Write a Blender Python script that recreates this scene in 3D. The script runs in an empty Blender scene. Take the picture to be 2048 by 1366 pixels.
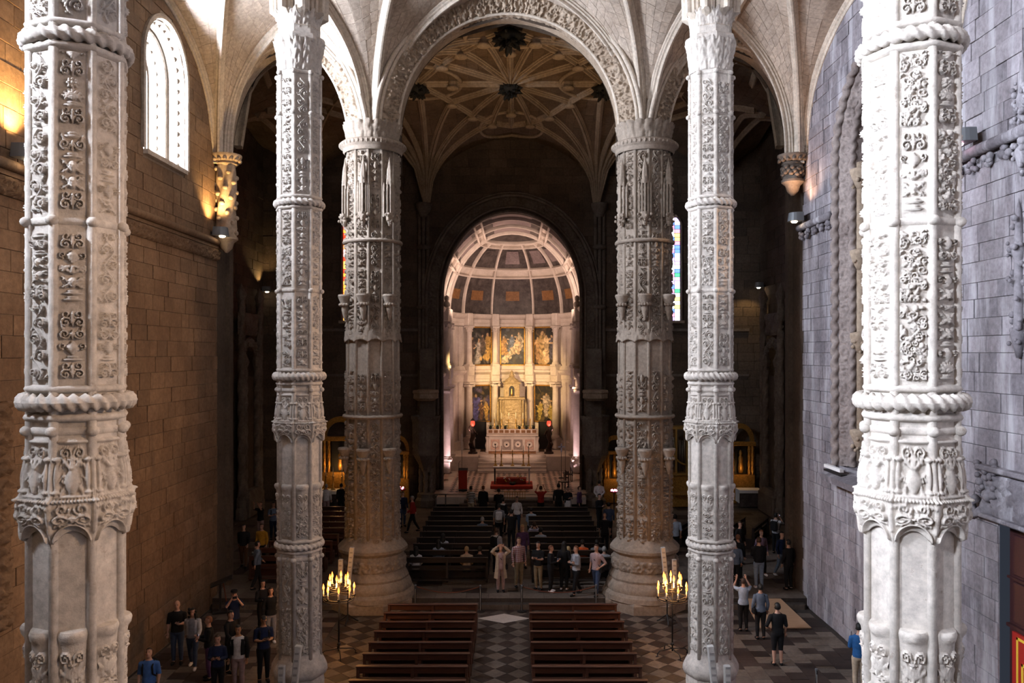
import bpy, bmesh, math, random
import numpy as np
from mathutils import Vector, Matrix
PI = math.pi
random.seed(7); RNG = np.random.default_rng(7)
sc = bpy.context.scene
COL = sc.collection

# ------------------------------------------------------------------ camera, world, exposure, daylight
F, VX, VY, CX, CZ = 1637.0, 1032.0, 706.0, 0.26, 9.0     # focal length and vanishing point of the 2048x1366 frame
cam = bpy.data.cameras.new('camera'); camo = bpy.data.objects.new('camera', cam); COL.objects.link(camo)
camo.location = (CX, 0, CZ); camo.rotation_euler = (PI/2, 0, 0)
cam.sensor_width = 36.0; cam.lens = 36.0*F/2048
cam.shift_x = -(VX-1024)/2048; cam.shift_y = (VY-683)/2048
cam.clip_start = 0.05; cam.clip_end = 300
sc.camera = camo
wd = bpy.data.worlds.new('world'); sc.world = wd; wd.use_nodes = True
wd.node_tree.nodes['Background'].inputs[0].default_value = (0.55, 0.65, 0.9, 1)
wd.node_tree.nodes['Background'].inputs[1].default_value = 0.05
vs = sc.view_settings
vs.view_transform = 'Standard'; vs.look = 'None'; vs.gamma = 1.0; vs.use_curve_mapping = False
vs.exposure = 0.0
sc.cycles.use_denoising = True
sc.cycles.max_bounces = 6; sc.cycles.diffuse_bounces = 2; sc.cycles.glossy_bounces = 2; sc.cycles.transmission_bounces = 3
sc.cycles.sample_clamp_indirect = 4.0
sc.cycles.caustics_reflective = False; sc.cycles.caustics_refractive = False

def light(kind, name, loc, power, color, target=None, size=None, size_y=None, spot=None, blend=0.5, radius=None):
    l = bpy.data.lights.new(name, kind); l.energy = power; l.color = color
    if kind == 'AREA':
        l.shape = 'RECTANGLE'; l.size = size; l.size_y = size_y or size
    if kind == 'SPOT':
        l.spot_size = math.radians(spot); l.spot_blend = blend
    if radius is not None and kind != 'AREA': l.shadow_soft_size = radius
    o = bpy.data.objects.new(name, l); COL.objects.link(o); o.location = loc
    if target is not None:
        d = Vector(target)-Vector(loc); o.rotation_euler = d.to_track_quat('-Z', 'Y').to_euler()
    o['kind'] = 'helper'
    return o

WIN_Y = [25.1, 15.1, 5.1, -3.4]; WIN_R = 1.47; WIN_Z0 = 14.9; WIN_Z1 = 19.1
WIN_POWER = 14500
for wy in WIN_Y:   # daylight standing in each tall window of the north wall
    light('AREA', 'daylight', (-12.1, wy, 17.0), WIN_POWER*{25.1: 1.2, 15.1: 1.1, 5.1: 2.0, -3.4: 3.6}[wy], (0.89, 0.935, 1.0), (0, wy, 15.4), 3.2, 4.6)

def px(X, Y, Z): return (VX+F*(X-CX)/max(Y, .01), VY-F*(Z-CZ)/max(Y, .01))
def at(x, y, Y): return Vector((CX+(x-VX)*Y/F, Y, CZ-(y-VY)*Y/F))
def on_floor(x, y, z=0.0):
    Y = F*(CZ-z)/(y-VY); return at(x, y, Y)

# ------------------------------------------------------------------ object helpers
def tag(o, label=None, cat=None, group=None, kind=None):
    if label: o['label'] = label
    if cat: o['category'] = cat
    if group: o['group'] = group
    if kind: o['kind'] = kind
    return o
def empty(name, loc=(0, 0, 0), rz=0.0, label=None, cat=None, group=None, kind=None):
    o = bpy.data.objects.new(name, None); COL.objects.link(o); o.location = loc; o.rotation_euler = (0, 0, rz)
    o.empty_display_size = 0.1
    return tag(o, label, cat, group, kind)
def put(name, me, parent=None, loc=(0, 0, 0), rot=(0, 0, 0), scale=(1, 1, 1)):
    o = bpy.data.objects.new(name, me); COL.objects.link(o); o.location = loc; o.rotation_euler = rot; o.scale = scale
    if parent is not None: o.parent = parent
    return o
def copy_tree(o, parent=None):
    c = o.copy(); COL.objects.link(c)
    if parent is not None: c.parent = parent
    for ch in o.children: copy_tree(ch, c)
    return c

class MB:
    """collects shapes, then builds one mesh"""
    def __init__(s): s.v = []; s.f = []; s.n = 0; s.m = []; s.cur = 0
    def add(s, verts, faces):
        verts = [tuple(map(float, p)) for p in verts]
        b = s.n; s.v.extend(verts); s.n += len(verts)
        for f in faces: s.f.append(tuple(b+i for i in f)); s.m.append(s.cur)
        return s
    def box(s, c, d, rz=0.0, M=None, taper=1.0, bev=0.0):
        hx, hy, hz = d[0]/2, d[1]/2, d[2]/2
        if bev > 0:
            b = min(bev, hx*.9, hy*.9, hz*.9); P = []
            for z, k in ((-hz, b), (-hz+b, 0), (hz-b, 0), (hz, b)):
                t = taper if z > 0 else 1.0
                ax, ay = (hx-k)*t, (hy-k)*t
                P += [(-ax, -ay+b, z), (-ax+b, -ay, z), (ax-b, -ay, z), (ax, -ay+b, z), (ax, ay-b, z), (ax-b, ay, z), (-ax+b, ay, z), (-ax, ay-b, z)]
            Fc = [tuple(range(7, -1, -1)), tuple(range(24, 32))]
            for r in range(3):
                for i in range(8): Fc.append((r*8+i, r*8+(i+1) % 8, r*8+8+(i+1) % 8, r*8+8+i))
        else:
            P = [(x*(taper if z > 0 else 1), y*(taper if z > 0 else 1), z) for z in (-hz, hz) for x, y in ((-hx, -hy), (hx, -hy), (hx, hy), (-hx, hy))]
            Fc = [(3, 2, 1, 0), (4, 5, 6, 7)]+[(i, (i+1) % 4, 4+(i+1) % 4, 4+i) for i in range(4)]
        if M is None: M = Matrix.Translation(c) @ Matrix.Rotation(rz, 4, 'Z')
        else: M = Matrix.Translation(c) @ M
        return s.add([M @ Vector(p) for p in P], Fc)
    def lathe(s, prof, n=24, c=(0, 0, 0), caps=True, rot=0.0, sx=1.0, sy=1.0, arc=2*PI, M=None):
        full = abs(arc-2*PI) < 1e-6; m = n if full else n+1
        P = []
        for r, z in prof:
            for i in range(m):
                a = rot+arc*i/n; P.append((c[0]+r*math.cos(a)*sx, c[1]+r*math.sin(a)*sy, c[2]+z))
        Fc = []
        for k in range(len(prof)-1):
            for i in range(n):
                j = (i+1) % m if full else i+1
                Fc.append((k*m+i, k*m+j, (k+1)*m+j, (k+1)*m+i))
        if caps and full:
            Fc.append(tuple(range(m-1, -1, -1))); Fc.append(tuple((len(prof)-1)*m+i for i in range(m)))
        if M is not None: P = [M @ Vector(p) for p in P]
        return s.add(P, Fc)
    def tube(s, pts, r, n=8, caps=True, closed=False):
        pts = [Vector(p) for p in pts]; N = len(pts)
        rr = r if hasattr(r, '__len__') else [r]*N
        P = []; up = None
        for i, p in enumerate(pts):
            if closed: t = pts[(i+1) % N]-pts[i-1]
            else: t = pts[min(i+1, N-1)]-pts[max(i-1, 0)]
            t = t.normalized() if t.length > 1e-9 else Vector((0, 0, 1))
            if up is None:
                a = Vector((0, 0, 1)) if abs(t.z) < .9 else Vector((1, 0, 0))
                up = (a-t*a.dot(t)).normalized()
            else:
                up = up-t*up.dot(t); up = up.normalized() if up.length > 1e-6 else Vector((1, 0, 0))
            b = t.cross(up)
            for k in range(n):
                a = 2*PI*k/n; P.append(p+(up*math.cos(a)+b*math.sin(a))*rr[i])
        Fc = []
        for i in range(N if closed else N-1):
            j = (i+1) % N
            for k in range(n):
                k2 = (k+1) % n; Fc.append((i*n+k, i*n+k2, j*n+k2, j*n+k))
        if caps and not closed:
            Fc.append(tuple(range(n-1, -1, -1))); Fc.append(tuple((N-1)*n+k for k in range(n)))
        return s.add(P, Fc)
    def grid(s, A, closed_u=False):
        """A[j][i] -> point; rows j, columns i"""
        A = np.asarray(A, float); nj, ni = A.shape[:2]
        Fc = []
        for j in range(nj-1):
            for i in range(ni if closed_u else ni-1):
                i2 = (i+1) % ni
                Fc.append((j*ni+i, j*ni+i2, (j+1)*ni+i2, (j+1)*ni+i))
        return s.add(A.reshape(-1, 3), Fc)
    def sweep(s, frames, prof, caps=True):
        """frames: (point, side, up); prof: closed polygon of (side, up)"""
        n = len(prof); P = []
        for p, a, b in frames:
            for u, w in prof: P.append(Vector(p)+Vector(a)*u+Vector(b)*w)
        Fc = []
        for i in range(len(frames)-1):
            for k in range(n):
                k2 = (k+1) % n; Fc.append((i*n+k, (i+1)*n+k, (i+1)*n+k2, i*n+k2))
        if caps:
            Fc.append(tuple(range(n))); Fc.append(tuple((len(frames)-1)*n+k for k in range(n-1, -1, -1)))
        return s.add(P, Fc)
    def prism(s, poly, z0, z1, M=None):
        n = len(poly); P = [(x, y, z0) for x, y in poly]+[(x, y, z1) for x, y in poly]
        if M is not None: P = [M @ Vector(p) for p in P]
        return s.add(P, [tuple(range(n-1, -1, -1)), tuple(range(n, 2*n))]+[(i, (i+1) % n, n+(i+1) % n, n+i) for i in range(n)])
    def ball(s, c, r, n=10, m=6):
        r = r if hasattr(r, '__len__') else (r, r, r)
        A = [[(c[0]+r[0]*math.sin(PI*j/m)*math.cos(2*PI*i/n), c[1]+r[1]*math.sin(PI*j/m)*math.sin(2*PI*i/n), c[2]-r[2]*math.cos(PI*j/m)) for i in range(n)] for j in range(m+1)]
        return s.grid(A, True)
    def mesh(s, name, mats, smooth=False):
        me = bpy.data.meshes.new(name); me.from_pydata(s.v, [], s.f)
        for m in (mats if isinstance(mats, (list, tuple)) else [mats]): me.materials.append(m)
        if any(s.m): me.polygons.foreach_set('material_index', s.m)
        if smooth is True: me.polygons.foreach_set('use_smooth', [True]*len(me.polygons))
        me.update()
        if smooth == 'auto':
            me.polygons.foreach_set('use_smooth', [True]*len(me.polygons)); me.set_sharp_from_angle(angle=math.radians(38))
        return me
    def build(s, name, mats, parent=None, loc=(0, 0, 0), rz=0.0, smooth=False):
        return put(name, s.mesh(name, mats, smooth), parent, loc, (0, 0, rz))

# ------------------------------------------------------------------ materials
def newmat(name):
    m = bpy.data.materials.new(name); m.use_nodes = True
    nt = m.node_tree; b = nt.nodes['Principled BSDF']
    return m, nt, b
def ramp(nt, src, stops):
    r = nt.nodes.new('ShaderNodeValToRGB'); e = r.color_ramp.elements
    while len(e) > len(stops): e.remove(e[-1])
    while len(e) < len(stops): e.new(0.5)
    for k, (p, c) in enumerate(stops): e[k].position = p; e[k].color = (*c, 1) if len(c) == 3 else c
    nt.links.new(src, r.inputs[0]); return r.outputs[0]
def noise(nt, vec, scale, detail=4, rough=.55, stretch=None):
    if stretch:
        mp = nt.nodes.new('ShaderNodeMapping'); mp.inputs['Scale'].default_value = stretch
        nt.links.new(vec, mp.inputs['Vector']); vec = mp.outputs[0]
    n = nt.nodes.new('ShaderNodeTexNoise'); n.inputs['Scale'].default_value = scale
    n.inputs['Detail'].default_value = detail; n.inputs['Roughness'].default_value = rough
    nt.links.new(vec, n.inputs['Vector']); return n.outputs[0]
def mix(nt, fac, a, b, mode='MIX'):
    m = nt.nodes.new('ShaderNodeMix'); m.data_type = 'RGBA'; m.blend_type = mode
    for sock, val in ((m.inputs[0], fac), (m.inputs[6], a), (m.inputs[7], b)):
        if hasattr(val, 'is_linked') or hasattr(val, 'links'): nt.links.new(val, sock)
        elif isinstance(val, (int, float)): sock.default_value = val
        else: sock.default_value = (*val, 1) if len(val) == 3 else val
    return m.outputs[2]
def stone(name, c1, c2, rough=.88, scale=.9, fine=9.0, bump=.35, bscale=22.0, streak=None, piece=.0, world=True, streak_amt=(.52, .72), speck=None, grain=(.72, 1.18)):
    """two-tone stone: large blotches, fine grain, optional run-down streaks, per-piece tint, bump"""
    m, nt, b = newmat(name)
    if world: g = nt.nodes.new('ShaderNodeNewGeometry'); vec = g.outputs['Position']
    else: g = nt.nodes.new('ShaderNodeTexCoord'); vec = g.outputs['Object']
    base = ramp(nt, noise(nt, vec, scale, 5, .6), [(.34, c1), (.66, c2)])
    fn = ramp(nt, noise(nt, vec, fine, 5, .65), [(.3, (grain[0],)*3), (.7, (grain[1],)*3)])
    col = mix(nt, 1.0, base, fn, 'MULTIPLY')
    if piece:
        a = nt.nodes.new('ShaderNodeAttribute'); a.attribute_name = 'rnd'
        pr = ramp(nt, a.outputs['Fac'], [(0, (1-piece,)*3), (.5, (1, .98, .96)), (1, (1+piece*.8, 1+piece*.75, 1+piece*.7))])
        col = mix(nt, 1.0, col, pr, 'MULTIPLY')
    if streak:
        s_ = ramp(nt, noise(nt, vec, 1.6, 6, .65, (1.0, 1.0, .16)), [(streak_amt[0], (0, 0, 0)), (streak_amt[1], (1, 1, 1))])
        sb = nt.nodes.new('ShaderNodeRGBToBW'); nt.links.new(s_, sb.inputs[0])
        col = mix(nt, sb.outputs[0], col, streak)
    if speck:
        s_ = ramp(nt, noise(nt, vec, 5.5, 6, .7), [(.60, (0, 0, 0)), (.70, (1, 1, 1))])
        sb = nt.nodes.new('ShaderNodeRGBToBW'); nt.links.new(s_, sb.inputs[0])
        col = mix(nt, sb.outputs[0], col, speck)
    nt.links.new(col, b.inputs['Base Color']); b.inputs['Roughness'].default_value = rough
    b.inputs['Specular IOR Level'].default_value = .25
    if bump:
        bp = nt.nodes.new('ShaderNodeBump'); bp.inputs['Strength'].default_value = bump; bp.inputs['Distance'].default_value = .02
        nt.links.new(noise(nt, vec, bscale, 6, .7), bp.inputs['Height']); nt.links.new(bp.outputs[0], b.inputs['Normal'])
    return m
def plain(name, c, rough=.6, metal=0.0, emit=None, es=0.0, var=.0, spec=.4):
    m, nt, b = newmat(name)
    b.inputs['Base Color'].default_value = (*c, 1); b.inputs['Roughness'].default_value = rough; b.inputs['Metallic'].default_value = metal
    b.inputs['Specular IOR Level'].default_value = spec
    if var:
        g = nt.nodes.new('ShaderNodeNewGeometry')
        v = ramp(nt, noise(nt, g.outputs['Position'], 14.0, 4, .6), [(.3, tuple(x*(1-var) for x in c)), (.7, tuple(min(1, x*(1+var)) for x in c))])
        nt.links.new(v, b.inputs['Base Color'])
    if emit: b.inputs['Emission Color'].default_value = (*emit, 1); b.inputs['Emission Strength'].default_value = es
    return m
def wood(name, c1, c2, rough=.45):
    m, nt, b = newmat(name); g = nt.nodes.new('ShaderNodeNewGeometry')
    n1 = noise(nt, g.outputs['Position'], 3.0, 5, .6, (1.0, 12.0, 12.0))
    nt.links.new(ramp(nt, n1, [(.3, c1), (.7, c2)]), b.inputs['Base Color']); b.inputs['Roughness'].default_value = rough
    return m

M = {}
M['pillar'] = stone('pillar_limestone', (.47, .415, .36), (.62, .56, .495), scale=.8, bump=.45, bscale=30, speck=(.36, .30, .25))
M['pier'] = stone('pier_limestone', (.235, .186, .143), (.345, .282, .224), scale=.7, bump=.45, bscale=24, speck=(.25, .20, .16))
M['wall_l'] = stone('brown_wall_stone', (.150, .090, .052), (.225, .142, .085), scale=.55, bump=.55, bscale=16, piece=.16, streak=(.10, .068, .046), streak_amt=(.56, .80))
M['wall_r'] = stone('grey_violet_wall_stone', (.175, .155, .168), (.30, .275, .292), scale=.6, bump=.6, bscale=14, piece=.22, streak=(.48, .46, .48), streak_amt=(.49, .70))
M['mortar'] = stone('lime_mortar', (.24, .18, .13), (.32, .25, .19), bump=.3)
M['mortar_r'] = stone('pale_mortar', (.24, .22, .23), (.36, .34, .35), bump=.3)
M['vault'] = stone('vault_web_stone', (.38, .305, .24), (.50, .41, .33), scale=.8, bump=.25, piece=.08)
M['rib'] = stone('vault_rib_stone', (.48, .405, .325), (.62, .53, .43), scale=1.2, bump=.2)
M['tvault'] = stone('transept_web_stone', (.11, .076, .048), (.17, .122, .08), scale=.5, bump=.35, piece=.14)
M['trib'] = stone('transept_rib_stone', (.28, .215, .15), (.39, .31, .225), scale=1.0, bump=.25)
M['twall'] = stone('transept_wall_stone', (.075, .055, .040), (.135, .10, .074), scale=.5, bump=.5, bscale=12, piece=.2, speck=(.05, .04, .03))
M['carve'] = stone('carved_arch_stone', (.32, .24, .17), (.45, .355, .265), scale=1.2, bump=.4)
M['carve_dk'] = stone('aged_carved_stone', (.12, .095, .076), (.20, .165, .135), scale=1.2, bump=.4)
M['floor'] = stone('pale_floor_stone', (.095, .076, .062), (.155, .126, .104), rough=.6, bump=.15, piece=.25)
M['floor_dk'] = stone('brown_floor_stone', (.030, .021, .018), (.050, .036, .030), rough=.55, bump=.15, piece=.25)
M['grout'] = stone('floor_joint', (.04, .032, .028), (.06, .048, .04), bump=.1)
M['marble'] = stone('pale_chancel_marble', (.48, .40, .34), (.62, .53, .46), rough=.5, bump=.05, scale=1.4, grain=(.92, 1.05))
M['marble_dk'] = stone('dark_grey_marble', (.04, .03, .028), (.10, .08, .072), rough=.45, bump=.05, scale=2.2)
M['marble_or'] = stone('orange_marble', (.17, .08, .03), (.25, .12, .05), rough=.5, bump=.05, scale=3)
M['silver'] = stone('gilded_silver', (.27, .195, .105), (.42, .32, .18), rough=.4, bump=.3, scale=6)
M['gold'] = plain('gilt', (.80, .52, .16), .35, .9)
M['gilt_dk'] = plain('old_gilt', (.42, .22, .05), .45, .6, var=.4)
M['black'] = plain('black_iron', (.012, .011, .011), .5)
M['grey_metal'] = plain('grey_lamp_housing', (.16, .17, .18), .45, .3)
M['lens'] = plain('lit_lamp_lens', (1, .9, .8), .3, emit=(1, .78, .52), es=25)
M['lens_p'] = plain('pink_lamp_lens', (1, .9, .9), .3, emit=(1, .6, .75), es=14)
M['pew'] = wood('dark_pew_wood', (.045, .017, .010), (.095, .036, .019), .4)
M['pew_dk'] = wood('blackened_pew_wood', (.008, .005, .004), (.018, .010, .007), .5)
M['wax'] = plain('ivory_wax', (.82, .74, .58), .5)
M['flame'] = plain('candle_flame', (1, .6, .2), .5, emit=(1.0, .19, .028), es=4.5)
M['white_cloth'] = plain('white_linen', (.78, .76, .74), .8)
M['red_cloth'] = plain('red_cloth', (.42, .035, .015), .8, var=.15)
M['red'] = plain('red_lacquer', (.38, .02, .015), .5)
M['yellow'] = plain('yellow_paint', (.80, .52, .05), .5)
M['door'] = wood('dark_red_door_wood', (.030, .010, .011), (.058, .018, .018), .5)
M['green'] = plain('dark_leaves', (.03, .08, .03), .6, var=.5)
M['bronze'] = plain('dark_bronze', (.05, .032, .025), .35, .7)
M['redlamp'] = plain('red_lamp_glass', (.8, .05, .03), .3, emit=(1, .06, .03), es=1.6)
M['ramp'] = wood('tan_plywood', (.36, .22, .13), (.44, .28, .17), .7)
M['speaker'] = plain('pale_speaker_grille', (.45, .43, .40), .7, var=.1)
M['pendant'] = plain('black_patinated_metal', (.010, .010, .008), .75)
# ------------------------------------------------------------------ separate stones on a surface
BLOCKERS = [(20, 255, 9.5), (548, 658, 19.5), (682, 808, 29.5), (1222, 1345, 29.5), (1366, 1474, 19.5), (1716, 1935, 9.5)]
def hidden(q):
    x, y = px(*q)
    if not (-5 < x < 2053 and -5 < y < 1371): return True
    return any(a < x < b and q[1] > Y+.8 for a, b, Y in BLOCKERS)
def proj_area(c):
    P = [px(*p) for p in c]
    return abs(sum(P[i][0]*P[(i+1) % 4][1]-P[(i+1) % 4][0]*P[i][1] for i in range(4)))/2
def piece_geo(c, n, joint, depth, bev, rnd):
    c = np.asarray(c, float); cen = c.mean(0); d = cen-c; L = np.linalg.norm(d, axis=1, keepdims=True)+1e-9
    u = d/L; n = np.asarray(n, float)
    h = depth*(.45+.55*rnd)
    a = c+u*np.minimum(joint*.7, L*.3); b = a+n*(h-bev*.6); e = a+u*np.minimum(bev*1.4, L*.3)+n*h
    V = np.vstack([a, b, e])
    Fc = [(8, 9, 10, 11)]
    for k in (0, 4):
        for i in range(4): Fc.append((k+i, k+(i+1) % 4, k+4+(i+1) % 4, k+4+i))
    return V, Fc
def pieces(parent, cells, mats, name, depth, joint, bev=.012, maxn=300, stuff_name=None, seen=None, minpx=70):
    """cells: (4 corners, normal, material index). The largest in view become objects, the rest one joined part."""
    mats = mats if isinstance(mats, list) else [mats]
    info = []
    for k, (c, n, mi) in enumerate(cells):
        cen = np.mean(np.asarray(c), 0)
        hid = hidden(cen) or (seen is not None and not seen(cen))
        info.append(0.0 if hid else proj_area(c))
    order = sorted(range(len(cells)), key=lambda k: -info[k])
    single = set(k for k in order[:maxn] if info[k] > minpx)
    V = []; Fc = []; MI = []; RN = []; base = 0
    for k, (c, n, mi) in enumerate(cells):
        r = random.random(); v, f = piece_geo(c, n, joint, depth, bev, random.random())
        if k in single:
            me = bpy.data.meshes.new(name); cen = v.mean(0)
            me.from_pydata((v-cen).tolist(), [], f); me.materials.append(mats[mi])
            at_ = me.attributes.new('rnd', 'FLOAT', 'FACE'); at_.data.foreach_set('value', [r]*len(f))
            put(name, me, parent, cen)
        else:
            V.extend(v.tolist()); Fc.extend([tuple(base+i for i in q) for q in f]); base += len(v)
            MI += [mi]*len(f); RN += [r]*len(f)
    if V:
        me = bpy.data.meshes.new(stuff_name or name+'_field'); me.from_pydata(V, [], Fc)
        for m in mats: me.materials.append(m)
        me.polygons.foreach_set('material_index', MI)
        at_ = me.attributes.new('rnd', 'FLOAT', 'FACE'); at_.data.foreach_set('value', RN)
        o = put(stuff_name or name+'_field', me, parent); o['kind'] = 'stuff'

def arch_hw(z, z0, zs, z1, w):
    """half width at height z of an opening with sill z0, springing zs, crown z1"""
    if z < z0-1e-6 or z > z1+1e-6: return 0.0
    if z <= zs: return w
    t = (z-zs)/(z1-zs); return w*math.sqrt(max(0.0, 1-t*t))
def masonry_cells(u0, u1, z0, z1, ch, bw, fn, normal, holes, top=None, seed=1):
    """coursed blocks; fn(u, z) -> point; holes: (centre u, hw(z) function, za, zb); top(u): upper limit"""
    rr = random.Random(seed); cells = []; z = z0
    while z < z1-.05:
        h = ch*rr.uniform(.88, 1.12); zt = min(z+h, z1); u = u0-rr.uniform(0, bw)
        while u < u1:
            w = bw*rr.uniform(.6, 1.35); a, b = max(u, u0), min(u+w, u1); u += w
            if b-a < .06: continue
            spans = [(a, b, a, b)]
            for uc, hw, za, zb in holes:
                if zt <= za or z >= zb: continue
                h0, h1 = hw(max(z, za)), hw(min(zt, zb)); hm = max(h0, h1, hw((z+zt)/2))
                new = []
                for (p, q, r_, s_) in spans:
                    if q <= uc-hm or p >= uc+hm: new.append((p, q, r_, s_)); continue
                    if p < uc-hm+.5*0 and p < uc-h0-.05: new.append((p, min(q, uc-h0), r_, max(r_+.02, min(s_, uc-h1))))
                    if q > uc+h0+.05: new.append((max(p, uc+h0), q, min(s_-.02, max(r_, uc+h1)), s_))
                spans = new
            for p, q, r_, s_ in spans:
                if q-p < .05 or s_-r_ < .01: continue
                if top and z > top((p+q)/2): continue
                cells.append(([fn(p, z), fn(q, z), fn(s_, zt), fn(r_, zt)], normal, 0))
        z = zt
    return cells
def wall_slices(mb, u0, u1, z0, z1, fn, holes, flip=False):
    """flat wall with arched openings as stacked strips"""
    zs = {z0, z1}
    for uc, hw, za, zb in holes:
        n = 40
        for k in range(n+1): zs.add(max(z0, min(z1, za+(zb-za)*k/n)))
    zs = sorted(zs)
    for za, zb in zip(zs[:-1], zs[1:]):
        if zb-za < 1e-5: continue
        cuts = []
        for uc, hw, ha, hb in sorted(holes, key=lambda h: h[0]):
            if zb <= ha+1e-6 or za >= hb-1e-6: continue
            cuts.append((uc-hw(za+1e-5), uc+hw(za+1e-5), uc-hw(zb-1e-5), uc+hw(zb-1e-5)))
        L0 = L1 = u0
        for a0, b0, a1, b1 in cuts:
            q = [fn(L0, za), fn(a0, za), fn(a1, zb), fn(L1, zb)]
            mb.add(q, [(3, 2, 1, 0) if flip else (0, 1, 2, 3)]); L0, L1 = b0, b1
        q = [fn(L0, za), fn(u1, za), fn(u1, zb), fn(L1, zb)]
        mb.add(q, [(3, 2, 1, 0) if flip else (0, 1, 2, 3)])
def arch_path(uc, z0, zs, z1, w, n=28, sill=True):
    """(u, z) outline from the lower left round the crown to the lower right"""
    P = [(uc-w, z0), (uc-w, zs)] if sill else [(uc-w, zs)]
    for k in range(1, n): a = PI-PI*k/n; P.append((uc+w*math.cos(a), zs+(z1-zs)*math.sin(a)))
    P.append((uc+w, zs))
    if sill: P.append((uc+w, z0))
    return P

# ------------------------------------------------------------------ nave shell
AXL, AXR = -10.5, 10.6
YC = 29.5                       # plane of the crossing piers, where the nave ends
def win_hw(wy): return (wy, lambda z: arch_hw(z, WIN_Z0, 17.65, WIN_Z1, WIN_R), WIN_Z0, WIN_Z1)
holesL = [win_hw(w) for w in WIN_Y]
mb = MB(); wall_slices(mb, -6, YC, -.2, 22.6, lambda u, z: (AXL-.03, u, z), holesL)
mb.add([(AXL-.03, YC, -.2), (AXL-1.6, YC, -.2), (AXL-1.6, YC, 22.6), (AXL-.03, YC, 22.6)], [(0, 1, 2, 3)])
wall_l = tag(mb.build('wall_left', M['mortar'], smooth=False), kind='structure')
cells = masonry_cells(15.5, YC-.02, 0, 21.3, .44, .82, lambda u, z: (AXL-.03, u, z), (1, 0, 0), holesL, seed=3)
pieces(wall_l, cells, M['wall_l'], 'stone_block', .045, .012)
# quoins of the wall end that faces the transept are part of the left wall
# window reveals, hood moulds, carved orders and panes
def nave_window(wy, n):
    w = empty('window_%d' % n, (AXL, wy, WIN_Z0), kind='structure')
    def loc(p): return (p[0]-AXL, p[1]-wy, p[2]-WIN_Z0)
    path = lambda r, zx: arch_path(wy, WIN_Z0-zx*0, 17.65, 17.65+r, r)
    def loft(name, rows, mat, closed=False, smooth='auto'):
        A = []
        for r, x in rows: A.append([loc((AXL+x, u, z)) for u, z in path(r, 0)])
        MB().grid(np.array(A)).build(name, mat, w, smooth=smooth)
    loft('hood_mould', [(1.62, .0), (1.64, .10), (1.56, .13), (1.50, .10), (1.47, .02)], M['rib'])
    loft('splayed_reveal', [(1.47, .0), (1.30, -.42), (1.30, -.50)], M['rib'])
    loft('inner_order', [(1.30, -.50), (1.24, -.46), (1.18, -.50), (1.16, -.60), (1.04, -.95), (1.04, -1.02)], M['rib'])
    loft('window_frame', [(1.04, -1.02), (.96, -.98), (.92, -1.04), (.92, -1.5)], M['rib'])
    b = MB()                                      # rosettes cut into the splay
    for r, x in ((1.39, -.22), (1.11, -.78)):
        P = path(r, 0)
        Lp = [Vector((AXL+x, u, z)) for u, z in P]; acc = 0; nxt = .18
        for p, q in zip(Lp[:-1], Lp[1:]):
            L = (q-p).length
            while nxt < acc+L:
                c = p.lerp(q, (nxt-acc)/L); b.ball(loc(c), (.07, .075, .10), 8, 5); nxt += .34
            acc += L
    b.build('carved_rosettes', M['rib'], w, smooth=True)['kind'] = 'stuff'
    MB().box((-.75, 0, -.06), (1.75, 2.9, .14)).build('window_sill', M['rib'], w)
    for sgn in (-.31, .31):
        MB().tube([(-1.3, sgn, 0), (-1.3, sgn, 3.5)], .05, 8).build('mullion', M['rib'], w, smooth=True)
    for k in range(3):
        MB().box((-1.34, -.62+k*.62, 1.85), (.012, .58, 3.6)).build('pane', M['pane'], w)
M['pane'], nt, b = newmat('pale_leaded_glass')
tr = nt.nodes.new('ShaderNodeBsdfTransparent'); tr.inputs[0].default_value = (.93, .95, 1, 1)
ms = nt.nodes.new('ShaderNodeMixShader'); ms.inputs[0].default_value = .12
nt.links.new(tr.outputs[0], ms.inputs[1]); nt.links.new(b.outputs[0], ms.inputs[2])
nt.links.new(ms.outputs[0], nt.nodes['Material Output'].inputs[0]); b.inputs['Base Color'].default_value = (.8, .85, .9, 1)
for k, wy in enumerate(WIN_Y): nave_window(wy, k+1)

# right wall with a deep window recess and a portal
RW_C, RW_W = 23.0, 3.25         # recess centre along the wall, half width
def rhole(z): return arch_hw(z, 5.4, 15.0, 18.0, RW_W)
DOOR_C, DOOR_W = 15.0, 2.55
holesR = [(RW_C, rhole, 5.4, 18.0), (DOOR_C, lambda z: DOOR_W, 0.0, 5.4)]
mb = MB(); wall_slices(mb, -6, YC, -.2, 22.6, lambda u, z: (AXR+.03, u, z), holesR, flip=True)
mb.add([(AXR+.03, YC, -.2), (AXR+1.6, YC, -.2), (AXR+1.6, YC, 22.6), (AXR+.03, YC, 22.6)], [(3, 2, 1, 0)])
wall_r = tag(mb.build('wall_right', M['mortar_r']), kind='structure')
cells = [([c[1], c[0], c[3], c[2]], n, m) for c, n, m in masonry_cells(15.2, YC-.02, 0, 21.3, .42, .72, lambda u, z: (AXR+.03, u, z), (-1, 0, 0), holesR, seed=5)]
pieces(wall_r, cells, M['wall_r'], 'stone_block', .06, .013)
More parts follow.
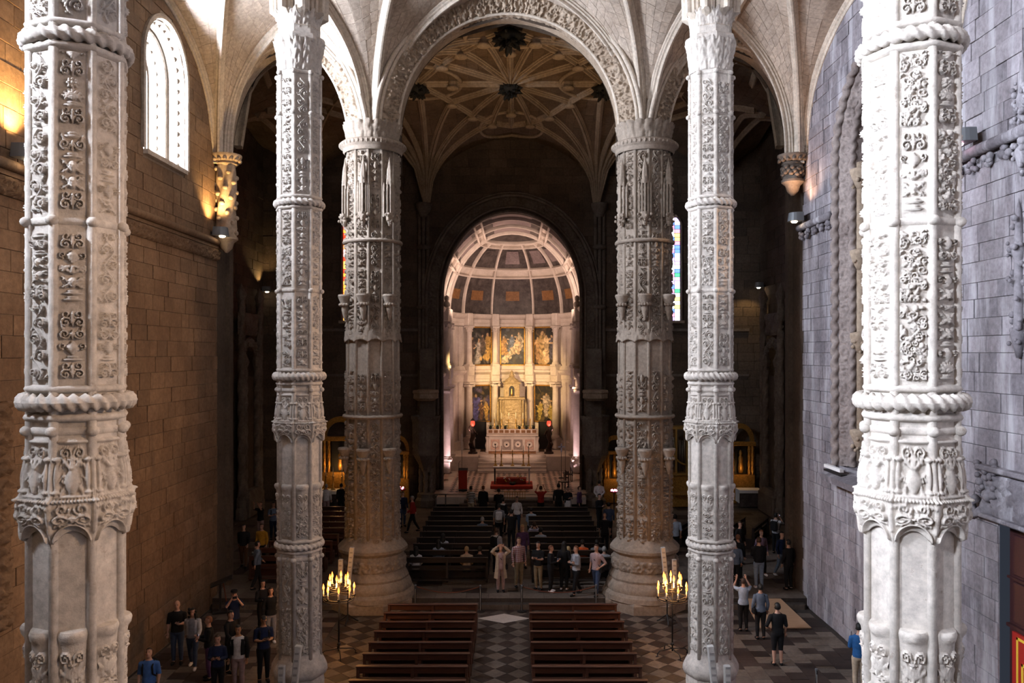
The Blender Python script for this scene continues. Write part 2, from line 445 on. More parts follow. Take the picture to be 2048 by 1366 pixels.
# west end, roof, floors
tag(MB().box((0, -6.2, 11), (26, .4, 23)).build('wall_west', M['wall_l']), kind='structure')
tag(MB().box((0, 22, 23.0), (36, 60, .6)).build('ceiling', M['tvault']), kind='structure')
mb = MB(); mb.box((0, 11.5, -.12), (24, 36, .2)); floor = tag(mb.build('floor', M['grout']), kind='structure')
cells = []
S = .47; D = S*math.sqrt(2)/2
for i in range(-40, 41):
    for j in range(-60, 61):
        x, y = (i-j)*D, 22.0+(i+j)*D
        if not (17.5 < y < 28.75 and abs(x) < 5.6): continue
        cells.append(([(x, y-D, -.02), (x+D, y, -.02), (x, y+D, -.02), (x-D, y, -.02)], (0, 0, 1), 1 if (i+j) % 2 == 0 else 0))
for sgn in (-1, 1):
    for i in range(9):
        for j in range(24):
            x0 = 5.75+i*.52; y0 = 17.3+j*.48+(i % 2)*.24
            if y0+.48 > 28.8: continue
            q = [(x0, y0), (x0+.52, y0), (x0+.52, y0+.48), (x0, y0+.48)]
            if sgn < 0: q = [(-a, b) for a, b in q][::-1]
            cells.append(([(a, b, -.02) for a, b in q], (0, 0, 1), (i*7+j*3+(i*j) % 3) % 2))
pieces(floor, cells, [M['floor'], M['floor_dk']], 'floor_tile', .022, .006, .004, seen=lambda p: not (abs(p[0]) < 3.8 and abs(p[0]) > 1.1 and p[1] < 27) and p[1] < 29)
MB().add([(-.15, 27.25, .004), (.75*1, 27.75, .004), (-.15, 28.25, .004), (-1.05, 27.75, .004)], [(0, 1, 2, 3)]).build('diamond_slab', M['marble'], floor)
# raised floor of the crossing, its front step, and slabs
mb = MB(); mb.box((0, 38.6, .06), (29.4, 19.2, .5)); mb.box((0, 28.9, .0), (20.9, .3, .33))
tfloor = tag(mb.build('floor_crossing', M['grout']), kind='structure')
cells = []; rr = random.Random(4)
y = 29.0
while y < 47.6:
    h = .62; x = -14.6+rr.uniform(-.6, 0)
    while x < 14.6:
        w = rr.uniform(.7, 1.3); cells.append(([(x, y, .30), (x+w, y, .30), (x+w, y+h, .30), (x, y+h, .30)], (0, 0, 1), 1 if rr.random() < .10 else 0)); x += w
    y += h
pieces(tfloor, cells, [M['floor'], M['floor_dk']], 'paving_slab', .022, .008, .004, maxn=160, seen=lambda p: p[1] < 31 or abs(p[0]) < .8 or abs(p[0]) > 6)
cells = [([(x, 28.74, -.1), (x+1.3, 28.74, -.1), (x+1.3, 28.74, .165), (x, 28.74, .165)], (0, -1, 0), 0) for x in np.arange(-10.4, 10, 1.3)]
pieces(tfloor, cells, [M['floor']], 'kerb_stone', .03, .006, .006)

# ------------------------------------------------------------------ nave vault: fans of ribs and web stones
def fprof(r, rise): 
    t = min(1.0, max(0.0, (r-.42)/6.7)); return rise*(1-(1-t)**2.3)**(1/2.3)
def sstep(a, b, x):
    t = min(1, max(0, (x-a)/(b-a))); return t*t*(3-2*t)
RIB_PROF = [(-.17, .05), (-.17, -.05), (-.12, -.09), (-.12, -.13), (-.06, -.16), (-.055, -.22), (-.03, -.26), (.03, -.26), (.055, -.22), (.06, -.16), (.12, -.13), (.12, -.09), (.17, -.05), (.17, .05)]
def rib_sweep(mb, pts, side, prof=RIB_PROF, k=1.0):
    pts = [Vector(p) for p in pts]; fr = []
    for i, p in enumerate(pts):
        t = (pts[min(i+1, len(pts)-1)]-pts[max(i-1, 0)]).normalized()
        s_ = Vector(side); s_ = (s_-t*s_.dot(t)).normalized(); up = s_.cross(t)
        if up.z < -.01: up = -up
        fr.append((p, s_*k, up*k))
    mb.sweep(fr, prof)
vault = empty('ceiling_nave_vault', (0, 0, 0), kind='structure')
FANS = []
for y in (YC, 19.5):
    for s in (-1, 1):
        FANS.append((s*4.9, y, 17.0, 'pillar', s)); FANS.append((s*10.5, y, 16.1, 'wall', s))
web_cells = []
for (fx, fy, fz, kind, s) in FANS:
    def rise(th):
        c = math.cos(th)*s          # >0 outwards to the aisle
        if kind == 'pillar': return 5.0+(4.25-5.0)*sstep(-.35, .35, c)
        return 4.1+(5.3-4.1)*sstep(.15, .95, abs(c))
    def rmax(th):
        c, d = math.cos(th), math.sin(th)
        hx = (2.8 if c*s > 0 else 4.9) if kind == 'pillar' else 2.8
        return min(hx/max(abs(c), 1e-6), 5.0/max(abs(d), 1e-6))
    def P(r, th): return (fx+r*math.cos(th), fy+r*math.sin(th), fz+fprof(r, rise(th)))
    lo, hi = (PI, 2*PI) if fy > 25 else (0, 2*PI)
    nsec = 24 if fy > 25 else 48
    dth = (hi-lo)/nsec
    for i in range(nsec):
        t0, t1 = lo+i*dth, lo+(i+1)*dth; tm = (t0+t1)/2
        if kind == 'wall' and math.cos(tm)*s > 0: continue
        off = .16*(i % 2); ncs = 16
        for j in range(ncs):
            q = []
            for a, tt in ((j, t0), (j, t1), (j+1, t1), (j+1, t0)):
                rm = rmax(tt); q.append(P(.42+(rm-.42)*min(1, max(0, ((a+off*(0 < a < ncs))/ncs)))**1.6, tt))
            q = [np.array(p) for p in q]
            n = np.cross(q[1]-q[0], q[3]-q[0]); L = np.linalg.norm(n)
            if L < 1e-6: continue
            n = n/L
            tocam = np.array([CX, 0, CZ])-q[0]
            if n[2] > 0: n = -n
            web_cells.append((q, n, 0))
    for k in range(8):
        th = PI/8+k*PI/4
        if fy > 25 and math.sin(th) > 0: continue
        if kind == 'wall' and math.cos(th)*s > 0: continue
        rm = rmax(th); pts = [P(.42+(rm-.42)*(u/22)**1.8, th) for u in range(23)]
        pts = [(pts[0][0], pts[0][1], pts[0][2]-.35)]+pts
        mb = MB(); rib_sweep(mb, pts, (-math.sin(th), math.cos(th), 0)); mb.build('vault_rib', M['rib'], vault, smooth='auto')
pieces(vault, web_cells, M['vault'], 'web_stone', .02, .007, .006, maxn=260)
mb = MB()                        # continuous web shell just above the stones
for (q, n, _) in web_cells: mb.add([np.array(p)-n*.004 for p in q], [(0, 1, 2, 3)])
mb.build('web_backing', M['mortar'], vault)
# wall ribs along both side walls
for s, X in ((-1, AXL+.02), (1, AXR-.02)):
    for y0 in (19.5, 9.5):
        pts = []
        for k in range(41):
            u = k/40*2-1; r = 5.0*(1-abs(u)); pts.append((X, y0+5+u*5, 16.1+fprof(max(r, .0), 4.1)))
        mb = MB(); rib_sweep(mb, pts, (1, 0, 0), k=.9); mb.build('wall_rib', M['rib'], vault, smooth='auto')
# ridge ribs close the seam between the fans over each aisle
for s in (-1, 1):
    A = []
    for y in np.linspace(14.6, 29.5, 50):
        dy = min(abs(y-19.5), abs(y-29.5)); r = math.hypot(2.8, dy); th = math.atan2(dy, 2.8)
        za = 17.0+fprof(r, 4.25 if math.cos(th) > .35 else 4.4); zb = 16.1+fprof(r, 4.1+1.2*sstep(.15, .95, math.cos(th)))
        lo, hi = min(za, zb)-.22, max(za, zb)+.5; A.append([(s*7.7-.14, y, hi), (s*7.7-.14, y, lo+.08), (s*7.7, y, lo), (s*7.7+.14, y, lo+.08), (s*7.7+.14, y, hi)])
    MB().grid(np.array(A)).build('ridge_rib', M['rib'], vault, smooth='auto')
# bosses where the aisle ribs meet
for s in (-1, 1):
    for yb in (24.5,):
        mb = MB(); mb.lathe([(.05, -.42), (.22, -.36), (.30, -.22), (.28, -.10), (.34, .0)], 14, (s*10.2, yb, 20.1)); [mb.ball((s*10.2+.27*math.cos(a), yb+.27*math.sin(a), 19.86+.1*(k % 2)), .085, 7, 5) for k, a in enumerate(np.linspace(0, 2*PI, 11)[:-1])]; mb.build('boss', M['rib'], vault, smooth=True)

# ------------------------------------------------------------------ crossing wall with three arches
ARCH = [(0.0, 3.95, 17.0, 21.15), (-7.93, 2.25, 16.1, 20.0), (7.93, 2.3, 16.1, 20.0)]
holesC = [(uc, (lambda w, zs, z1: (lambda z: arch_hw(z, 0, zs, z1, w)))(w, zs, z1), 0.0, z1) for uc, w, zs, z1 in ARCH]
mbc = MB()
wall_slices(mbc, -10.5, 10.6, 15.6, 22.7, lambda u, z: (u, YC+.1, z), holesC)
wall_slices(mbc, -14.7, 14.7, 15.6, 22.7, lambda u, z: (u, YC+.75, z), holesC, flip=True)
wall_c = tag(mbc.build('wall_crossing', M['twall']), kind='structure')
# ------------------------------------------------------------------ carved relief patterns (height fields)
class Relief:
    def __init__(s, aspect, n=34, seed=0):
        s.nx = n+1; s.nz = int(n*aspect)+1; s.A = aspect
        s.x = np.linspace(-.5, .5, s.nx); s.z = np.linspace(0, aspect, s.nz); s.H = np.zeros((s.nz, s.nx)); s.r = random.Random(seed)
    def blob(s, x, z, rx, rz=None, ang=0.0, h=1.0):
        rz = rz or rx; R = max(rx, rz)
        i0, i1 = np.searchsorted(s.x, x-R), np.searchsorted(s.x, x+R); j0, j1 = np.searchsorted(s.z, z-R), np.searchsorted(s.z, z+R)
        if i1 <= i0 or j1 <= j0: return
        X, Z = np.meshgrid(s.x[i0:i1]-x, s.z[j0:j1]-z); c, d = math.cos(ang), math.sin(ang)
        U, W = X*c+Z*d, -X*d+Z*c; q = 1-(U/rx)**2-(W/rz)**2
        s.H[j0:j1, i0:i1] = np.maximum(s.H[j0:j1, i0:i1], h*np.sqrt(np.maximum(q, 0)))
    def curve(s, pts, r0, r1=None, h=1.0):
        r1 = r0 if r1 is None else r1; n = len(pts)
        for k, (x, z) in enumerate(pts): r = r0+(r1-r0)*k/max(1, n-1); s.blob(x, z, r, r, 0, h)
    def spiral(s, cx, cz, R, turns, d, a0, r=.045, h=.9):
        n = int(26*turns*max(.5, R*4)); P = []
        for k in range(n+1):
            t = k/n; rr = R*(1-.82*t); a = a0+d*turns*2*PI*t; P.append((cx+rr*math.cos(a), cz+rr*math.sin(a)))
        s.curve(P, r, r*.6, h); return P
    def leaf(s, x, z, L, ang, h=.8):
        for k in range(5):
            t = k/4; s.blob(x+L*t*math.cos(ang), z+L*t*math.sin(ang), .10*L/.3*(1-abs(t-.4)), .05*L/.3+.01, ang, h*(1-.4*t))
        for sg in (-1, 1):
            a = ang+sg*.9; s.blob(x+L*.45*math.cos(ang)+.1*L*math.cos(a)*2, z+L*.45*math.sin(ang)+.2*L*math.sin(a), L*.26, L*.1, a, h*.8)
    def rosette(s, x, z, R, n=6, h=1.0):
        for k in range(n): a = 2*PI*k/n; s.blob(x+.6*R*math.cos(a), z+.6*R*math.sin(a), R*.42, R*.26, a, h*.8)
        s.blob(x, z, R*.3, R*.3, 0, h*1.1)
    def sym(s): s.H = np.maximum(s.H, s.H[:, ::-1])
    def frame(s, w=.05):
        m = (np.abs(s.x) > .5-w); s.H[:, m] *= .0
        s.H[s.z < w, :] = 0; s.H[s.z > s.A-w, :] = 0
    def mesh(s, name, mat):
        """unit panel: x in +-.5, z in 0..1, relief towards -y (1 unit = full depth)"""
        X, Z = np.meshgrid(s.x, s.z/s.A); A = np.stack([X, -s.H, Z], -1)
        return MB().grid(A).mesh(name, mat, True)
def vine(seed, A=2.9, n=34):
    R = Relief(A, n, seed); rr = R.r; ph = rr.choice((-1, 1)); wl = rr.uniform(1.1, 1.5); 
    P = [(ph*.20*math.sin(2*PI*z/wl), z) for z in np.linspace(0, A, int(A*60))]; R.curve(P, .045, .045, .75)
    z = wl*.25
    while z < A+.2:
        sd = 1 if math.sin(2*PI*z/wl)*ph > 0 else -1
        cx, cz = -sd*.16, z+.02; R.spiral(cx, cz, .25, 1.25, sd*rr.choice((1, 1, -1)), 0 if sd > 0 else PI, .05, .9)
        if rr.random() < .5: R.rosette(cx, cz, .15, rr.choice((5, 6)))
        else: R.blob(cx, cz, .11, .13, 0, 1.0); R.leaf(cx, cz, .2, rr.uniform(0, 6), .8)
        for k in range(4): R.leaf(sd*rr.uniform(.1, .3), z+rr.uniform(-.28, .28), rr.uniform(.16, .26), rr.uniform(0, 2*PI), .7)
        z += wl/2
    R.frame(.045); return R
def candelabra(seed, A=2.9, n=34):
    R = Relief(A, n, seed); rr = R.r; z = .06
    while z < A-.25:
        k = rr.choice('vasddlmcw')
        if k == 'v':
            for q in range(7): t = q/6; R.blob(0, z+.05+.4*t, .08+.17*math.sin(PI*min(1, t*1.05))**1.2, .07, 0, .75+.2*math.sin(PI*t))
            R.spiral(.32, z+.32, .12, 1.2, 1, -PI/2, .035); z += .55
        elif k == 'a':
            for a in (.3, .75, 1.2, PI/2): R.leaf(0, z+.05, .36, a, .9)
            z += .45
        elif k == 's':
            R.spiral(.22, z+.2, .2, 1.4, -1, PI, .045); R.spiral(.2, z+.5, .17, 1.3, 1, PI, .04); R.blob(0, z+.33, .07, .3, 0, .9); R.rosette(.22, z+.2, .09, 5); z += .7
        elif k == 'd':
            R.blob(0, z+.05, .34, .05, 0, .9); R.blob(0, z+.15, .20, .06, 0, .8); z += .24
        elif k == 'l':
            R.rosette(0, z+.22, .23, 8); z += .46
        elif k == 'm':
            R.blob(0, z+.25, .17, .22, 0, 1.0); R.blob(.07, z+.3, .045, .03, 0, 1.25); R.blob(0, z+.22, .03, .07, 0, 1.3); R.blob(0, z+.12, .08, .025, 0, 1.25)
            R.leaf(.15, z+.3, .26, .7, .8); R.leaf(.14, z+.15, .24, -.5, .8); z += .55
        elif k == 'c':
            R.spiral(.25, z+.22, .18, 1.6, 1, PI, .05); R.leaf(.3, z+.4, .2, 1.2, .7); R.blob(0, z+.2, .06, .2, 0, .9); z += .46
        else:
            R.leaf(.05, z+.1, .42, .55, .85); R.leaf(.08, z+.32, .36, -.3, .85); R.blob(0, z+.2, .08, .2, 0, 1); z += .46
    R.sym(); R.frame(.045); return R
def grotesque(seed, A=2.9, n=34):
    R = Relief(A, n, seed); rr = R.r
    for _ in range(int(26*A)):
        x, z = rr.uniform(-.4, .4), rr.uniform(.05, A-.05); t = rr.random()
        if t < .4: R.spiral(x, z, rr.uniform(.09, .2), 1.3, rr.choice((-1, 1)), rr.uniform(0, 6), .04, rr.uniform(.6, .95))
        elif t < .8: R.leaf(x, z, rr.uniform(.15, .32), rr.uniform(0, 6.28), rr.uniform(.6, 1))
        else: R.blob(x, z, rr.uniform(.06, .13), rr.uniform(.06, .13), 0, 1.0)
    R.frame(.03); return R
DES = [vine(k) for k in range(5)]+[candelabra(20+k) for k in range(7)]+[grotesque(40+k) for k in range(3)]
PANEL = [d.mesh('carved_panel', M['pillar']) for d in DES]
PANEL_P = []
for me in PANEL:
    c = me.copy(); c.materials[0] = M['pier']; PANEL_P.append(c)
def samp(H, v, u):
    """bilinear lookup, v and u in 0..1"""
    y = min(max(v, 0.0), 1.0)*(H.shape[0]-1); x = min(max(u, 0.0), 1.0)*(H.shape[1]-1)
    j, i = min(int(y), H.shape[0]-2), min(int(x), H.shape[1]-2); fy, fx = y-j, x-i
    return (H[j, i]*(1-fx)+H[j, i+1]*fx)*(1-fy)+(H[j+1, i]*(1-fx)+H[j+1, i+1]*fx)*fy
BIG = grotesque(77, 6.0, 30).H                       # 181 x 31 tile for bands
def big_h(u, v):
    """tiling carved height, u around (tile = 1 per width), v along"""
    H = BIG; j = int((v % 1.0)*(H.shape[0]-1)); i = int((u % 1.0)*(H.shape[1]-1)); return H[j, i]

def carved_strip(mb, frames, width, depth, tile=6.0, nw=14, rows=None, H=None):
    """relief band: frames (point, side, normal) resampled along the path"""
    H = BIG if H is None else H
    P = [Vector(f[0]) for f in frames]; acc = [0.0]
    for a, b in zip(P[:-1], P[1:]): acc.append(acc[-1]+(b-a).length)
    L = acc[-1]; n = rows or max(4, int(L/(width/nw))); A = np.zeros((n+1, nw+1, 3)); k = 0
    for j in range(n+1):
        s_ = L*j/n
        while k < len(P)-2 and acc[k+1] < s_: k += 1
        t = (s_-acc[k])/max(1e-9, acc[k+1]-acc[k]); p = P[k].lerp(P[k+1], t)
        sd = Vector(frames[k][1]).lerp(Vector(frames[k+1][1]), t); nm = Vector(frames[k][2]).lerp(Vector(frames[k+1][2]), t)
        row = (s_/width/tile*(H.shape[0]-1)) % (H.shape[0]-1)
        for i in range(nw+1):
            u = i/nw; h = samp(H, row/(H.shape[0]-1), u)
            A[j, i] = p+sd*(u-.5)*width+nm*depth*h
    return mb.grid(A)
def rope_ring(mb, R, r, z, n=120, m=10, strands=22, amp=.22, oct=0.0):
    A = []
    for i in range(n):
        a = 2*PI*i/n; row = []
        k = 1.0
        if oct: k = 1-oct+oct*(math.cos(PI/8)/math.cos(((a+0) % (PI/4))-PI/8))
        for j in range(m+1):
            b = 2*PI*j/m; rr = r*(1+amp*math.cos(strands*a+2*b)) if amp else r
            row.append(((R*k+rr*math.cos(b))*math.cos(a), (R*k+rr*math.cos(b))*math.sin(a), z+rr*math.sin(b)))
        A.append(row)
    A.append(A[0]); return mb.grid(np.array(A))

# ------------------------------------------------------------------ octagonal nave pillars
RP = .555      # distance from axis to a face
def octr(a):   # radius of the octagon with corners on the axes
    return RP/math.cos(((a) % (PI/4))-PI/8)
def console_relief(seed):
    R = Relief(2.7, 60, seed); rr = R.r
    R.curve([(.40*math.cos(t), .04+.30*math.sin(t)) for t in np.linspace(0, PI, 60)], .05, .05, .9)
    R.spiral(.25, .62, .20, 1.5, -1, -PI/2, .05, .95); R.spiral(.20, .92, .15, 1.4, 1, PI, .04, .8)
    if seed % 2: R.rosette(0, .62, .22, 6, 1.0)
    else: R.blob(0, .62, .15, .2, 0, 1.0); R.blob(.06, .67, .04, .03, 0, 1.25); R.blob(0, .58, .03, .07, 0, 1.3); R.blob(0, .5, .07, .025, 0, 1.25)
    for a_ in (.2, .8, 1.4): R.leaf(.08, .40, .3, a_, .8)
    for x in np.linspace(-.46, .46, 13): R.blob(x, 1.12, .04, .05, 0, .8)
    R.blob(0, 1.22, .5, .05, 0, .7)
    R.blob(.36, 1.7, .07, .40, 0, .7); R.blob(.36, 1.32, .11, .06, 0, .8); R.blob(.36, 2.1, .11, .07, 0, .9)
    for q in range(9): t = q/8; R.blob(0, 1.34+.5*t, .09+.12*math.sin(PI*t), .07, 0, .75+.2*math.sin(PI*t))
    R.leaf(.05, 1.9, .3, .9, .9); R.leaf(.02, 1.9, .34, PI/2, .9); R.spiral(.17, 2.25, .14, 1.4, -1, PI, .035, .8); R.spiral(.2, 1.6, .1, 1.2, 1, 0, .03, .7)
    for _ in range(8): R.leaf(rr.uniform(.05, .3), rr.uniform(.3, 2.4), .18, rr.uniform(0, 6), .6)
    R.blob(0, 2.52, .46, .06, 0, .8); R.sym(); return R
CONS = [console_relief(k).H for k in (60, 61)]
def flare_mesh():
    prof = [(8.10, 1.0), (7.9, 1.03), (7.7, 1.08), (7.5, 1.12), (7.42, 1.15), (7.36, 1.22), (7.2, 1.21), (7.05, 1.15), (6.86, 1.08)]
    zs = np.linspace(8.1, 6.86, 84); zz = [p[0] for p in prof][::-1]; kk = [p[1] for p in prof][::-1]
    n = 480; A = []
    for z in zs:
        k = np.interp(z, zz, kk); row = []
        for i in range(n):
            a = 2*PI*i/n; f = int(a/(PI/4)); t = (a/(PI/4)) % 1.0
            low = max(0.0, (7.2-z)/.34); dz = low*.17*(1-abs(2*t-1)**2)
            H = CONS[f % 2]; h = samp(H, (z-6.86)/1.24, t)
            r = octr(a)*k+.085*h+.03*(t < .06 or t > .94)*(z > 7.0)
            row.append((r*math.cos(a), r*math.sin(a), z+dz))
        A.append(row)
    A.append([(octr(2*PI*i/n)*1.04*math.cos(2*PI*i/n), octr(2*PI*i/n)*1.04*math.sin(2*PI*i/n), 6.93+.17*(1-abs(2*((2*PI*i/n/(PI/4)) % 1.0)-1)**2)) for i in range(n)])
    A.append([(octr(2*PI*i/n)*.99*math.cos(2*PI*i/n), octr(2*PI*i/n)*.99*math.sin(2*PI*i/n), 7.15) for i in range(n)])
    return MB().grid(np.array(A), True).mesh('carved_corbel_band', M['pillar'], True)
def ring_poly(mb, prof, n=48):
    """lathe that keeps to the octagon: prof of (offset from face, z)"""
    A = [[((octr(2*PI*i/n)+o)*math.cos(2*PI*i/n), (octr(2*PI*i/n)+o)*math.sin(2*PI*i/n), z) for i in range(n)] for o, z in prof]
    return mb.grid(np.array(A), True)
BR = Relief(1.5, 40, 5)
for a_ in (.5, 1.0, PI/2): BR.leaf(0.0, .25, .55, a_, .9)
BR.spiral(.28, .95, .2, 1.5, -1, PI, .05, .95); BR.blob(0, .2, .10, .2, 0, 1.0); BR.rosette(0, .75, .17, 6, 1.1); BR.leaf(.1, .1, .35, .4, .8); BR.sym()
def bracket_mesh(k):
    b = MB(); a = PI/8+k*PI/4; R_ = Matrix.Rotation(a, 4, 'Z'); A = []
    for t in np.linspace(0, 1, 34):
        z = 5.30+.64*t; o = np.interp(t, [0, .2, .5, .75, .82, .92, .97, 1], [.01, .03, .06, .09, .13, .145, .12, 0]); w = np.interp(t, [0, .3, .8, .9, 1], [.13, .15, .175, .20, .17]); row = []
        for i in range(31):
            u = i/30*2-1; h = samp(BR.H, t/.8, u*.5+.5)*max(0, min(1, (.82-t)*12))
            row.append(R_ @ Vector((RP+(o*math.cos(u*PI/2*.92)+.055*h), u*w, z)))
        A.append(row)
    b.grid(np.array(A)); return b.mesh('carved_bracket', M['pillar'], 'auto')
SEC = [(1.95, 3.1), (3.1, 4.28), (4.68, 5.38), (8.68, 9.55), (9.55, 10.38), (10.55, 11.5), (11.5, 12.35), (12.72, 13.65), (13.65, 14.55), (14.55, 15.42)]
pm = {}
mb = MB(); ring_poly(mb, [(0, .3), (0, 17.0)], 8); pm['shaft'] = mb.mesh('shaft', M['pillar'])
mb = MB(); mb.tube([(0, 0, 1.7), (0, 0, 15.6)], .062, 10); pm['colonnette'] = mb.mesh('colonnette', M['pillar'], True)
pm['flare'] = flare_mesh(); pmb = [bracket_mesh(k) for k in range(8)]
def rope_mesh(R, r, z, strands=24, amp=.2, extra=None):
    mb = MB(); rope_ring(mb, R, r, z, 240, 12, strands, amp)
    if extra: 
        for o, zz in extra: ring_poly(mb, [(o-.06, zz-.05), (o, zz-.03), (o+.02, zz), (o, zz+.03), (o-.06, zz+.05)], 48)
    return mb.mesh('rope_collar', M['pillar'], True)
pm['c1'] = rope_mesh(.66, .085, 8.45, 30, .26, [(.06, 8.28), (.05, 8.60)])
pm['c2'] = rope_mesh(.64, .075, 12.52, 26, .25, [(.05, 12.66), (.06, 12.40)])
pm['c3'] = rope_mesh(.63, .07, 4.47, 28, .2, [(.06, 4.60), (.05, 4.34)])
def bead_mesh(z, big=False):
    mb = MB(); ring_poly(mb, [(-.01, z-.05), (.025, z-.03), (.03, z), (.025, z+.03), (-.01, z+.05)], 48)
    for k in range(8):
        a = k*PI/4; r = octr(a)+.03; mb.ball((r*math.cos(a), r*math.sin(a), z), (.085, .085, .06), 10, 6)
    return mb.mesh('knotted_band', M['pillar'], True)
BANDS = [10.46, 8.13, 14.6, 15.55, 4.18]
for z in BANDS: pm['b%.2f' % z] = bead_mesh(z)
mb = MB()   # capital: two carved bells with an octagonal abacus between
def bell(z0, z1, o0, o1, n=144, m=22, curl=.06, sd=0.0, leaf=16):
    A = []
    for j in range(m+1):
        t = j/m; z = z0+(z1-z0)*t; row = []
        for i in range(n):
            a = 2*PI*i/n; w = abs(math.sin(a*leaf/2+sd)); h = samp(BIG, (t*.16+i//18*.09) % 1, (a*leaf/2/PI) % 1)
            r = octr(a)+o0+(o1-o0)*t**1.6+curl*(w*t**2+h*.9); row.append((r*math.cos(a), r*math.sin(a), z+.10*w*t*t))
        A.append(row)
    return A
mb.grid(np.array(bell(15.62, 16.28, .0, .07)), True); mb.grid(np.array(bell(16.46, 16.98, -.04, .03, curl=.05, sd=.4)), True)
pm['capital'] = mb.mesh('capital', M['pillar'], True)
mb = MB(); ring_poly(mb, [(.02, 16.24), (.10, 16.28), (.135, 16.34), (.135, 16.41), (.10, 16.46), (-.05, 16.48)], 8); pm['abacus'] = mb.mesh('abacus', M['pillar'])
mb = MB(); ring_poly(mb, [(.02, 1.95), (.03, 1.85), (.13, 1.72), (.20, 1.60), (.21, 1.50), (.16, 1.40), (.10, 1.36), (.12, 1.28), (.10, .7), (.16, .62), (.16, .5), (.24, .42), (.24, 0)], 48); pm['base'] = mb.mesh('moulded_base', M['pillar'], 'auto')
def nave_pillar(x, y, label, seed):
    p = empty('carved_pillar', (x, y, 0), 0, label, 'pillar', 'slender carved pillars of the nave', 'thing'); p.scale = (.83, .83, 1); rr = random.Random(seed)
    put('shaft', pm['shaft'], p)
    for k in range(8):
        a = k*PI/4; r = octr(0)-.012; put('colonnette', pm['colonnette'], p, (r*math.cos(a), r*math.sin(a), 0))
    for k, nm in (('flare', 'carved_corbel_band'), ('c1', 'rope_collar'), ('c2', 'rope_collar'), ('c3', 'rope_collar'), ('capital', 'capital'), ('abacus', 'abacus'), ('base', 'moulded_base')):
        put(nm, pm[k], p)
    for z in BANDS: put('knotted_band', pm['b%.2f' % z], p)
    for q in pmb: put('carved_bracket', q, p)
    for k in range(8):
        a = PI/8+k*PI/4
        d = Vector((math.cos(a), math.sin(a), 0))
        if d.dot(Vector((CX-x, -y, 0)).normalized()) < -.35: continue       # faces turned to the east are never in view
        for (z0, z1) in SEC:
            me = PANEL[rr.randrange(len(PANEL))]
            put('carved_panel', me, p, (d.x*(RP+.004), d.y*(RP+.004), z0+.01), (0, 0, a+PI/2), ((.36)*rr.choice((-1, 1)), .082, z1-z0-.02))
NP = [nave_pillar(-4.83, 9.5, 'tall carved octagonal pillar in front of the brown wall, nearest on the left', 1),
      nave_pillar(4.84, 9.5, 'tall carved octagonal pillar in front of the grey-violet wall, nearest on the right', 2),
      nave_pillar(-4.9, 19.5, 'carved octagonal pillar with capital between left candelabrum and brown wall', 3),
      nave_pillar(4.9, 19.5, 'carved octagonal pillar with capital beside the right candelabrum', 4)]

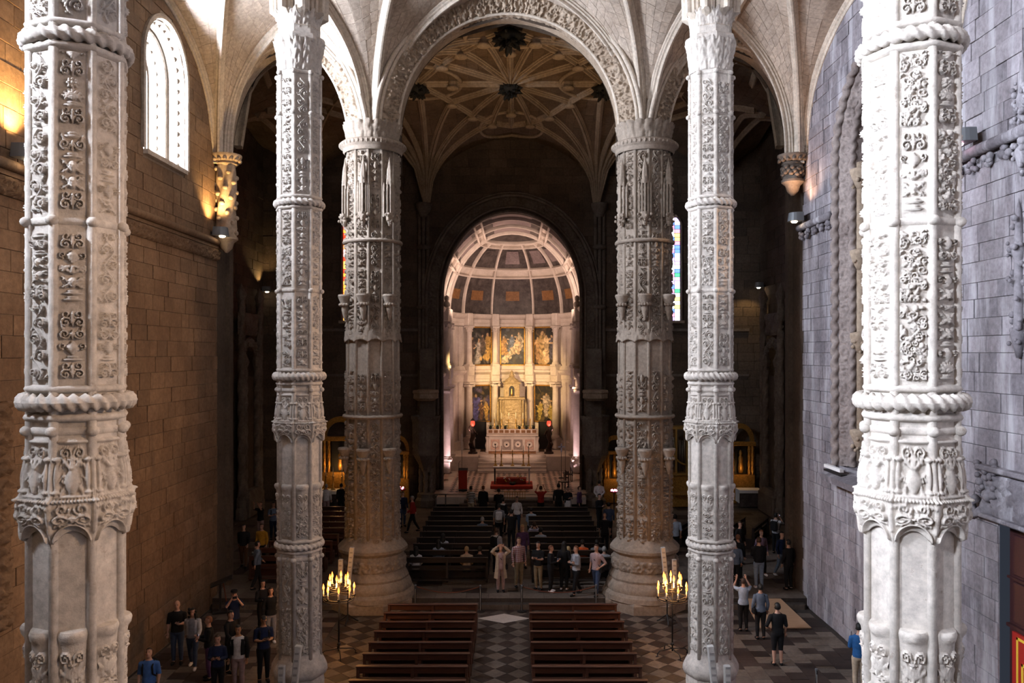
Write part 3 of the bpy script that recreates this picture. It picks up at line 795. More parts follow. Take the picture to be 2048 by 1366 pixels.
# ------------------------------------------------------------------ crossing piers
def pier_r(a, n=12, R0=.92): return R0*math.cos(PI/n)/math.cos((a % (2*PI/n))-PI/n)
def pring(mb, prof, n=64):
    A = [[((pier_r(2*PI*i/n)+o)*math.cos(2*PI*i/n), (pier_r(2*PI*i/n)+o)*math.sin(2*PI*i/n), z) for i in range(n)] for o, z in prof]
    return mb.grid(np.array(A), True)
def crossing_pier(x, y, label, seed):
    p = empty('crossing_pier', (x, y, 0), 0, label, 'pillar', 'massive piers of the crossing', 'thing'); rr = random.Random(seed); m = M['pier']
    b = MB(); pring(b, [(0, .3), (0, 17.0)], 12); b.build('shaft', m, p)
    cm = MB().tube([(0, 0, 2.0), (0, 0, 16.2)], .062, 8).mesh('colonnette', m, True)
    for k in range(12):
        a = 2*PI*k/12; r = pier_r(a)-.01; put('colonnette', cm, p, (r*math.cos(a), r*math.sin(a), 0))
    rf = .92*math.cos(PI/12)
    for k in range(12):
        a = PI/12+2*PI*k/12; d = Vector((math.cos(a), math.sin(a), 0))
        if d.dot(Vector((CX-x, -y, 0)).normalized()) < -.15: continue
        for z0, z1 in ((2.3, 3.3), (3.3, 4.25), (4.25, 5.3), (5.3, 6.6), (6.9, 8.4), (9.5, 10.7), (10.7, 12.0), (12.0, 13.3), (13.3, 14.7), (14.7, 16.1)):
            put('carved_panel', PANEL_P[rr.randrange(len(PANEL_P))], p, (d.x*(rf+.005), d.y*(rf+.005), z0+.01), (0, 0, a+PI/2), (.385*rr.choice((-1, 1)), .125, z1-z0-.02))
    # hem of little arches over the plain zone
    n = 192; A = []
    for z in np.linspace(10.3, 9.36, 16):
        k = sstep(10.3, 9.6, z) if False else max(0, (10.3-z)/.9); row = []
        for i in range(n):
            a = 2*PI*i/n; t = (a/(PI/6)) % 1.0; r = pier_r(a)+.10*k**1.5+.04*BIG[int(((10.3-z)*.2+i//12*.1) % 1*180), int(t*30)]
            row.append((r*math.cos(a), r*math.sin(a), z+.10*k*k*(1-abs(2*t-1)**2)))
        A.append(row)
    A.append([(pier_r(2*PI*i/n)*math.cos(2*PI*i/n), pier_r(2*PI*i/n)*math.sin(2*PI*i/n), 9.5) for i in range(n)])
    MB().grid(np.array(A), True).build('carved_hem', m, p, smooth=True)
    b = MB(); A = []
    for t in np.linspace(0, 1, 12):
        row = []
        for i in range(144):
            a = 2*PI*i/144; w = abs(math.sin(a*9)); h = BIG[int((t*.2+i//16*.07) % 1*180), int((a*9/PI) % 1*30)]
            r = .90+.08*t+.05*h+.07*w*t*t; row.append((r*math.cos(a), r*math.sin(a), 16.5+.62*t+.06*w*t))
        A.append(row)
    b.grid(np.array(A), True); b.build('capital', m, p, smooth=True)
    b = MB(); b.lathe([(1.0, 16.12), (1.06, 16.18), (1.04, 16.24), (1.10, 16.28), (1.17, 16.36), (1.18, 16.44), (1.10, 16.52), (.9, 16.54)], 64, caps=False)
    for k in range(44): a = 2*PI*k/44; b.ball((1.15*math.cos(a), 1.15*math.sin(a), 16.40), (.06, .06, .07), 8, 5)
    b.build('moulded_collar', m, p, smooth=True)
    for z in (6.75, 12.95): 
        b = MB(); rope_ring(b, 1.0, .07, z, 120, 8, 30, .15); b.build('rope_collar', m, p, smooth=True)
    b = MB()
    pring(b, [(.02, 2.5), (.10, 2.32), (.26, 2.18), (.34, 2.08), (.33, 1.98), (.20, 1.86), (.22, 1.74), (.24, 1.30), (.32, 1.18), (.38, 1.06), (.36, .98), (.46, .86), (.50, .72), (.48, .62), (.60, .52), (.63, .36)], 96)
    b.build('moulded_base', m, p, smooth='auto')
    b = MB(); fr = [(Vector((1.14*math.cos(a), 1.14*math.sin(a), 1.52)), Vector((0, 0, 1)), Vector((math.cos(a), math.sin(a), 0))) for a in np.linspace(0, 2*PI, 73)]
    carved_strip(b, fr, .42, .09, 4.0, 12); b.build('carved_base_band', m, p, smooth=True)
    b = MB(); b.lathe([(1.60, -.0), (1.60, .30), (1.54, .38), (1.3, .40)], 8, rot=PI/8); b.build('plinth', m, p)
    for ca in (-PI/2-1.0, -PI/2-.15, -PI/2+.75):           # statue canopies and brackets
        d = Vector((math.cos(ca), math.sin(ca), 0)); R_ = Matrix.Translation(d*1.03) @ Matrix.Rotation(ca, 4, 'Z')
        b = MB()
        for q in range(5):
            w = -.20+q*.10; b.box(R_ @ Vector((.10-.06*abs(q-2), w, 14.2)), (.07, .07, .9+.25*(2-abs(q-2))), ca, bev=.01)
            b.lathe([(.05, 0), (.03, .12), (.045, .16), (.0, .34)], 6, R_ @ Vector((.10-.06*abs(q-2), w, 14.65+.12*(2-abs(q-2)))))
        b.lathe([(.05, 13.45), (.10, 13.6), (.15, 13.75), (.17, 13.9)], 8, (R_ @ Vector((.04, 0, 0)))[:3]); [b.ball(R_ @ Vector((.12+.06*math.sin(q*1.7), -.22+.055*q, 13.72+.1*math.cos(q*2.3))), .055, 7, 5) for q in range(9)]; b.lathe([(.12, 14.9), (.09, 15.4), (.0, 15.9)], 6, (R_ @ Vector((.02, 0, 0)))[:3])
        b.build('statue_canopy', m, p, smooth='auto')
        for zb in (11.0, 5.6):
            b = MB(); b.lathe([(.03, zb-.85), (.10, zb-.6), (.13, zb-.45), (.11, zb-.35), (.20, zb-.15), (.24, zb-.05), (.26, zb), (.24, zb+.06), (0, zb+.06)], 10, (R_ @ Vector((.02, 0, 0)))[:3])
            for q in range(7): a = ca-1.4+q*.47; b.ball((R_ @ Vector((0, 0, zb-.3)))+Vector((math.cos(a)*.19, math.sin(a)*.19, 0)), .06, 7, 5)
            b.build('statue_bracket', m, p, smooth='auto')
    return p
crossing_pier(-4.9, YC, 'massive carved crossing pier with statue canopies behind the left candelabrum', 11)
crossing_pier(4.9, YC, 'massive carved crossing pier with statue canopies behind the right candelabrum', 12)

# ------------------------------------------------------------------ carved arches of the crossing
for (uc, w, zs, z1), nm in zip(ARCH, ('crossing_arch', 'aisle_arch', 'aisle_arch')):
    e = empty(nm, (uc, YC, zs), kind='structure')
    def ap(k, n, dw, y): a = PI-PI*k/n; return Vector((uc+(w+dw)*math.cos(a), y, zs+(z1-zs+dw)*math.sin(a)))-Vector((uc, YC, zs))
    def an(k, n): a = PI-PI*k/n; return Vector((math.cos(a), 0, math.sin(a)))
    n = 48
    fr = [(ap(k, n, .28, YC-.38), an(k, n)*.8+Vector((0, -.6, 0)), -an(k, n)*.6+Vector((0, -.8, 0))) for k in range(n+1)]
    b = MB(); carved_strip(b, fr, .66, .15, 4.0, 24); b.build('carved_archivolt', M['carve'], e, smooth=True)
    fr = [(ap(k, n, .0, YC+.02), Vector((0, 1, 0)), -an(k, n)) for k in range(n+1)]
    b = MB(); carved_strip(b, fr, .6, .05, 5.0, 14); b.build('carved_soffit', M['carve'], e, smooth=True)
    b = MB(); A = [[ap(k, n, .0, YC+.3) for k in range(n+1)], [ap(k, n, .02, YC+.75) for k in range(n+1)]]; b.grid(np.array(A)); b.build('plain_soffit', M['carve'], e, smooth=True)
    for dw, y, r in ((.60, YC-.62, .07), (.74, YC-.70, .09), (.86, YC-.60, .06), (.0, YC-.22, .06)):
        b = MB(); b.tube([ap(k, n, dw, y) for k in range(n+1)], r, 8); b.build('roll_moulding', M['rib'], e, smooth=True)
    b = MB(); A = [[ap(k, n, .55, YC-.55) for k in range(n+1)], [ap(k, n, .95, YC-.60) for k in range(n+1)], [ap(k, n, 1.0, YC+.1) for k in range(n+1)]]; b.grid(np.array(A)); b.build('arch_face', M['rib'], e, smooth=True)
# ------------------------------------------------------------------ transept shell
YF = 48.0; XE = 14.6; ZC = 21.9; YM = 38.9
CH_W, CH_ZS, CH_Z1 = 4.02, 12.2, 17.25
holesF = [(0.0, lambda z: arch_hw(z, 0, CH_ZS, CH_Z1, CH_W), 0.0, CH_Z1)]
for s in (-1, 1): holesF.append((s*9.27, lambda z: arch_hw(z, 10.9, 16.4, 17.15, .70), 10.9, 17.15))
mb = MB(); wall_slices(mb, -XE, XE, 0, 22.7, lambda u, z: (u, YF+.03, z), holesF)
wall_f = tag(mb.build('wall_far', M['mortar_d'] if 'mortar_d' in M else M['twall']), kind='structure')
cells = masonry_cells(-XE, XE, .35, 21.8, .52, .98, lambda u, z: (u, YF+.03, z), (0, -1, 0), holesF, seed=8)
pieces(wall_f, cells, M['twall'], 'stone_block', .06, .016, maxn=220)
for s, nm in ((-1, 'wall_transept_left'), (1, 'wall_transept_right')):
    b = MB(); b.box((s*(XE+.2), 39, 11), (.4, 20, 23.4)); w = tag(b.build(nm, M['twall']), kind='structure')
    cells = masonry_cells(37, YF, .35, 21.5, .52, .98, lambda u, z: (s*(XE-.0), u, z), (-s, 0, 0), [], seed=9+s)
    if s > 0: cells = [([c[1], c[0], c[3], c[2]], n, m) for c, n, m in cells]
    pieces(w, cells, M['twall'], 'stone_block', .06, .016, maxn=110)
    b = MB(); b.box((s*12.6, YC+1.3, 11), (4.3, .4, 23.4)); b.box((s*11.3, YC+.75, 11), (1.4, 1.5, 23.4)); tag(b.build('wall_transept_back_'+('left' if s < 0 else 'right'), M['twall']), kind='structure')
# chancel arch: stepped carved orders
e = empty('chancel_arch', (0, YF, CH_ZS), kind='structure')
def cap_(k, n, dw, y): a = PI-PI*k/n; return Vector(((CH_W+dw)*math.cos(a), y-YF, (CH_Z1-CH_ZS+dw)*math.sin(a)))
def can_(k, n): a = PI-PI*k/n; return Vector((math.cos(a), 0, math.sin(a)))
n = 40
def with_jambs(dw, y, lo): return [Vector((-(CH_W+dw), y-YF, lo-CH_ZS))]+[cap_(k, n, dw, y) for k in range(n+1)]+[Vector((CH_W+dw, y-YF, lo-CH_ZS))]
for dw, y, r in ((.05, YF-.12, .09), (.30, YF-.22, .07), (.95, YF-.32, .09), (1.12, YF-.2, .07)):
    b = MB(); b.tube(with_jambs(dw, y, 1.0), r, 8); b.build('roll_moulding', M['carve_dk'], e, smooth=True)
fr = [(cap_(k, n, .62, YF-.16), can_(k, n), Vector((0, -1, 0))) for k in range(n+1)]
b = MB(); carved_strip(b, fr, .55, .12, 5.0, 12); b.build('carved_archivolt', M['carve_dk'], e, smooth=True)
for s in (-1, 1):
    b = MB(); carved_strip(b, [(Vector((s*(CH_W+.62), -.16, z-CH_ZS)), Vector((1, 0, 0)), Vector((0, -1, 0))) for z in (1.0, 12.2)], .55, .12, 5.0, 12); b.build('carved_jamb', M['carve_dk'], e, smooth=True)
b = MB(); A = [with_jambs(.0, YF, 1.0), with_jambs(.0, YF+.45, 1.0)]; b.grid(np.array(A)); b.build('soffit', M['carve_dk'], e, smooth=True)
# clustered wall shafts carrying the vault
for s in (-1, 1):
    for X in (5.15, 11.9):
        e = empty('wall_shaft', (s*X, YF-.1, .35), kind='structure')
        for k, dx in enumerate((-.24, 0, .24)):
            MB().tube([(dx, -.1*(k == 1), 0), (dx, -.1*(k == 1), 17.0)], .11, 8).build('shaft', M['carve_dk'], e, smooth=True)
        for z in (5.2, 11.3, 14.8):
            MB().lathe([(.3, z-.1), (.42, z), (.40, z+.1), (.3, z+.18)], 10, (0, 0, 0)).build('ring', M['carve_dk'], e, smooth=True)
        MB().lathe([(.25, 16.6), (.32, 16.8), (.46, 17.1), (.50, 17.3), (.50, 17.4)], 10).build('capital', M['carve_dk'], e, smooth=True)
for s in (-1, 1):
    b = MB(); b.box((s*9.6, YF-.06, 10.35), (8.6, .22, .16)); b.box((s*9.6, YF-.04, 7.7), (8.6, .16, .14)); b.build('string_course', M['carve_dk'], wall_f)

# ------------------------------------------------------------------ transept vault (star of ribs)
SUP = [(s*4.9, YC+1.3, 17.2, 6.5) for s in (-1, 1)]+[(s*4.95, YF-.2, 17.75, 7.6) for s in (-1, 1)]+[(s*10.2, YC+1.3, 16.8, 6.5) for s in (-1, 1)]+[(s*11.9, YF-.2, 17.75, 7.6) for s in (-1, 1)]+[(s*XE, 39.5, 17.2, 7) for s in (-1, 1)]
def tz(X, Y):
    z = 99
    for sx, sy, z0, R in SUP:
        t = min(1.0, math.hypot(X-sx, Y-sy)/R); z = min(z, z0+(ZC-z0)*(max(0, 1-(1-t)**2.2))**(1/2.2))
    return z
tv = empty('ceiling_transept_vault', (0, 0, 0), kind='structure')
def rel(p): return (p[0], p[1], p[2])
cells = []; mb = MB()
xs = np.arange(-XE, XE+.01, .487); ys = np.linspace(YC+1.1, YF, 20)
for i in range(len(xs)-1):
    o = .42*(i % 2)
    for j in range(-1, len(ys)-1):
        y0 = min(max(ys[0]+(j)*(ys[1]-ys[0])+o, ys[0]), YF); y1 = min(max(ys[0]+(j+1)*(ys[1]-ys[0])+o, ys[0]), YF)
        if y1-y0 < .05: continue
        q = [np.array((a, b_, tz(a, b_))) for a, b_ in ((xs[i], y0), (xs[i], y1), (xs[i+1], y1), (xs[i+1], y0))]
        nn = np.cross(q[1]-q[0], q[3]-q[0]); nn /= np.linalg.norm(nn)
        if nn[2] > 0: nn = -nn
        cells.append((q, nn, 0)); mb.add([p-nn*.01 for p in q], [(0, 1, 2, 3)])
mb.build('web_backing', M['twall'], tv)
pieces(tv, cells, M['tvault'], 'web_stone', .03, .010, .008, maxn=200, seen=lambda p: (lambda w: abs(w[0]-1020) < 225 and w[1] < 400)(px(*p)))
def trib(A, B, n=18, k=.95, name='vault_rib'):
    pts = []
    for i in range(n+1):
        x = A[0]+(B[0]-A[0])*i/n; y = A[1]+(B[1]-A[1])*i/n; pts.append(rel((x, y, tz(x, y)-.02)))
    d = Vector((B[0]-A[0], B[1]-A[1], 0)).normalized(); b = MB(); rib_sweep(b, pts, (-d.y, d.x, 0), k=k); b.build(name, M['trib'], tv, smooth='auto')
nodes = {}
for s in (-1, 1):
    for t in (-1, 1):
        nodes[('1', s, t)] = (s*1.05, YM+t*5.9); nodes[('3', s, t)] = (s*2.05, YM+t*4.6); nodes[('5', s, t)] = (s*3.0, YM+t*2.75)
    nodes[('7', s)] = (s*2.75, YM); nodes[('0', s)] = (0, YM+s*4.4); nodes[('P', s)] = (s*4.4, YM); nodes[('Q', s)] = (0, YM+s*6.7)
Cn = (0.0, YM)
for k_, v in nodes.items():
    if k_[0] in '13570': trib(Cn, v)
for s in (-1, 1):
    for t in (-1, 1):
        trib(nodes[('1', s, t)], nodes[('3', s, t)], 8); trib(nodes[('3', s, t)], nodes[('5', s, t)], 8)
        sup = (s*4.9, YC+1.3) if t < 0 else (s*4.95, YF-.2)
        for nm in ('1', '3', '5'): trib(sup, nodes[(nm, s, t)], 18)
        trib(sup, nodes[('P', s)], 18)
        trib(nodes[('5', s, t)], nodes[('P', s)], 8); trib(nodes[('Q', t)], nodes[('1', s, t)], 8)
        for dx in (1.6, 3.4, 5.0, 7.2):                          # ribs fanning out to the arms
            trib(sup, (s*(4.9+dx), YM+t*1.5), 14)
        if t < 0:
            for dx in (-2.5, -.8, 1.0, 3.0): trib((s*10.2, YC+1.3), (s*(10.2+dx), YM-1.0), 14)
        else:
            for dx in (-3.5, -1.5, .6, 2.4): trib((s*11.9, YF-.2), (s*(11.9+dx), YM+1.5), 14)
    trib(nodes[('7', s)], nodes[('P', s)], 8); trib(nodes[('Q', s)], nodes[('0', s)], 8)
    for (cx, cy, R) in ((s*4.4, YM, 2.05), (0, YM+s*6.6, 1.75)):          # ring ribs
        pts = []
        for i in range(49):
            a = 2*PI*i/48; x, y = cx+R*math.cos(a), cy+R*1.15*math.sin(a); y = min(max(y, YC+1.2), YF-.05); pts.append(rel((x, y, tz(x, y)-.06)))
        b = MB(); b.tube(pts, .10, 6); b.build('ring_rib', M['trib'], tv, smooth=True)
for k_, v in nodes.items():
    if k_[0] in '1350' or k_[0] == '7':
        z = tz(*v); b = MB(); b.lathe([(.05, -.42), (.26, -.38), (.30, -.3), (.22, -.24), (.26, -.1), (.26, 0)], 12, rel((v[0], v[1], z))); b.build('boss', M['trib'], tv, smooth=True)
LB = {0: 'large black metal rosette at the centre of the star vault', 1: 'black metal rosette on the vault, left of the central one', 2: 'black metal rosette on the vault, right of the central one', 3: 'black metal rosette on the vault just under the crossing arch'}
for k, (v, R) in enumerate(((Cn, .58), (nodes[('P', -1)], .52), (nodes[('P', 1)], .55), ((0, YM-6.6), .66))):
    e = empty('roof_boss', (v[0], v[1], tz(*v)-.2), 0, LB[k], 'boss', 'black rosettes hanging on the star vault', 'thing')
    MB().lathe([(.16, -.5), (.3, -.42), (R*.8, -.25), (R*.85, -.1), (R*.5, 0), (.2, .22)], 16).build('disc', M['pendant'], e, smooth=True)
    b = MB(); rr = random.Random(k)
    for i in range(40):
        a = rr.uniform(0, 2*PI); el = rr.uniform(-1.1, .25); q = Vector((math.cos(a)*math.cos(el), math.sin(a)*math.cos(el), math.sin(el))); L = R*rr.uniform(.9, 1.12)
        b.tube([q*R*.5+Vector((0, 0, -.2)), q*L*.85+Vector((0, 0, -.2)), q*L+Vector((0, 0, -.2))], [.10, .07, .02], 5)
    b.build('leaf_spikes', M['pendant'], e)['kind'] = 'stuff'

# ------------------------------------------------------------------ stained glass windows in the far wall
def glass(name, c, st): return plain(name, tuple(x*.5 for x in c), .3, emit=c, es=st)
GL = {'warm': [glass('glass_red', (1, .05, .02), 3.0), glass('glass_orange', (1, .28, .04), 3.6), glass('glass_amber', (1, .5, .1), 3.0), glass('glass_violet', (.35, .1, .7), 1.6), glass('glass_pale_rose', (1, .55, .5), 2.5)],
      'cool': [glass('glass_blue', (.15, .3, 1), 2.4), glass('glass_white', (.9, .88, 1), 4.2), glass('glass_rose', (1, .3, .5), 2.8), glass('glass_lilac', (.6, .4, 1), 3.0), glass('glass_green', (.1, .6, .3), 2.0), glass('glass_yellow', (1, .7, .2), 3.0)]}
for s, tone, n in ((-1, 'warm', 11), (1, 'cool', 12)):
    e = empty('window_%d' % n, (s*9.27, YF+.25, 10.9), kind='structure'); rr = random.Random(n)
    nx, nz = 4, 26; W, Hh = 1.32, 6.1
    ms_ = [MB().box((0, 0, 0), (W/nx-.03, .015, Hh/nz-.025)).mesh('pane', g) for g in GL[tone]]
    for i in range(nx):
        for j in range(nz):
            wts = [5, 6, 3, 1.3, 1.5] if s < 0 else [3, 6, 3.5, 3.5, 1, 1.2]
            if s < 0 and j < 7: wts = [2, 2, 1, 5, 1]
            put('pane', rr.choices(ms_, wts)[0], e, (-W/2+W/nx*(i+.5), 0, Hh/nz*(j+.5)))
    b = MB()
    for i in range(nx+1): b.box((-W/2+W*i/nx, 0, Hh/2), (.03, .04, Hh))
    for j in range(nz+1): b.box((0, 0, Hh*j/nz), (W, .04, .024))
    b.build('leading', M['black'], e)
    b = MB(); P = [Vector((u, 0, z-10.9)) for u, z in arch_path(0, 10.9, 16.4, 17.15, .70, 14)]
    b.grid(np.array([[p+Vector((0, -.28, 0)) for p in P], [p*1+Vector((0, .1, 0)) for p in P]])); b.tube([p+Vector((0, -.3, 0)) for p in P], .07, 6); b.build('window_frame', M['carve_dk'], e, smooth='auto')
    b = MB(); b.box((0, -.2, -.08), (1.7, .4, .16)); b.build('window_sill', M['carve'], e)

# ------------------------------------------------------------------ tomb niches with twisted columns on the transept ends, side altars
def twisted(mb, x, y, z0, z1, r, turns=5, n=14):
    A = []; m = int((z1-z0)*14)
    for j in range(m+1):
        z = z0+(z1-z0)*j/m; t = turns*2*PI*j/m; A.append([(x+r*(1+.22*math.cos(3*a-t))*math.cos(a), y+r*(1+.22*math.cos(3*a-t))*math.sin(a), z) for a in np.linspace(0, 2*PI, n, endpoint=False)])
    mb.grid(np.array(A), True)
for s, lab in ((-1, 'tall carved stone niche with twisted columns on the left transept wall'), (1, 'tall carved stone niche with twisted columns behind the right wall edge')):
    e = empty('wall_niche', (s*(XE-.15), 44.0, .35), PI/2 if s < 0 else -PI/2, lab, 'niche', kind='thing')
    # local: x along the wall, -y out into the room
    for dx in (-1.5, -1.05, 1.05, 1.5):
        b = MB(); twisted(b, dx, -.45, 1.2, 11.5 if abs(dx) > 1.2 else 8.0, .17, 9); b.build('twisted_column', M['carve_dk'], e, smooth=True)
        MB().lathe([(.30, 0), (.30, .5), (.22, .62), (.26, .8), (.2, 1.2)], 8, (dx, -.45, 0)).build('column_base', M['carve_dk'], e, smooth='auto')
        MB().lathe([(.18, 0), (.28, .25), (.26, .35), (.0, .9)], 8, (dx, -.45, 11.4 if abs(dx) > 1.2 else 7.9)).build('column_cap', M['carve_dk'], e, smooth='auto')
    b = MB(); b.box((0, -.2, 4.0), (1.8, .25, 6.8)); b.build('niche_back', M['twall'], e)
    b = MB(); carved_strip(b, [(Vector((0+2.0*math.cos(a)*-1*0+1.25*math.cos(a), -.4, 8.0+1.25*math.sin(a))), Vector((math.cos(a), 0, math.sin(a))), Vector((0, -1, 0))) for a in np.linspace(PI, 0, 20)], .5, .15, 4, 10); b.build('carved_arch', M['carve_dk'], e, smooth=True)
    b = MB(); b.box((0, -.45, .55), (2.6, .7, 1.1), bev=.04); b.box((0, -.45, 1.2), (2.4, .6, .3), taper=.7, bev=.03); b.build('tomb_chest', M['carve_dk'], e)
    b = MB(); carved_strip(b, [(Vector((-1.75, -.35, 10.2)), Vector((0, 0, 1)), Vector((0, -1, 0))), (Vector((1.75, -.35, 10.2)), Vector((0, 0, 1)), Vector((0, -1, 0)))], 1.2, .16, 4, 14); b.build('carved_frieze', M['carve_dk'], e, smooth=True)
def altarpiece(x, y, w, h, lab, z=.35, lamp=14):
    e = empty('side_altarpiece', (x, y, z), 0, lab, 'altarpiece', 'gilded side altarpieces on the far wall', 'thing')
    for dx in (-w*.42, w*.42, -w*.30, w*.30):
        b = MB(); twisted(b, dx, -.3, h*.36, h*.72, .09, 4, 10); b.build('twisted_column', M['gilt_dk'], e, smooth=True)
    b = MB(); b.box((0, -.12, h*.18), (w, .5, h*.36), bev=.03); b.build('base', M['gilt_dk'], e)
    b = MB(); b.box((0, -.02, h*.55), (w*.5, .08, h*.38)); b.build('niche_panel', M['black'], e)
    b = MB(); b.lathe([(.13, 0), (.17, .25), (.12, .6), (.14, .85), (.07, 1.0), (.10, 1.12), (.08, 1.26), (0, 1.33)], 10, (0, -.22, h*.38)); b.build('saint_statue', M['gilt_dk'], e, smooth=True)
    b = MB(); b.box((0, -.22, h*.745), (w*1.05, .42, h*.05), bev=.02); b.build('entablature', M['gilt_dk'], e)
    b = MB(); A = [[(w*.5*math.cos(a)*k, -.25, h*.77+h*.23*math.sin(a)*k) for a in np.linspace(PI, 0, 17)] for k in (1.0, .72)]; b.grid(np.array(A)); A2 = [[(p[0], p[1]+.2, p[2]) for p in r] for r in A]; b.grid(np.array([A[0], A2[0]])); b.grid(np.array([A[1], A2[1]])); b.build('arched_crest', M['gilt_dk'], e, smooth='auto')
    if lamp: light('POINT', 'altar_lamp', (x, y-.85, z+h*.42), lamp, (1, .52, .16), radius=.08)
altarpiece(-9.85, 47.4, 2.2, 5.0, 'gilded altarpiece with twisted columns, seen beside the left crossing pier', lamp=34)
altarpiece(-6.55, 47.5, 1.3, 3.9, 'small gilded altarpiece between left crossing pier and left pulpit', lamp=10)
altarpiece(5.95, 47.5, 1.3, 3.9, 'small gilded altarpiece half hidden by the right crossing pier', lamp=10)
altarpiece(13.2, 47.4, 1.6, 4.6, 'dim gilded altarpiece deep in the right transept', lamp=8)
# altar table with candlesticks in the left transept
def altar_table(x, y, z, w, h, lab):
    e = empty('side_altar_table', (x, y, z), 0, lab, 'altar', kind='thing')
    MB().box((0, 0, h*.46), (w*.92, .7, h*.9), bev=.02).build('altar_block', M['marble_dk'], e)
    b = MB(); b.box((0, 0, h), (w, .85, .06), bev=.01); b.box((-w/2+.01, -.0, h*.62), (.02, .8, h*.72)); b.box((w/2-.01, 0, h*.62), (.02, .8, h*.72)); b.box((0, -.42, h*.93), (w, .015, .16)); b.build('altar_cloth', M['white_cloth'], e)
    return e
CS = MB(); CS.lathe([(.13, 0), (.12, .05), (.05, .10), (.035, .2), (.06, .26), (.03, .34), (.028, .55), (.055, .6), (.03, .66), (.07, .72), (.07, .75), (.0, .76)], 12)
CSM = CS.mesh('stick', M['gold'], True); CDM = MB().lathe([(.022, .75), (.022, 1.25), (.008, 1.27)], 8).mesh('candle', M['wax'], True)
def candlestick(x, y, z, lab, group, k=1.0):
    e = empty('candlestick', (x, y, z), 0, lab, 'candlestick', group, 'thing'); e.scale = (k, k, k)
    put('stick', CSM, e); put('candle', CDM, e); return e
altar_table(-9.85, 45.6, .35, 1.5, 1.0, 'small altar table under a white cloth before the left gilded altarpiece')
for k, dx in enumerate((-.5, -.1, .4)): candlestick(-9.85+dx, 45.7, 1.38, ('leftmost', 'middle', 'rightmost')[k]+' tall candle on the small left altar table', 'candles on the left side altar')
altar_table(13.4, 46.2, .35, 1.3, .95, 'narrow altar table under a white cloth in the right transept')
# ------------------------------------------------------------------ organ
e = empty('pipe_organ', (9.55, 46.3, .35), 0, 'gilded pipe organ between right crossing pier and right pillar', 'organ', kind='thing')
MB().box((0, 0, .9), (1.9, .8, 1.8), bev=.03).build('organ_case', M['gilt_wood'] if 'gilt_wood' in M else M['gilt_dk'], e)
b = MB()
for x in (-.92, -.3, .3, .92): b.box((x, -.05, 3.1), (.10, .7, 2.7))
b.box((0, -.05, 4.45), (2.0, .8, .16)); b.box((0, -.1, 1.86), (2.0, .85, .12)); b.build('gilt_frame', M['gold'], e)
pmn = MB().lathe([(.012, 0), (.045, .25), (.045, 1), (.03, 1.0)], 8).mesh('organ_pipe', plain('dull_tin', (.10, .08, .06), .35, .8), True)
for i in range(16):
    x = -.86+i*.115; L = 2.3-.55*abs(math.sin(i*.62)); put('organ_pipe', pmn, e, (x, -.28, 1.95), (0, 0, 0), (1, 1, L))
b = MB(); b.tube([(.25-1.0*math.cos(a), -.42, 4.3-1.9*math.sin(a)) for a in np.linspace(0, PI/2, 12)], .05, 6); b.build('curved_crest', M['gold'], e, smooth=True)
MB().box((0, -.62, .8), (1.2, .35, .12)).build('keyboard_ledge', M['gilt_dk'], e)
# ------------------------------------------------------------------ pulpits
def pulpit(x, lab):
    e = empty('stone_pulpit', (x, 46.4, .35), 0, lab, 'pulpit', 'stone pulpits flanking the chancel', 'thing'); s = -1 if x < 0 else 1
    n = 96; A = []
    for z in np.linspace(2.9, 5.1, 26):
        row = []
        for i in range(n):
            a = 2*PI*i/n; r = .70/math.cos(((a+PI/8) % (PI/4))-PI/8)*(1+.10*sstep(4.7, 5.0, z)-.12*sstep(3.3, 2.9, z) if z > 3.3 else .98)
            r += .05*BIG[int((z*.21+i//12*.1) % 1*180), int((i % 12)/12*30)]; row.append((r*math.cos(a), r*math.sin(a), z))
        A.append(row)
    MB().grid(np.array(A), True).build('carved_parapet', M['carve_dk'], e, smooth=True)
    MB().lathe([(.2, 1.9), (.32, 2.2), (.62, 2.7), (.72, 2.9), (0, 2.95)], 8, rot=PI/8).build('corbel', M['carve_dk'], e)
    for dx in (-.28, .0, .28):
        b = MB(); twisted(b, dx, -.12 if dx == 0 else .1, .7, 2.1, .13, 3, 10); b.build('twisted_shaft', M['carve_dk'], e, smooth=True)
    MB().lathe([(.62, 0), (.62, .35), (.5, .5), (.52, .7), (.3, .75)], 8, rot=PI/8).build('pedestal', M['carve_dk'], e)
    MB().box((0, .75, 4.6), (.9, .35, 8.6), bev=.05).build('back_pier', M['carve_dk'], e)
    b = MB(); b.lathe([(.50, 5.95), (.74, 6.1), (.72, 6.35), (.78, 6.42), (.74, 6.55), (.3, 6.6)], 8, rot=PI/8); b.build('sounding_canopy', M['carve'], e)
pulpit(-4.85, 'dark carved stone pulpit left of the lit chancel'); pulpit(4.75, 'dark carved stone pulpit right of the lit chancel')
# ------------------------------------------------------------------ chancel
AX, AY, AC = 4.55, 5.0, 56.5      # half width, depth of the apse ellipse, its centre line
ZI, ZR = 11.85, 5.45              # impost height, rise of the vault
CF = 1.0                          # chancel floor height
def apse(ph, k=1.0, dr=0.0): return Vector(((AX*k+dr)*math.sin(ph), AC+(AY*k+dr)*math.cos(ph), 0))
def apse_n(ph):                   # inward normal
    v = Vector((math.sin(ph)/AX, math.cos(ph)/AY, 0)).normalized(); return -v
mb = MB()
rows = []
path = [Vector((-AX, YF+.3, 0)), Vector((-AX, 52, 0))]+[apse(p) for p in np.linspace(-PI/2, PI/2, 33)]+[Vector((AX, 52, 0)), Vector((AX, YF+.3, 0))]
mb.grid(np.array([[p+Vector((0, 0, z)) for p in path] for z in (.9, 4, 7.4, ZI)]))
wall_ch = tag(mb.build('wall_chancel', M['marble'], smooth='auto'), kind='structure')
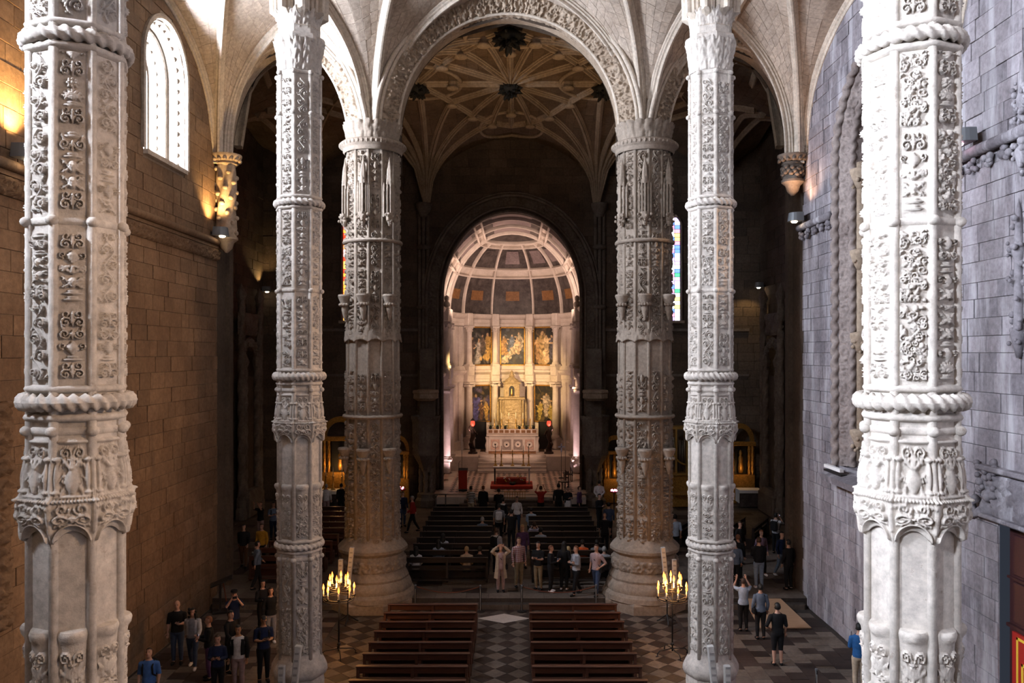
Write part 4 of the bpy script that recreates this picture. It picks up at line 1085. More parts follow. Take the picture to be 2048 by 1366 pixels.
# floor, steps
cf = empty('floor_chancel', (0, 52, CF), kind='structure')
MB().box((0, 2.1, -.25), (9.1, 15.9, .5)).build('platform', M['floor'], cf)
MB().box((0, -5.75, -.2), (8.3, 1.6, .4)).build('platform_front', M['marble'], cf)
for k in range(4):
    MB().box((0, -6.6-.32*(k+1)+.16, -.16*(k+1)-.2), (5.2+k*.5, .34+.0, .5)).build('step', M['floor'], cf)
tl = [M['marble'], M['marble_dk'], M['marble_or']]
cells = []
for s in (-1, 0, 1):
    for i in range(6):
        for j in range(14):
            x0 = s*2.6-1.05+i*.35; y0 = 47.0+j*.62
            if s == 0 and 47.2 < y0 < 49.6: pass
            a, b_ = x0, y0; d = .155
            cells.append(([(a, b_+.31-.0, 1.0), (a+.175, b_+.02, 1.0), (a+.35, b_+.31, 1.0), (a+.175, b_+.60, 1.0)], (0, 0, 1), 1))
for s in (-1.5, -.5, .5, 1.5):
    for j in range(11): cells.append(([(s*2.6-.22, 46.5+j*.8, 1.0), (s*2.6+.22, 46.5+j*.8, 1.0), (s*2.6+.22, 47.3+j*.8, 1.0), (s*2.6-.22, 47.3+j*.8, 1.0)], (0, 0, 1), 0))
for j in range(5): cells.append(([(-3.6, 46.3+j*2.2, .999), (3.6, 46.3+j*2.2, .999), (3.6, 46.6+j*2.2, .999), (-3.6, 46.6+j*2.2, .999)], (0, 0, 1), 0))
cells = [([np.array(p)-np.array((0, 52, CF)) for p in c], n, m) for c, n, m in cells]
V0 = len(cells)
pieces(cf, cells, tl, 'inlaid_slab', .008, .004, .002, maxn=0, stuff_name='inlaid_floor_pattern')
MB().box((0, 2.0, -.004), (8.9, 15.0, .012)).build('floor_ground', stone('rose_floor_marble', (.48, .33, .27), (.60, .44, .36), rough=.4, bump=.05), cf)
for k in range(5):
    MB().box((0, 4.55+k*.36+1.8-.0, .09+.2*k-.1*0), (4.6 if k < 4 else 9.0, 3.6 if k < 4 else 2.2, .2)).build('altar_step', M['marble'], cf) if False else None
for k in range(5):
    y0 = 54.4+k*.42; MB().box((0, (y0+58)/2-52, .1+.2*k), (4.6, 58-y0, .2), bev=.012).build('altar_step', M['marble'], cf)
for s in (-1, 1): MB().box((s*3.4, 57.5-52, .5), (2.2, 4.2, 1.0), bev=.012).build('side_platform', M['marble'], cf)
# coffered vault
cv = empty('ceiling_chancel_vault', (0, 52, ZI), kind='structure')
def dome(ph, ps, k=1.0): return Vector((AX*k*math.cos(ps)*math.sin(ph), AC+AY*k*math.cos(ps)*math.cos(ph)-52, ZR*k*math.sin(ps)))
def barrel(Y, ps, k=1.0): return Vector((AX*k*math.cos(ps), Y-52, ZR*k*math.sin(ps)))
D2 = math.radians
PHS = [-90, -78, -52, -20, 20, 52, 78, 90]; PSS = [0, 30, 37, 60, 66, 90]
def patch(fn, u0, u1, v0, v1, k, n=6): return [[fn(D2(u0+(u1-u0)*i/n) if fn is dome else u0+(u1-u0)*i/n, D2(v0+(v1-v0)*j/n), k) for i in range(n+1)] for j in range(n+1)]
rr = random.Random(3)
for a0, a1 in zip(PHS[:-1], PHS[1:]):
    for b0, b1 in zip(PSS[:-1], PSS[1:]):
        mt = M['marble'] if (b0, b1) in ((30, 37), (60, 66)) else M['marble_dk']
        MB().grid(np.array(patch(dome, a0, a1, b0, b1, 1.02))).build('coffer_panel', mt, cv, smooth=True)
        if b0 == 0 and a1-a0 > 14:
            am = (a0+a1)/2; MB().grid(np.array(patch(dome, am-6.5, am+6.5, 11, 18.5, 1.012))).build('orange_inlay', M['marble_or'], cv, smooth=True)
        if b0 == 37 and a1-a0 > 20:
            am = (a0+a1)/2; MB().grid(np.array(patch(dome, am-9, am+9, 42, 55, 1.008))).build('inner_panel', stone('mauve_marble', (.16, .12, .12), (.26, .20, .19), rough=.4, bump=0), cv, smooth=True) if am == 0 else MB().grid(np.array(patch(dome, am-9, am+9, 42, 55, 1.008))).build('inner_panel', bpy.data.materials['mauve_marble'] if 'mauve_marble' in bpy.data.materials else M['marble_dk'], cv, smooth=True)
BY = [48.35, 50.4, 53.4, AC]; BPS = [0, 30, 37, 60, 66, 114, 120, 143, 150, 180]
for y0, y1 in zip(BY[:-1], BY[1:]):
    for b0, b1 in zip(BPS[:-1], BPS[1:]):
        w = b1-b0 < 10; MB().grid(np.array(patch(barrel, y0, y1, b0, b1, 1.02))).build('coffer_panel', M['marble'] if w else M['marble_dk'], cv, smooth=True)
        if not w and b0 not in (0, 150):
            MB().grid(np.array(patch(barrel, y0+.4, y1-.4, b0+(b1-b0)*.18, b1-(b1-b0)*.18, 1.008))).build('inner_panel', bpy.data.materials['mauve_marble'], cv, smooth=True)
def crib(pts, cen, w=.17, d=.12):
    pts = [Vector(p) for p in pts]; fr = []
    for i, p in enumerate(pts):
        t = (pts[min(i+1, len(pts)-1)]-pts[max(i-1, 0)]).normalized(); c = Vector(cen(p)); nrm = (c-p); nrm = (nrm-t*nrm.dot(t)).normalized(); fr.append((p, t.cross(nrm), nrm))
    b = MB(); b.sweep(fr, [(-w/2, -.12), (w/2, -.12), (w/2, d*.6), (w/2-.03, d), (-w/2+.03, d), (-w/2, d*.6)]); b.build('coffer_rib', M['marble'], cv, smooth='auto')
for a in PHS[1:-1]: crib([dome(D2(a), D2(p)) for p in np.linspace(0, 66, 16)], lambda p: (0, AC-52, 0))
for p in PSS[1:-1]: crib([dome(D2(a), D2(p)) for a in np.linspace(-90, 90, 31)], lambda q: (0, AC-52, 0), .15)
for p in BPS[1:-1]: crib([barrel(y, D2(p)) for y in np.linspace(BY[0], AC, 7)], lambda q: (0, q.y, 0), .15)
for y in BY: crib([barrel(y, D2(p)) for p in np.linspace(0, 180, 31)], lambda q: (0, q.y, 0), .2)
# entablatures following the apse, with breaks over the columns
def run(off): return [Vector((-AX+off, YF+.35, 0)), Vector((-AX+off, 52, 0))]+[apse(p, 1, -off) for p in np.linspace(-PI/2, PI/2, 29)]+[Vector((AX-off, 52, 0)), Vector((AX-off, YF+.35, 0))]
def entabl(name, z0, prof):
    A = [[p+Vector((0, 0, z0+z)) for p in run(o)] for o, z in prof]; MB().grid(np.array(A)).build(name, M['marble'], wall_ch, smooth='auto')
entabl('upper_entablature', 10.95, [(.05, 0), (.12, .02), (.12, .25), (.16, .28), (.16, .52), (.26, .56), (.42, .72), (.46, .86), (.40, .92), (0, .95)])
entabl('lower_entablature', 6.85, [(.05, 0), (.12, .02), (.12, .22), (.15, .25), (.15, .55), (.25, .60), (.42, .74), (.45, .88), (.30, .94), (.18, 1.2), (0, 1.22)])
entabl('dado', 1.9, [(.0, 0), (.2, 0), (.2, .7), (.1, .75), (.1, .8), (0, .82)])
def colm(x, y, z0, z1, r, ang, ionic):
    e = empty('column', (x, y, z0), ang); e.parent = wall_ch; h = z1-z0
    sh = MB(); sh.lathe([(r*1.0, .28), (r*1.02, h*.35), (r*.84, h-.42)], 18, caps=False); sh.build('shaft', M['marble'], e, smooth=True)
    b = MB(); b.box((0, 0, .06), (r*2.7, r*2.7, .12)); b.lathe([(r*1.32, .12), (r*1.36, .17), (r*1.15, .21), (r*1.2, .26), (r*1.02, .3)], 18); b.build('base', M['marble'], e, smooth='auto')
    b = MB()
    if ionic:
        b.lathe([(r*.85, h-.45), (r*1.0, h-.3), (r*1.05, h-.2)], 16)
        for s in (-1, 1):
            b.lathe([(r*.40, -r), (r*.46, -r*.8), (r*.3, 0), (r*.46, r*.8), (r*.40, r)], 12, (0, 0, 0), M=Matrix.Translation((s*r*1.0, 0, h-.25)) @ Matrix.Rotation(PI/2, 4, 'X'))
    else:
        A = []
        for t in np.linspace(0, 1, 9): A.append([(r*(.84+.35*t+.16*abs(math.sin(4*a))*t*t)*math.cos(a), r*(.84+.35*t+.16*abs(math.sin(4*a))*t*t)*math.sin(a), h-.62+.5*t) for a in np.linspace(0, 2*PI, 32, endpoint=False)])
        b.grid(np.array(A), True)
        for k in range(8): a = k*PI/4; b.ball((r*1.12*math.cos(a), r*1.12*math.sin(a), h-.38), r*.22, 6, 4); b.ball((r*1.25*math.cos(a+.4), r*1.25*math.sin(a+.4), h-.18), r*.2, 6, 4)
    b.box((0, 0, h-.06), (r*2.6, r*2.6, .12)); b.build('capital', M['marble'], e, smooth='auto')
    b = MB(); b.box((0, .18, h+.47), (r*2.7, .7, .92), bev=.04); b.build('entablature_block', M['marble'], e)
    b = MB(); b.box((0, .12, -.35), (r*3.0, .75, .7), bev=.03); b.build('pedestal', M['marble'], e)
CPH = [math.asin(1.42/AX), math.asin(3.45/AX)]
for s in (-1, 1):
    for ph in CPH:
        p = apse(s*ph, 1, -.42); n = apse_n(s*ph); ang = math.atan2(n.y, n.x)+PI/2
        colm(p.x, p.y, 2.75, 6.88, .25, ang, True); colm(p.x, p.y, 8.05, 10.97, .21, ang, False)
    for y in (51.5, 54.4):
        colm(s*(AX-.42), y, 2.2, 6.88, .27, s*PI/2*-1, True); colm(s*(AX-.42), y, 8.05, 10.97, .24, s*PI/2*-1, False)
    for ph in np.linspace(math.radians(58), math.radians(80), 3):     # flat pilasters between
        p = apse(s*ph, 1, -.06); n = apse_n(s*ph); ang = math.atan2(n.y, n.x)+PI/2
        b = MB(); b.box((0, 0, 4.6), (.42, .16, 4.4)); b.box((0, 0, 9.4), (.40, .16, 3.0)); b.box((0, -.03, 6.75), (.5, .2, .25)); b.build('pilaster', M['marble'], wall_ch, loc=(p.x, p.y, 0), rz=ang)
    b = MB(); b.lathe([(.16, 0), (.22, .12), (.18, .28), (.10, .36), (.16, .5), (.13, .66), (0, .74)], 12, (s*(AX-.45), 51.5, 11.9)); b.build('finial_urn', M['marble'], wall_ch, smooth=True)
# ------------------------------------------------------------------ paintings
def paint_mat():
    m, nt, b = newmat('oil_paint'); at_ = nt.nodes.new('ShaderNodeAttribute'); at_.attribute_name = 'paint'
    nt.links.new(at_.outputs['Color'], b.inputs['Base Color']); b.inputs['Roughness'].default_value = .55; return m
PAINT = paint_mat()
def painting(ph, w, z0, z1, ground, lab, seed, figures):
    """canvas of loose brushwork: dark ground, then robed figures (x, foot, height, robe colour, lean) in fractions of the canvas"""
    p = apse(ph, 1, -.10); n = apse_n(ph); ang = math.atan2(n.y, n.x)+PI/2
    e = empty('painting', (p.x, p.y, z0), ang, lab, 'painting', 'paintings of the retable', 'thing'); h = z1-z0
    NX, NZ = 72, int(72*h/w); rs = np.random.default_rng(seed); X, Z = np.meshgrid((np.arange(NX)+.5)/NX, (np.arange(NZ)+.5)/NZ*h/w); HW = h/w
    C = np.zeros((NZ, NX, 3)); C[:] = ground[0]
    def dab(x, z, rx, rz, a, c, op):
        U = (X-x)*math.cos(a)+(Z-z)*math.sin(a); W_ = -(X-x)*math.sin(a)+(Z-z)*math.cos(a); d = (U/rx)**2+(W_/rz)**2; k = (op*np.clip(1.35-d, 0, 1))[..., None]; C[:] = C*(1-k)+np.array(c)*k
    for _ in range(90): dab(rs.random(), rs.random()*HW, rs.uniform(.05, .2), rs.uniform(.03, .1), rs.uniform(0, 3.1), np.array(ground[rs.integers(len(ground))])*rs.uniform(.5, 1.3), .6)
    for fx, fz, fs, col, lean in figures:
        col = np.array(col); flesh = np.array((.46, .29, .16))
        for t in np.linspace(0, .78, 16):
            wd = (.10+.05*math.sin(t*4+seed))*(1-.35*t)*fs*1.5
            for q in range(5): dab(fx+lean*t*fs+rs.normal(0, wd*.45), fz+t*fs, rs.uniform(.02, .05)*fs*1.6, rs.uniform(.05, .11)*fs, rs.normal(0, .35)+lean*-.7, col*rs.choice((.35, .7, 1.0, 1.5), p=(.25, .3, .3, .15)), .85)
        for sg in (-1, 1):
            ax, az = fx+lean*.68*fs+sg*.11*fs, fz+.66*fs; b_ = rs.uniform(-1.2, .4)
            for q in np.linspace(0, 1, 6): dab(ax+sg*.10*fs*math.cos(b_)*q*1.6, az+.16*fs*math.sin(b_)*q, .032*fs, .032*fs, 0, (col if q < .6 else flesh)*rs.uniform(.7, 1.2), .9)
        hx, hz = fx+lean*.88*fs, fz+.88*fs; dab(hx, hz+.02*fs, .060*fs*1.2, .075*fs*1.2, 0, (.04, .025, .015), .95); dab(hx-.01, hz, .040*fs*1.2, .058*fs*1.2, rs.normal(0, .3), flesh, .9); dab(hx+.012*fs, hz-.012*fs, .02*fs, .045*fs, 0, flesh*.55, .7)
    V = []; Fc = []
    for j in range(NZ+1):
        for i in range(NX+1): V.append((-w/2+w*i/NX, -.026, h*j/NZ))
    for j in range(NZ):
        for i in range(NX): a = j*(NX+1)+i; Fc.append((a, a+1, a+NX+2, a+NX+1))
    me = bpy.data.meshes.new('canvas'); me.from_pydata(V, [], Fc); me.materials.append(PAINT); ca = me.color_attributes.new('paint', 'FLOAT_COLOR', 'CORNER')
    col = np.ones((NZ*NX, 4, 4)); col[:, :, :3] = np.clip(C.reshape(-1, 1, 3), .002, 1); ca.data.foreach_set('color', col.reshape(-1)); put('canvas', me, e)
    MB().box((0, .01, h/2), (w, .06, h)).build('stretcher', M['black'], e); b = MB()
    for x in (-w/2-.05, w/2+.05): b.box((x, -.03, h/2), (.10, .12, h+.2), bev=.02)
    for z in (-.05, h+.05): b.box((0, -.03, z), (w+.2, .12, .10), bev=.02)
    b.build('frame', M['gilt_dk'], e)
DK = (.012, .010, .009); SP = math.asin(2.42/AX)
painting(0, 1.7, 8.15, 10.85, [DK, (.03, .03, .035), (.09, .09, .10), (.05, .035, .02)], 'painting of a pale reclining figure among mourners, upper centre of the retable', 1, [(.12, .45, .85, (.34, .17, .04), 0), (.42, .6, .75, (.10, .12, .17), .1), (.85, .7, .75, (.30, .24, .16), -.1), (.10, .12, .95, (.42, .33, .20), .85), (.7, .5, .7, (.46, .32, .18), 0)])
painting(-SP, 1.75, 8.15, 10.85, [DK, (.05, .035, .025), (.16, .14, .12), (.03, .035, .02)], 'painting of robed figures carrying a cross, upper left of the retable', 2, [(.1, .3, .9, (.08, .05, .04), 0), (.36, .1, 1.0, (.34, .30, .26), .06), (.85, .25, 1.15, (.40, .24, .07), 0), (.6, .5, .8, (.10, .07, .05), 0)])
painting(SP, 1.75, 8.15, 10.85, [DK, (.06, .035, .015), (.025, .02, .02), (.10, .06, .03)], 'painting of a bound pale figure by a column, upper right of the retable', 3, [(.18, .12, 1.1, (.30, .17, .08), 0), (.88, .3, 1.0, (.07, .06, .09), 0), (.40, .0, 1.5, (.34, .22, .10), 0), (.6, .15, 1.15, (.55, .38, .22), 0)])
painting(-SP, 1.6, 3.95, 6.55, [DK, (.05, .04, .09), (.09, .07, .12), (.14, .09, .04)], 'painting with a violet robed standing figure, lower left of the retable', 4, [(.25, .12, 1.2, (.10, .09, .26), 0), (.55, .1, .8, (.16, .08, .04), 0), (.8, .1, .85, (.48, .29, .08), 0)])
painting(SP, 1.6, 3.95, 6.55, [DK, (.07, .045, .012), (.03, .02, .012), (.14, .09, .03)], 'painting with a pale robed figure over kneeling ones, lower right of the retable', 5, [(.62, .3, 1.05, (.46, .36, .28), 0), (.22, .1, .85, (.36, .26, .06), .1), (.85, .08, .8, (.34, .24, .06), 0)])
# ------------------------------------------------------------------ tabernacle, high altar
e = empty('tabernacle', (-.05, 60.2, 2.75), 0, 'tall gilded tabernacle with arched niche behind the high altar', 'tabernacle', kind='thing')
MB().box((0, 0, .5), (2.0, .9, 1.0), bev=.05).build('base', M['silver'], e)
b = MB(); b.box((0, 0, 1.9), (1.5, .8, 1.9), bev=.05); b.build('body', M['silver'], e)
b = MB(); carved_strip(b, [(Vector((0, -.42, 1.1)), Vector((1, 0, 0)), Vector((0, -1, 0))), (Vector((0, -.42, 2.5)), Vector((1, 0, 0)), Vector((0, -1, 0)))], .9, .08, 2, 24); b.build('relief_door', M['silver'], e, smooth=True)
for s in (-1, 1):
    for dx in (.62, .82): MB().lathe([(.08, 1.0), (.06, 1.1), (.065, 2.6), (.10, 2.8)], 10, (s*dx, -.42, 0)).build('small_column', M['silver'], e, smooth=True)
    MB().lathe([(.03, .9), (.12, 1.2), (.15, 1.6), (.09, 2.0), (.12, 2.4), (.02, 2.9)], 8, (s*1.0, -.1, 0)).build('scroll_bracket', M['silver'], e, smooth=True)
b = MB(); b.box((0, -.02, 2.93), (1.95, 1.0, .16), bev=.03); b.build('cornice', M['silver'], e)
b = MB(); b.box((0, 0, 3.5), (1.15, .7, 1.0), bev=.04); b.box((0, 0, 4.05), (1.3, .8, .12), bev=.03); b.build('upper_stage', M['silver'], e)
b = MB(); A = [(u, -.36, z) for u, z in arch_path(0, 3.1, 3.6, 3.85, .2, 10)]; b.add(A, [tuple(range(len(A)))]); b.build('dark_niche', M['black'], e)
b = MB(); b.lathe([(.07, 3.1), (.09, 3.3), (.05, 3.5), (.06, 3.6), (0, 3.68)], 8, (0, -.38, 0)); b.build('niche_figure', M['gold'], e, smooth=True)
b = MB(); b.lathe([(.55, 4.1), (.5, 4.25), (.3, 4.4), (.18, 4.5), (.22, 4.6), (.1, 4.75), (.14, 4.85), (0, 5.0)], 12); b.build('crown', M['silver'], e, smooth='auto')
e = empty('high_altar', (0, 57.9, 2.0), 0, 'marble high altar with four carved square panels and orange step', 'altar', kind='thing')
MB().box((0, 0, .58), (3.3, 1.0, 1.12), bev=.02).build('altar_block', M['marble'], e)
MB().box((0, -.02, 1.22), (3.65, 1.2, .14), bev=.03).build('altar_slab', M['marble'], e)
b = MB(); b.box((0, .35, 1.44), (3.6, .5, .32), bev=.02); b.build('gradine', M['marble'], e)
for i in range(9): MB().box((-1.55+i*.3875, .09, 1.44), (.28, .04, .2), bev=.01).build('gradine_panel', M['marble_or'], e)
for i, x in enumerate((-1.2, -.4, .4, 1.2)):
    q = MB().box((x, -.51, .58), (.62, .05, .72), bev=.015).build('carved_square', stone('rose_panel_%d' % i, (.40, .26, .20) if i in (0, 3) else (.22, .17, .15), (.50, .33, .26) if i in (0, 3) else (.30, .24, .21), rough=.5), e)
    b = MB(); b.lathe([(.06, 0), (.12, .02), (.16, .05), (.2, .03), (.24, .0)], 14, M=Matrix.Translation((x, -.535, .58)) @ Matrix.Rotation(PI/2, 4, 'X')); b.build('roundel', M['marble'], q, smooth=True)
for s in (-1, 1): MB().lathe([(.2, 0), (.14, .2), (.2, .5), (.12, .8), (.18, 1.1)], 8, (s*1.72, -.3, 0)).build('corner_scroll', M['marble'], e, smooth=True)
MB().box((0, -.75, .06), (3.3, .6, .14)).build('footpace', M['marble_or'], e)
for k in range(6):
    candlestick(-1.28+k*.51, 58.40, 3.6, '%s slim candlestick on the high altar gradine' % ('first', 'second', 'third', 'fourth', 'fifth', 'sixth')[k]+' from the left', 'candlesticks on the high altar', .9)
rr = random.Random(5)
for k, x in enumerate((-1.55, -1.05, -.5, .5, 1.0, 1.5)):
    e = empty('potted_fern', (x, 58.06, 3.6), 0, '%s green fern on the high altar, counted from the left' % ('first', 'second', 'third', 'fourth', 'fifth', 'sixth')[k], 'plant', 'ferns on the high altar', 'thing')
    MB().lathe([(.08, 0), (.11, .16), (.12, .18), (0, .18)], 10).build('pot', M['black'], e, smooth='auto')
    for i in range(14):
        a = rr.uniform(0, 2*PI); L = rr.uniform(.14, .24); b = MB(); pts = [Vector((math.cos(a)*L*t, math.sin(a)*L*.7*t, .16+L*(1.2*t-.8*t*t))) for t in np.linspace(0, 1, 5)]
        sd = Vector((-math.sin(a), math.cos(a), 0)); b.grid(np.array([[p-sd*w, p+Vector((0, 0, .012)), p+sd*w] for p, w in zip(pts, (.01, .045, .05, .03, .004))])); b.build('frond', M['green'], e)
# lamp-bearing bronze figures
def lamp_figure(x, y, z, lab, s):
    e = empty('bronze_lamp_bearer', (x, y, z), 0, lab, 'statue', 'bronze figures bearing red lamps', 'thing')
    MB().lathe([(.34, 0), (.32, .1), (.22, .16), (.2, .3), (.24, .36), (0, .38)], 14).build('plinth', M['bronze'], e, smooth='auto')
    b = MB(); b.tube([(0, 0, .35), (.04*s, 0, .6), (.10*s, -.02, .85), (.0, 0, 1.15), (-.05*s, .02, 1.45), (0, 0, 1.62), (0, 0, 1.7), (0, -.01, 1.8), (0, -.01, 1.9)], [.17, .11, .13, .16, .19, .10, .06, .10, .04], 10)
    b.tube([(-.15*s, 0, 1.5), (-.3*s, -.08, 1.35), (-.2*s, -.2, 1.55), (-.1*s, -.15, 1.75)], [.07, .055, .045, .04], 8); b.tube([(.12*s, 0, 1.5), (.28*s, -.02, 1.7), (.2*s, -.05, 1.95)], [.07, .05, .04], 8)
    b.tube([(.05*s, 0, .9), (.22*s, -.1, .65), (.14*s, -.02, .35)], [.11, .08, .06], 8); b.build('figure', M['bronze'], e, smooth=True)
    MB().lathe([(.05, 1.9), (.13, 1.98), (.15, 2.12), (.12, 2.26), (.05, 2.3)], 12).build('red_lamp', M['redlamp'], e, smooth=True)
    MB().lathe([(.14, 2.28), (.16, 2.33), (.06, 2.42), (0, 2.5)], 12).build('lamp_cap', M['bronze'], e, smooth=True)
lamp_figure(-2.75, 57.0, 2.0, 'dark bronze figure bearing a red lamp, left of the high altar', -1)
lamp_figure(2.55, 57.0, 2.0, 'dark bronze figure bearing a red lamp, right of the high altar', 1)
for s in (-1, 1):
    b = MB(); b.box((s*2.45, 59.75, 3.0), (1.1, .2, 2.0)); b.build('dark_doorway', M['black'], wall_ch)
# ------------------------------------------------------------------ front altar on its red carpet, things upon it
e = empty('red_carpet', (0, 49.0, CF+.01), 0, 'red carpet under the white front altar', 'carpet', kind='thing')
MB().box((0, 0, .09), (2.5, 1.9, .18), bev=.02).build('dais', M['red_cloth'], e)
e = empty('front_altar', (0.02, 49.2, CF+.19), 0, 'open front altar table with white top and red plinth, seen between the pews', 'altar', kind='thing')
MB().box((0, 0, .98), (2.25, .95, .09), bev=.012).build('table_top', M['white_cloth'], e)
for sx in (-1, 1):
    for sy in (-1, 1): MB().box((sx*1.03, sy*.4, .47), (.07, .07, .94)).build('leg', M['black'] if sx < 0 else M['white_cloth'], e)
MB().box((-.05, .05, .16), (1.8, .6, .30), bev=.02).build('red_plinth', M['red_cloth'], e)
b = MB(); rr = random.Random(2)
e2 = empty('flower_arrangement', (.05, 48.55, CF+.19), 0, 'spray of pale flowers and twigs at the foot of the front altar', 'flowers', kind='thing')
MB().lathe([(.12, 0), (.2, .08), (.18, .14), (0, .14)], 12).build('bowl', M['black'], e2, smooth='auto')
for i in range(18):
    a = rr.uniform(0, PI*2); L = rr.uniform(.25, .6); q = Vector((math.cos(a)*L*1.2, -abs(math.sin(a))*L*.3, .12+L*rr.uniform(.2, 1.0))); c = MB(); c.tube([(0, 0, .1), q*.6, q], [.008, .006, .004], 4); c.build('twig', M['green'], e2)
    c = MB(); c.ball(q, .035, 7, 5); c.build('blossom', M['white_cloth'] if i % 3 else M['yellow'], e2, smooth=True)
GS = 'candlesticks on the front altar'
for k, x in enumerate((-.98, -.62, .70, 1.02)):
    candlestick(x, 49.2, CF+1.22, 'brass candlestick with white candle on the front altar, %s from the left' % ('first', 'second', 'third', 'fourth')[k], GS, .95)
e = empty('altar_crucifix', (.05, 49.2, CF+1.22), 0, 'brass crucifix standing in the middle of the front altar', 'crucifix', kind='thing')
MB().lathe([(.12, 0), (.1, .05), (.04, .09), (.025, .2), (.045, .24), (.02, .3)], 12).build('foot', M['gold'], e, smooth=True)
b = MB(); b.box((0, 0, .62), (.045, .03, .72)); b.box((0, 0, .74), (.42, .03, .045)); b.build('cross', M['gold'], e)
b = MB(); b.tube([(0, -.03, .5), (0, -.035, .62), (0, -.035, .72), (0, -.035, .79)], [.018, .03, .035, .02], 6); b.tube([(-.16, -.03, .76), (0, -.03, .71), (.16, -.03, .76)], .012, 5); b.build('figure', M['gold'], e, smooth=True)
# lectern with red hanging, chairs, paschal stand
def stand_lamp(x, y, z, h, lab):
    e = empty('loudspeaker_stand', (x, y, z), 0, lab, 'speaker', 'thin speakers in the chancel', 'thing')
    MB().lathe([(.22, 0), (.2, .03), (.03, .05)], 12).build('foot', M['black'], e); MB().tube([(0, 0, .03), (0, 0, h*.5)], .015, 6).build('pole', M['black'], e); MB().box((0, 0, h*.74), (.09, .09, h*.5), bev=.01).build('speaker', M['speaker'], e)
stand_lamp(-3.35, 54.6, 1.0, 2.6, 'thin column speaker on a stand left of the altar steps'); stand_lamp(3.55, 54.6, 1.0, 2.6, 'thin column speaker on a stand right of the altar steps')
e = empty('lectern', (-2.82, 47.6, CF), 0, 'lectern with a long red hanging at the left of the chancel', 'lectern', kind='thing')
MB().box((0, 0, .05), (.5, .45, .1), bev=.02).build('foot', M['black'], e); MB().box((0, .06, .6), (.14, .12, 1.05)).build('post', M['black'], e)
MB().box((0, 0, 1.18), (.55, .4, .05), M=Matrix.Rotation(.5, 4, 'X')).build('desk', M['black'], e); MB().box((0, -.22, .66), (.50, .02, 1.08), bev=.008).build('hanging', M['red_cloth'], e)
MB().tube([(-.25, -.05, 0), (-.25, -.05, 1.6), (-.15, -.1, 1.75)], .012, 6).build('microphone', M['black'], e)
def dark_chair(x, y, z, rz, lab, mat, back=1.1):
    e = empty('wooden_chair', (x, y, z), rz, lab, 'chair', 'dark chairs of the chancel', 'thing')
    for sx in (-1, 1):
        for sy in (-1, 1): MB().box((sx*.22, sy*.2, .22), (.05, .05, .44)).build('leg', mat, e)
    MB().box((0, 0, .46), (.52, .48, .05), bev=.01).build('seat', mat, e)
    b = MB(); b.box((-.22, .22, .78), (.05, .05, .64+back-1.1)); b.box((.22, .22, .78), (.05, .05, .64+back-1.1)); b.box((0, .22, .95), (.44, .03, .22)); b.box((0, .22, .68), (.44, .03, .08)); b.build('backrest', mat, e)
dark_chair(3.05, 48.0, CF, -1.2, 'dark wooden chair at the right edge of the chancel floor', M['pew_dk'])
dark_chair(3.5, 51.0, CF, -1.4, 'black high chair further in at the right of the chancel', M['pew_dk'], 1.3)
e = empty('processional_cross', (3.15, 52.2, CF), 0, 'dark processional cross on a stand right of the front altar', 'cross', kind='thing')
MB().lathe([(.2, 0), (.18, .05), (.03, .1)], 10).build('foot', M['black'], e); MB().tube([(0, 0, .05), (0, 0, 1.7)], .018, 6).build('staff', M['black'], e)
b = MB(); b.box((0, 0, 1.95), (.08, .05, .55)); b.box((0, 0, 2.02), (.42, .05, .08)); b.build('cross', M['black'], e)
# gate on the steps
e = empty('wrought_gate', (.2, 45.45, .55), 0, 'low wrought iron gate on the chancel steps', 'gate', kind='thing')
for i in range(9): MB().tube([(-.56+i*.14, 0, 0), (-.56+i*.14, 0, .75)], .012, 6).build('bar', M['gilt_dk'], e)
for z in (.06, .40, .75): MB().box((0, 0, z), (1.2, .02, .03)).build('rail', M['gilt_dk'], e)
for i in range(4): MB().tube([(-.42+i*.28+.1*math.cos(a), -.01, .22+.1*math.sin(a)) for a in np.linspace(0, 2*PI, 13)], .009, 5).build('scroll', M['gilt_dk'], e)

# floodlights of the chancel: behind the jambs of its arch, on the cornice and at the foot of the side columns
light('SPOT', 'retable_flood', (-4.16, 48.42, 9.0), 9500, (1.0, .68, .30), (1.0, 61.0, 6.8), spot=38, blend=.6, radius=.22)
light('SPOT', 'retable_flood', (4.16, 48.42, 7.0), 4500, (1.0, .66, .42), (-1.0, 61.0, 6.8), spot=38, blend=.6, radius=.22)
for s in (-1, 1):
    light('SPOT', 'column_uplight', (s*3.0, 50.3, 1.25), 620, (1.0, .70, .78), (s*4.3, 51.8, 6.5), spot=95, blend=.7, radius=.1)
    light('SPOT', 'column_uplight', (s*2.9, 56.3, 3.1), 260, (1.0, .66, .60), (s*4.0, 58.0, 8.0), spot=95, blend=.7, radius=.1)
    light('AREA', 'vault_flood', (s*3.2, 52.9, 12.1), 360, (1.0, .72, .58), (-s*.6, 58.5, 16.5), .6, .3)
for s in (-1, 1): light('SPOT', 'altar_spot', (s*4.16, 48.42, 5.0), 1500, (1.0, .66, .50), (s*.3, 57.4, 2.7), spot=24, blend=.5, radius=.15)
light('SPOT', 'floor_spot', (0, 50.5, 16.4), 1500, (1.0, .62, .44), (0, 53.6, 1.2), spot=50, radius=.2)
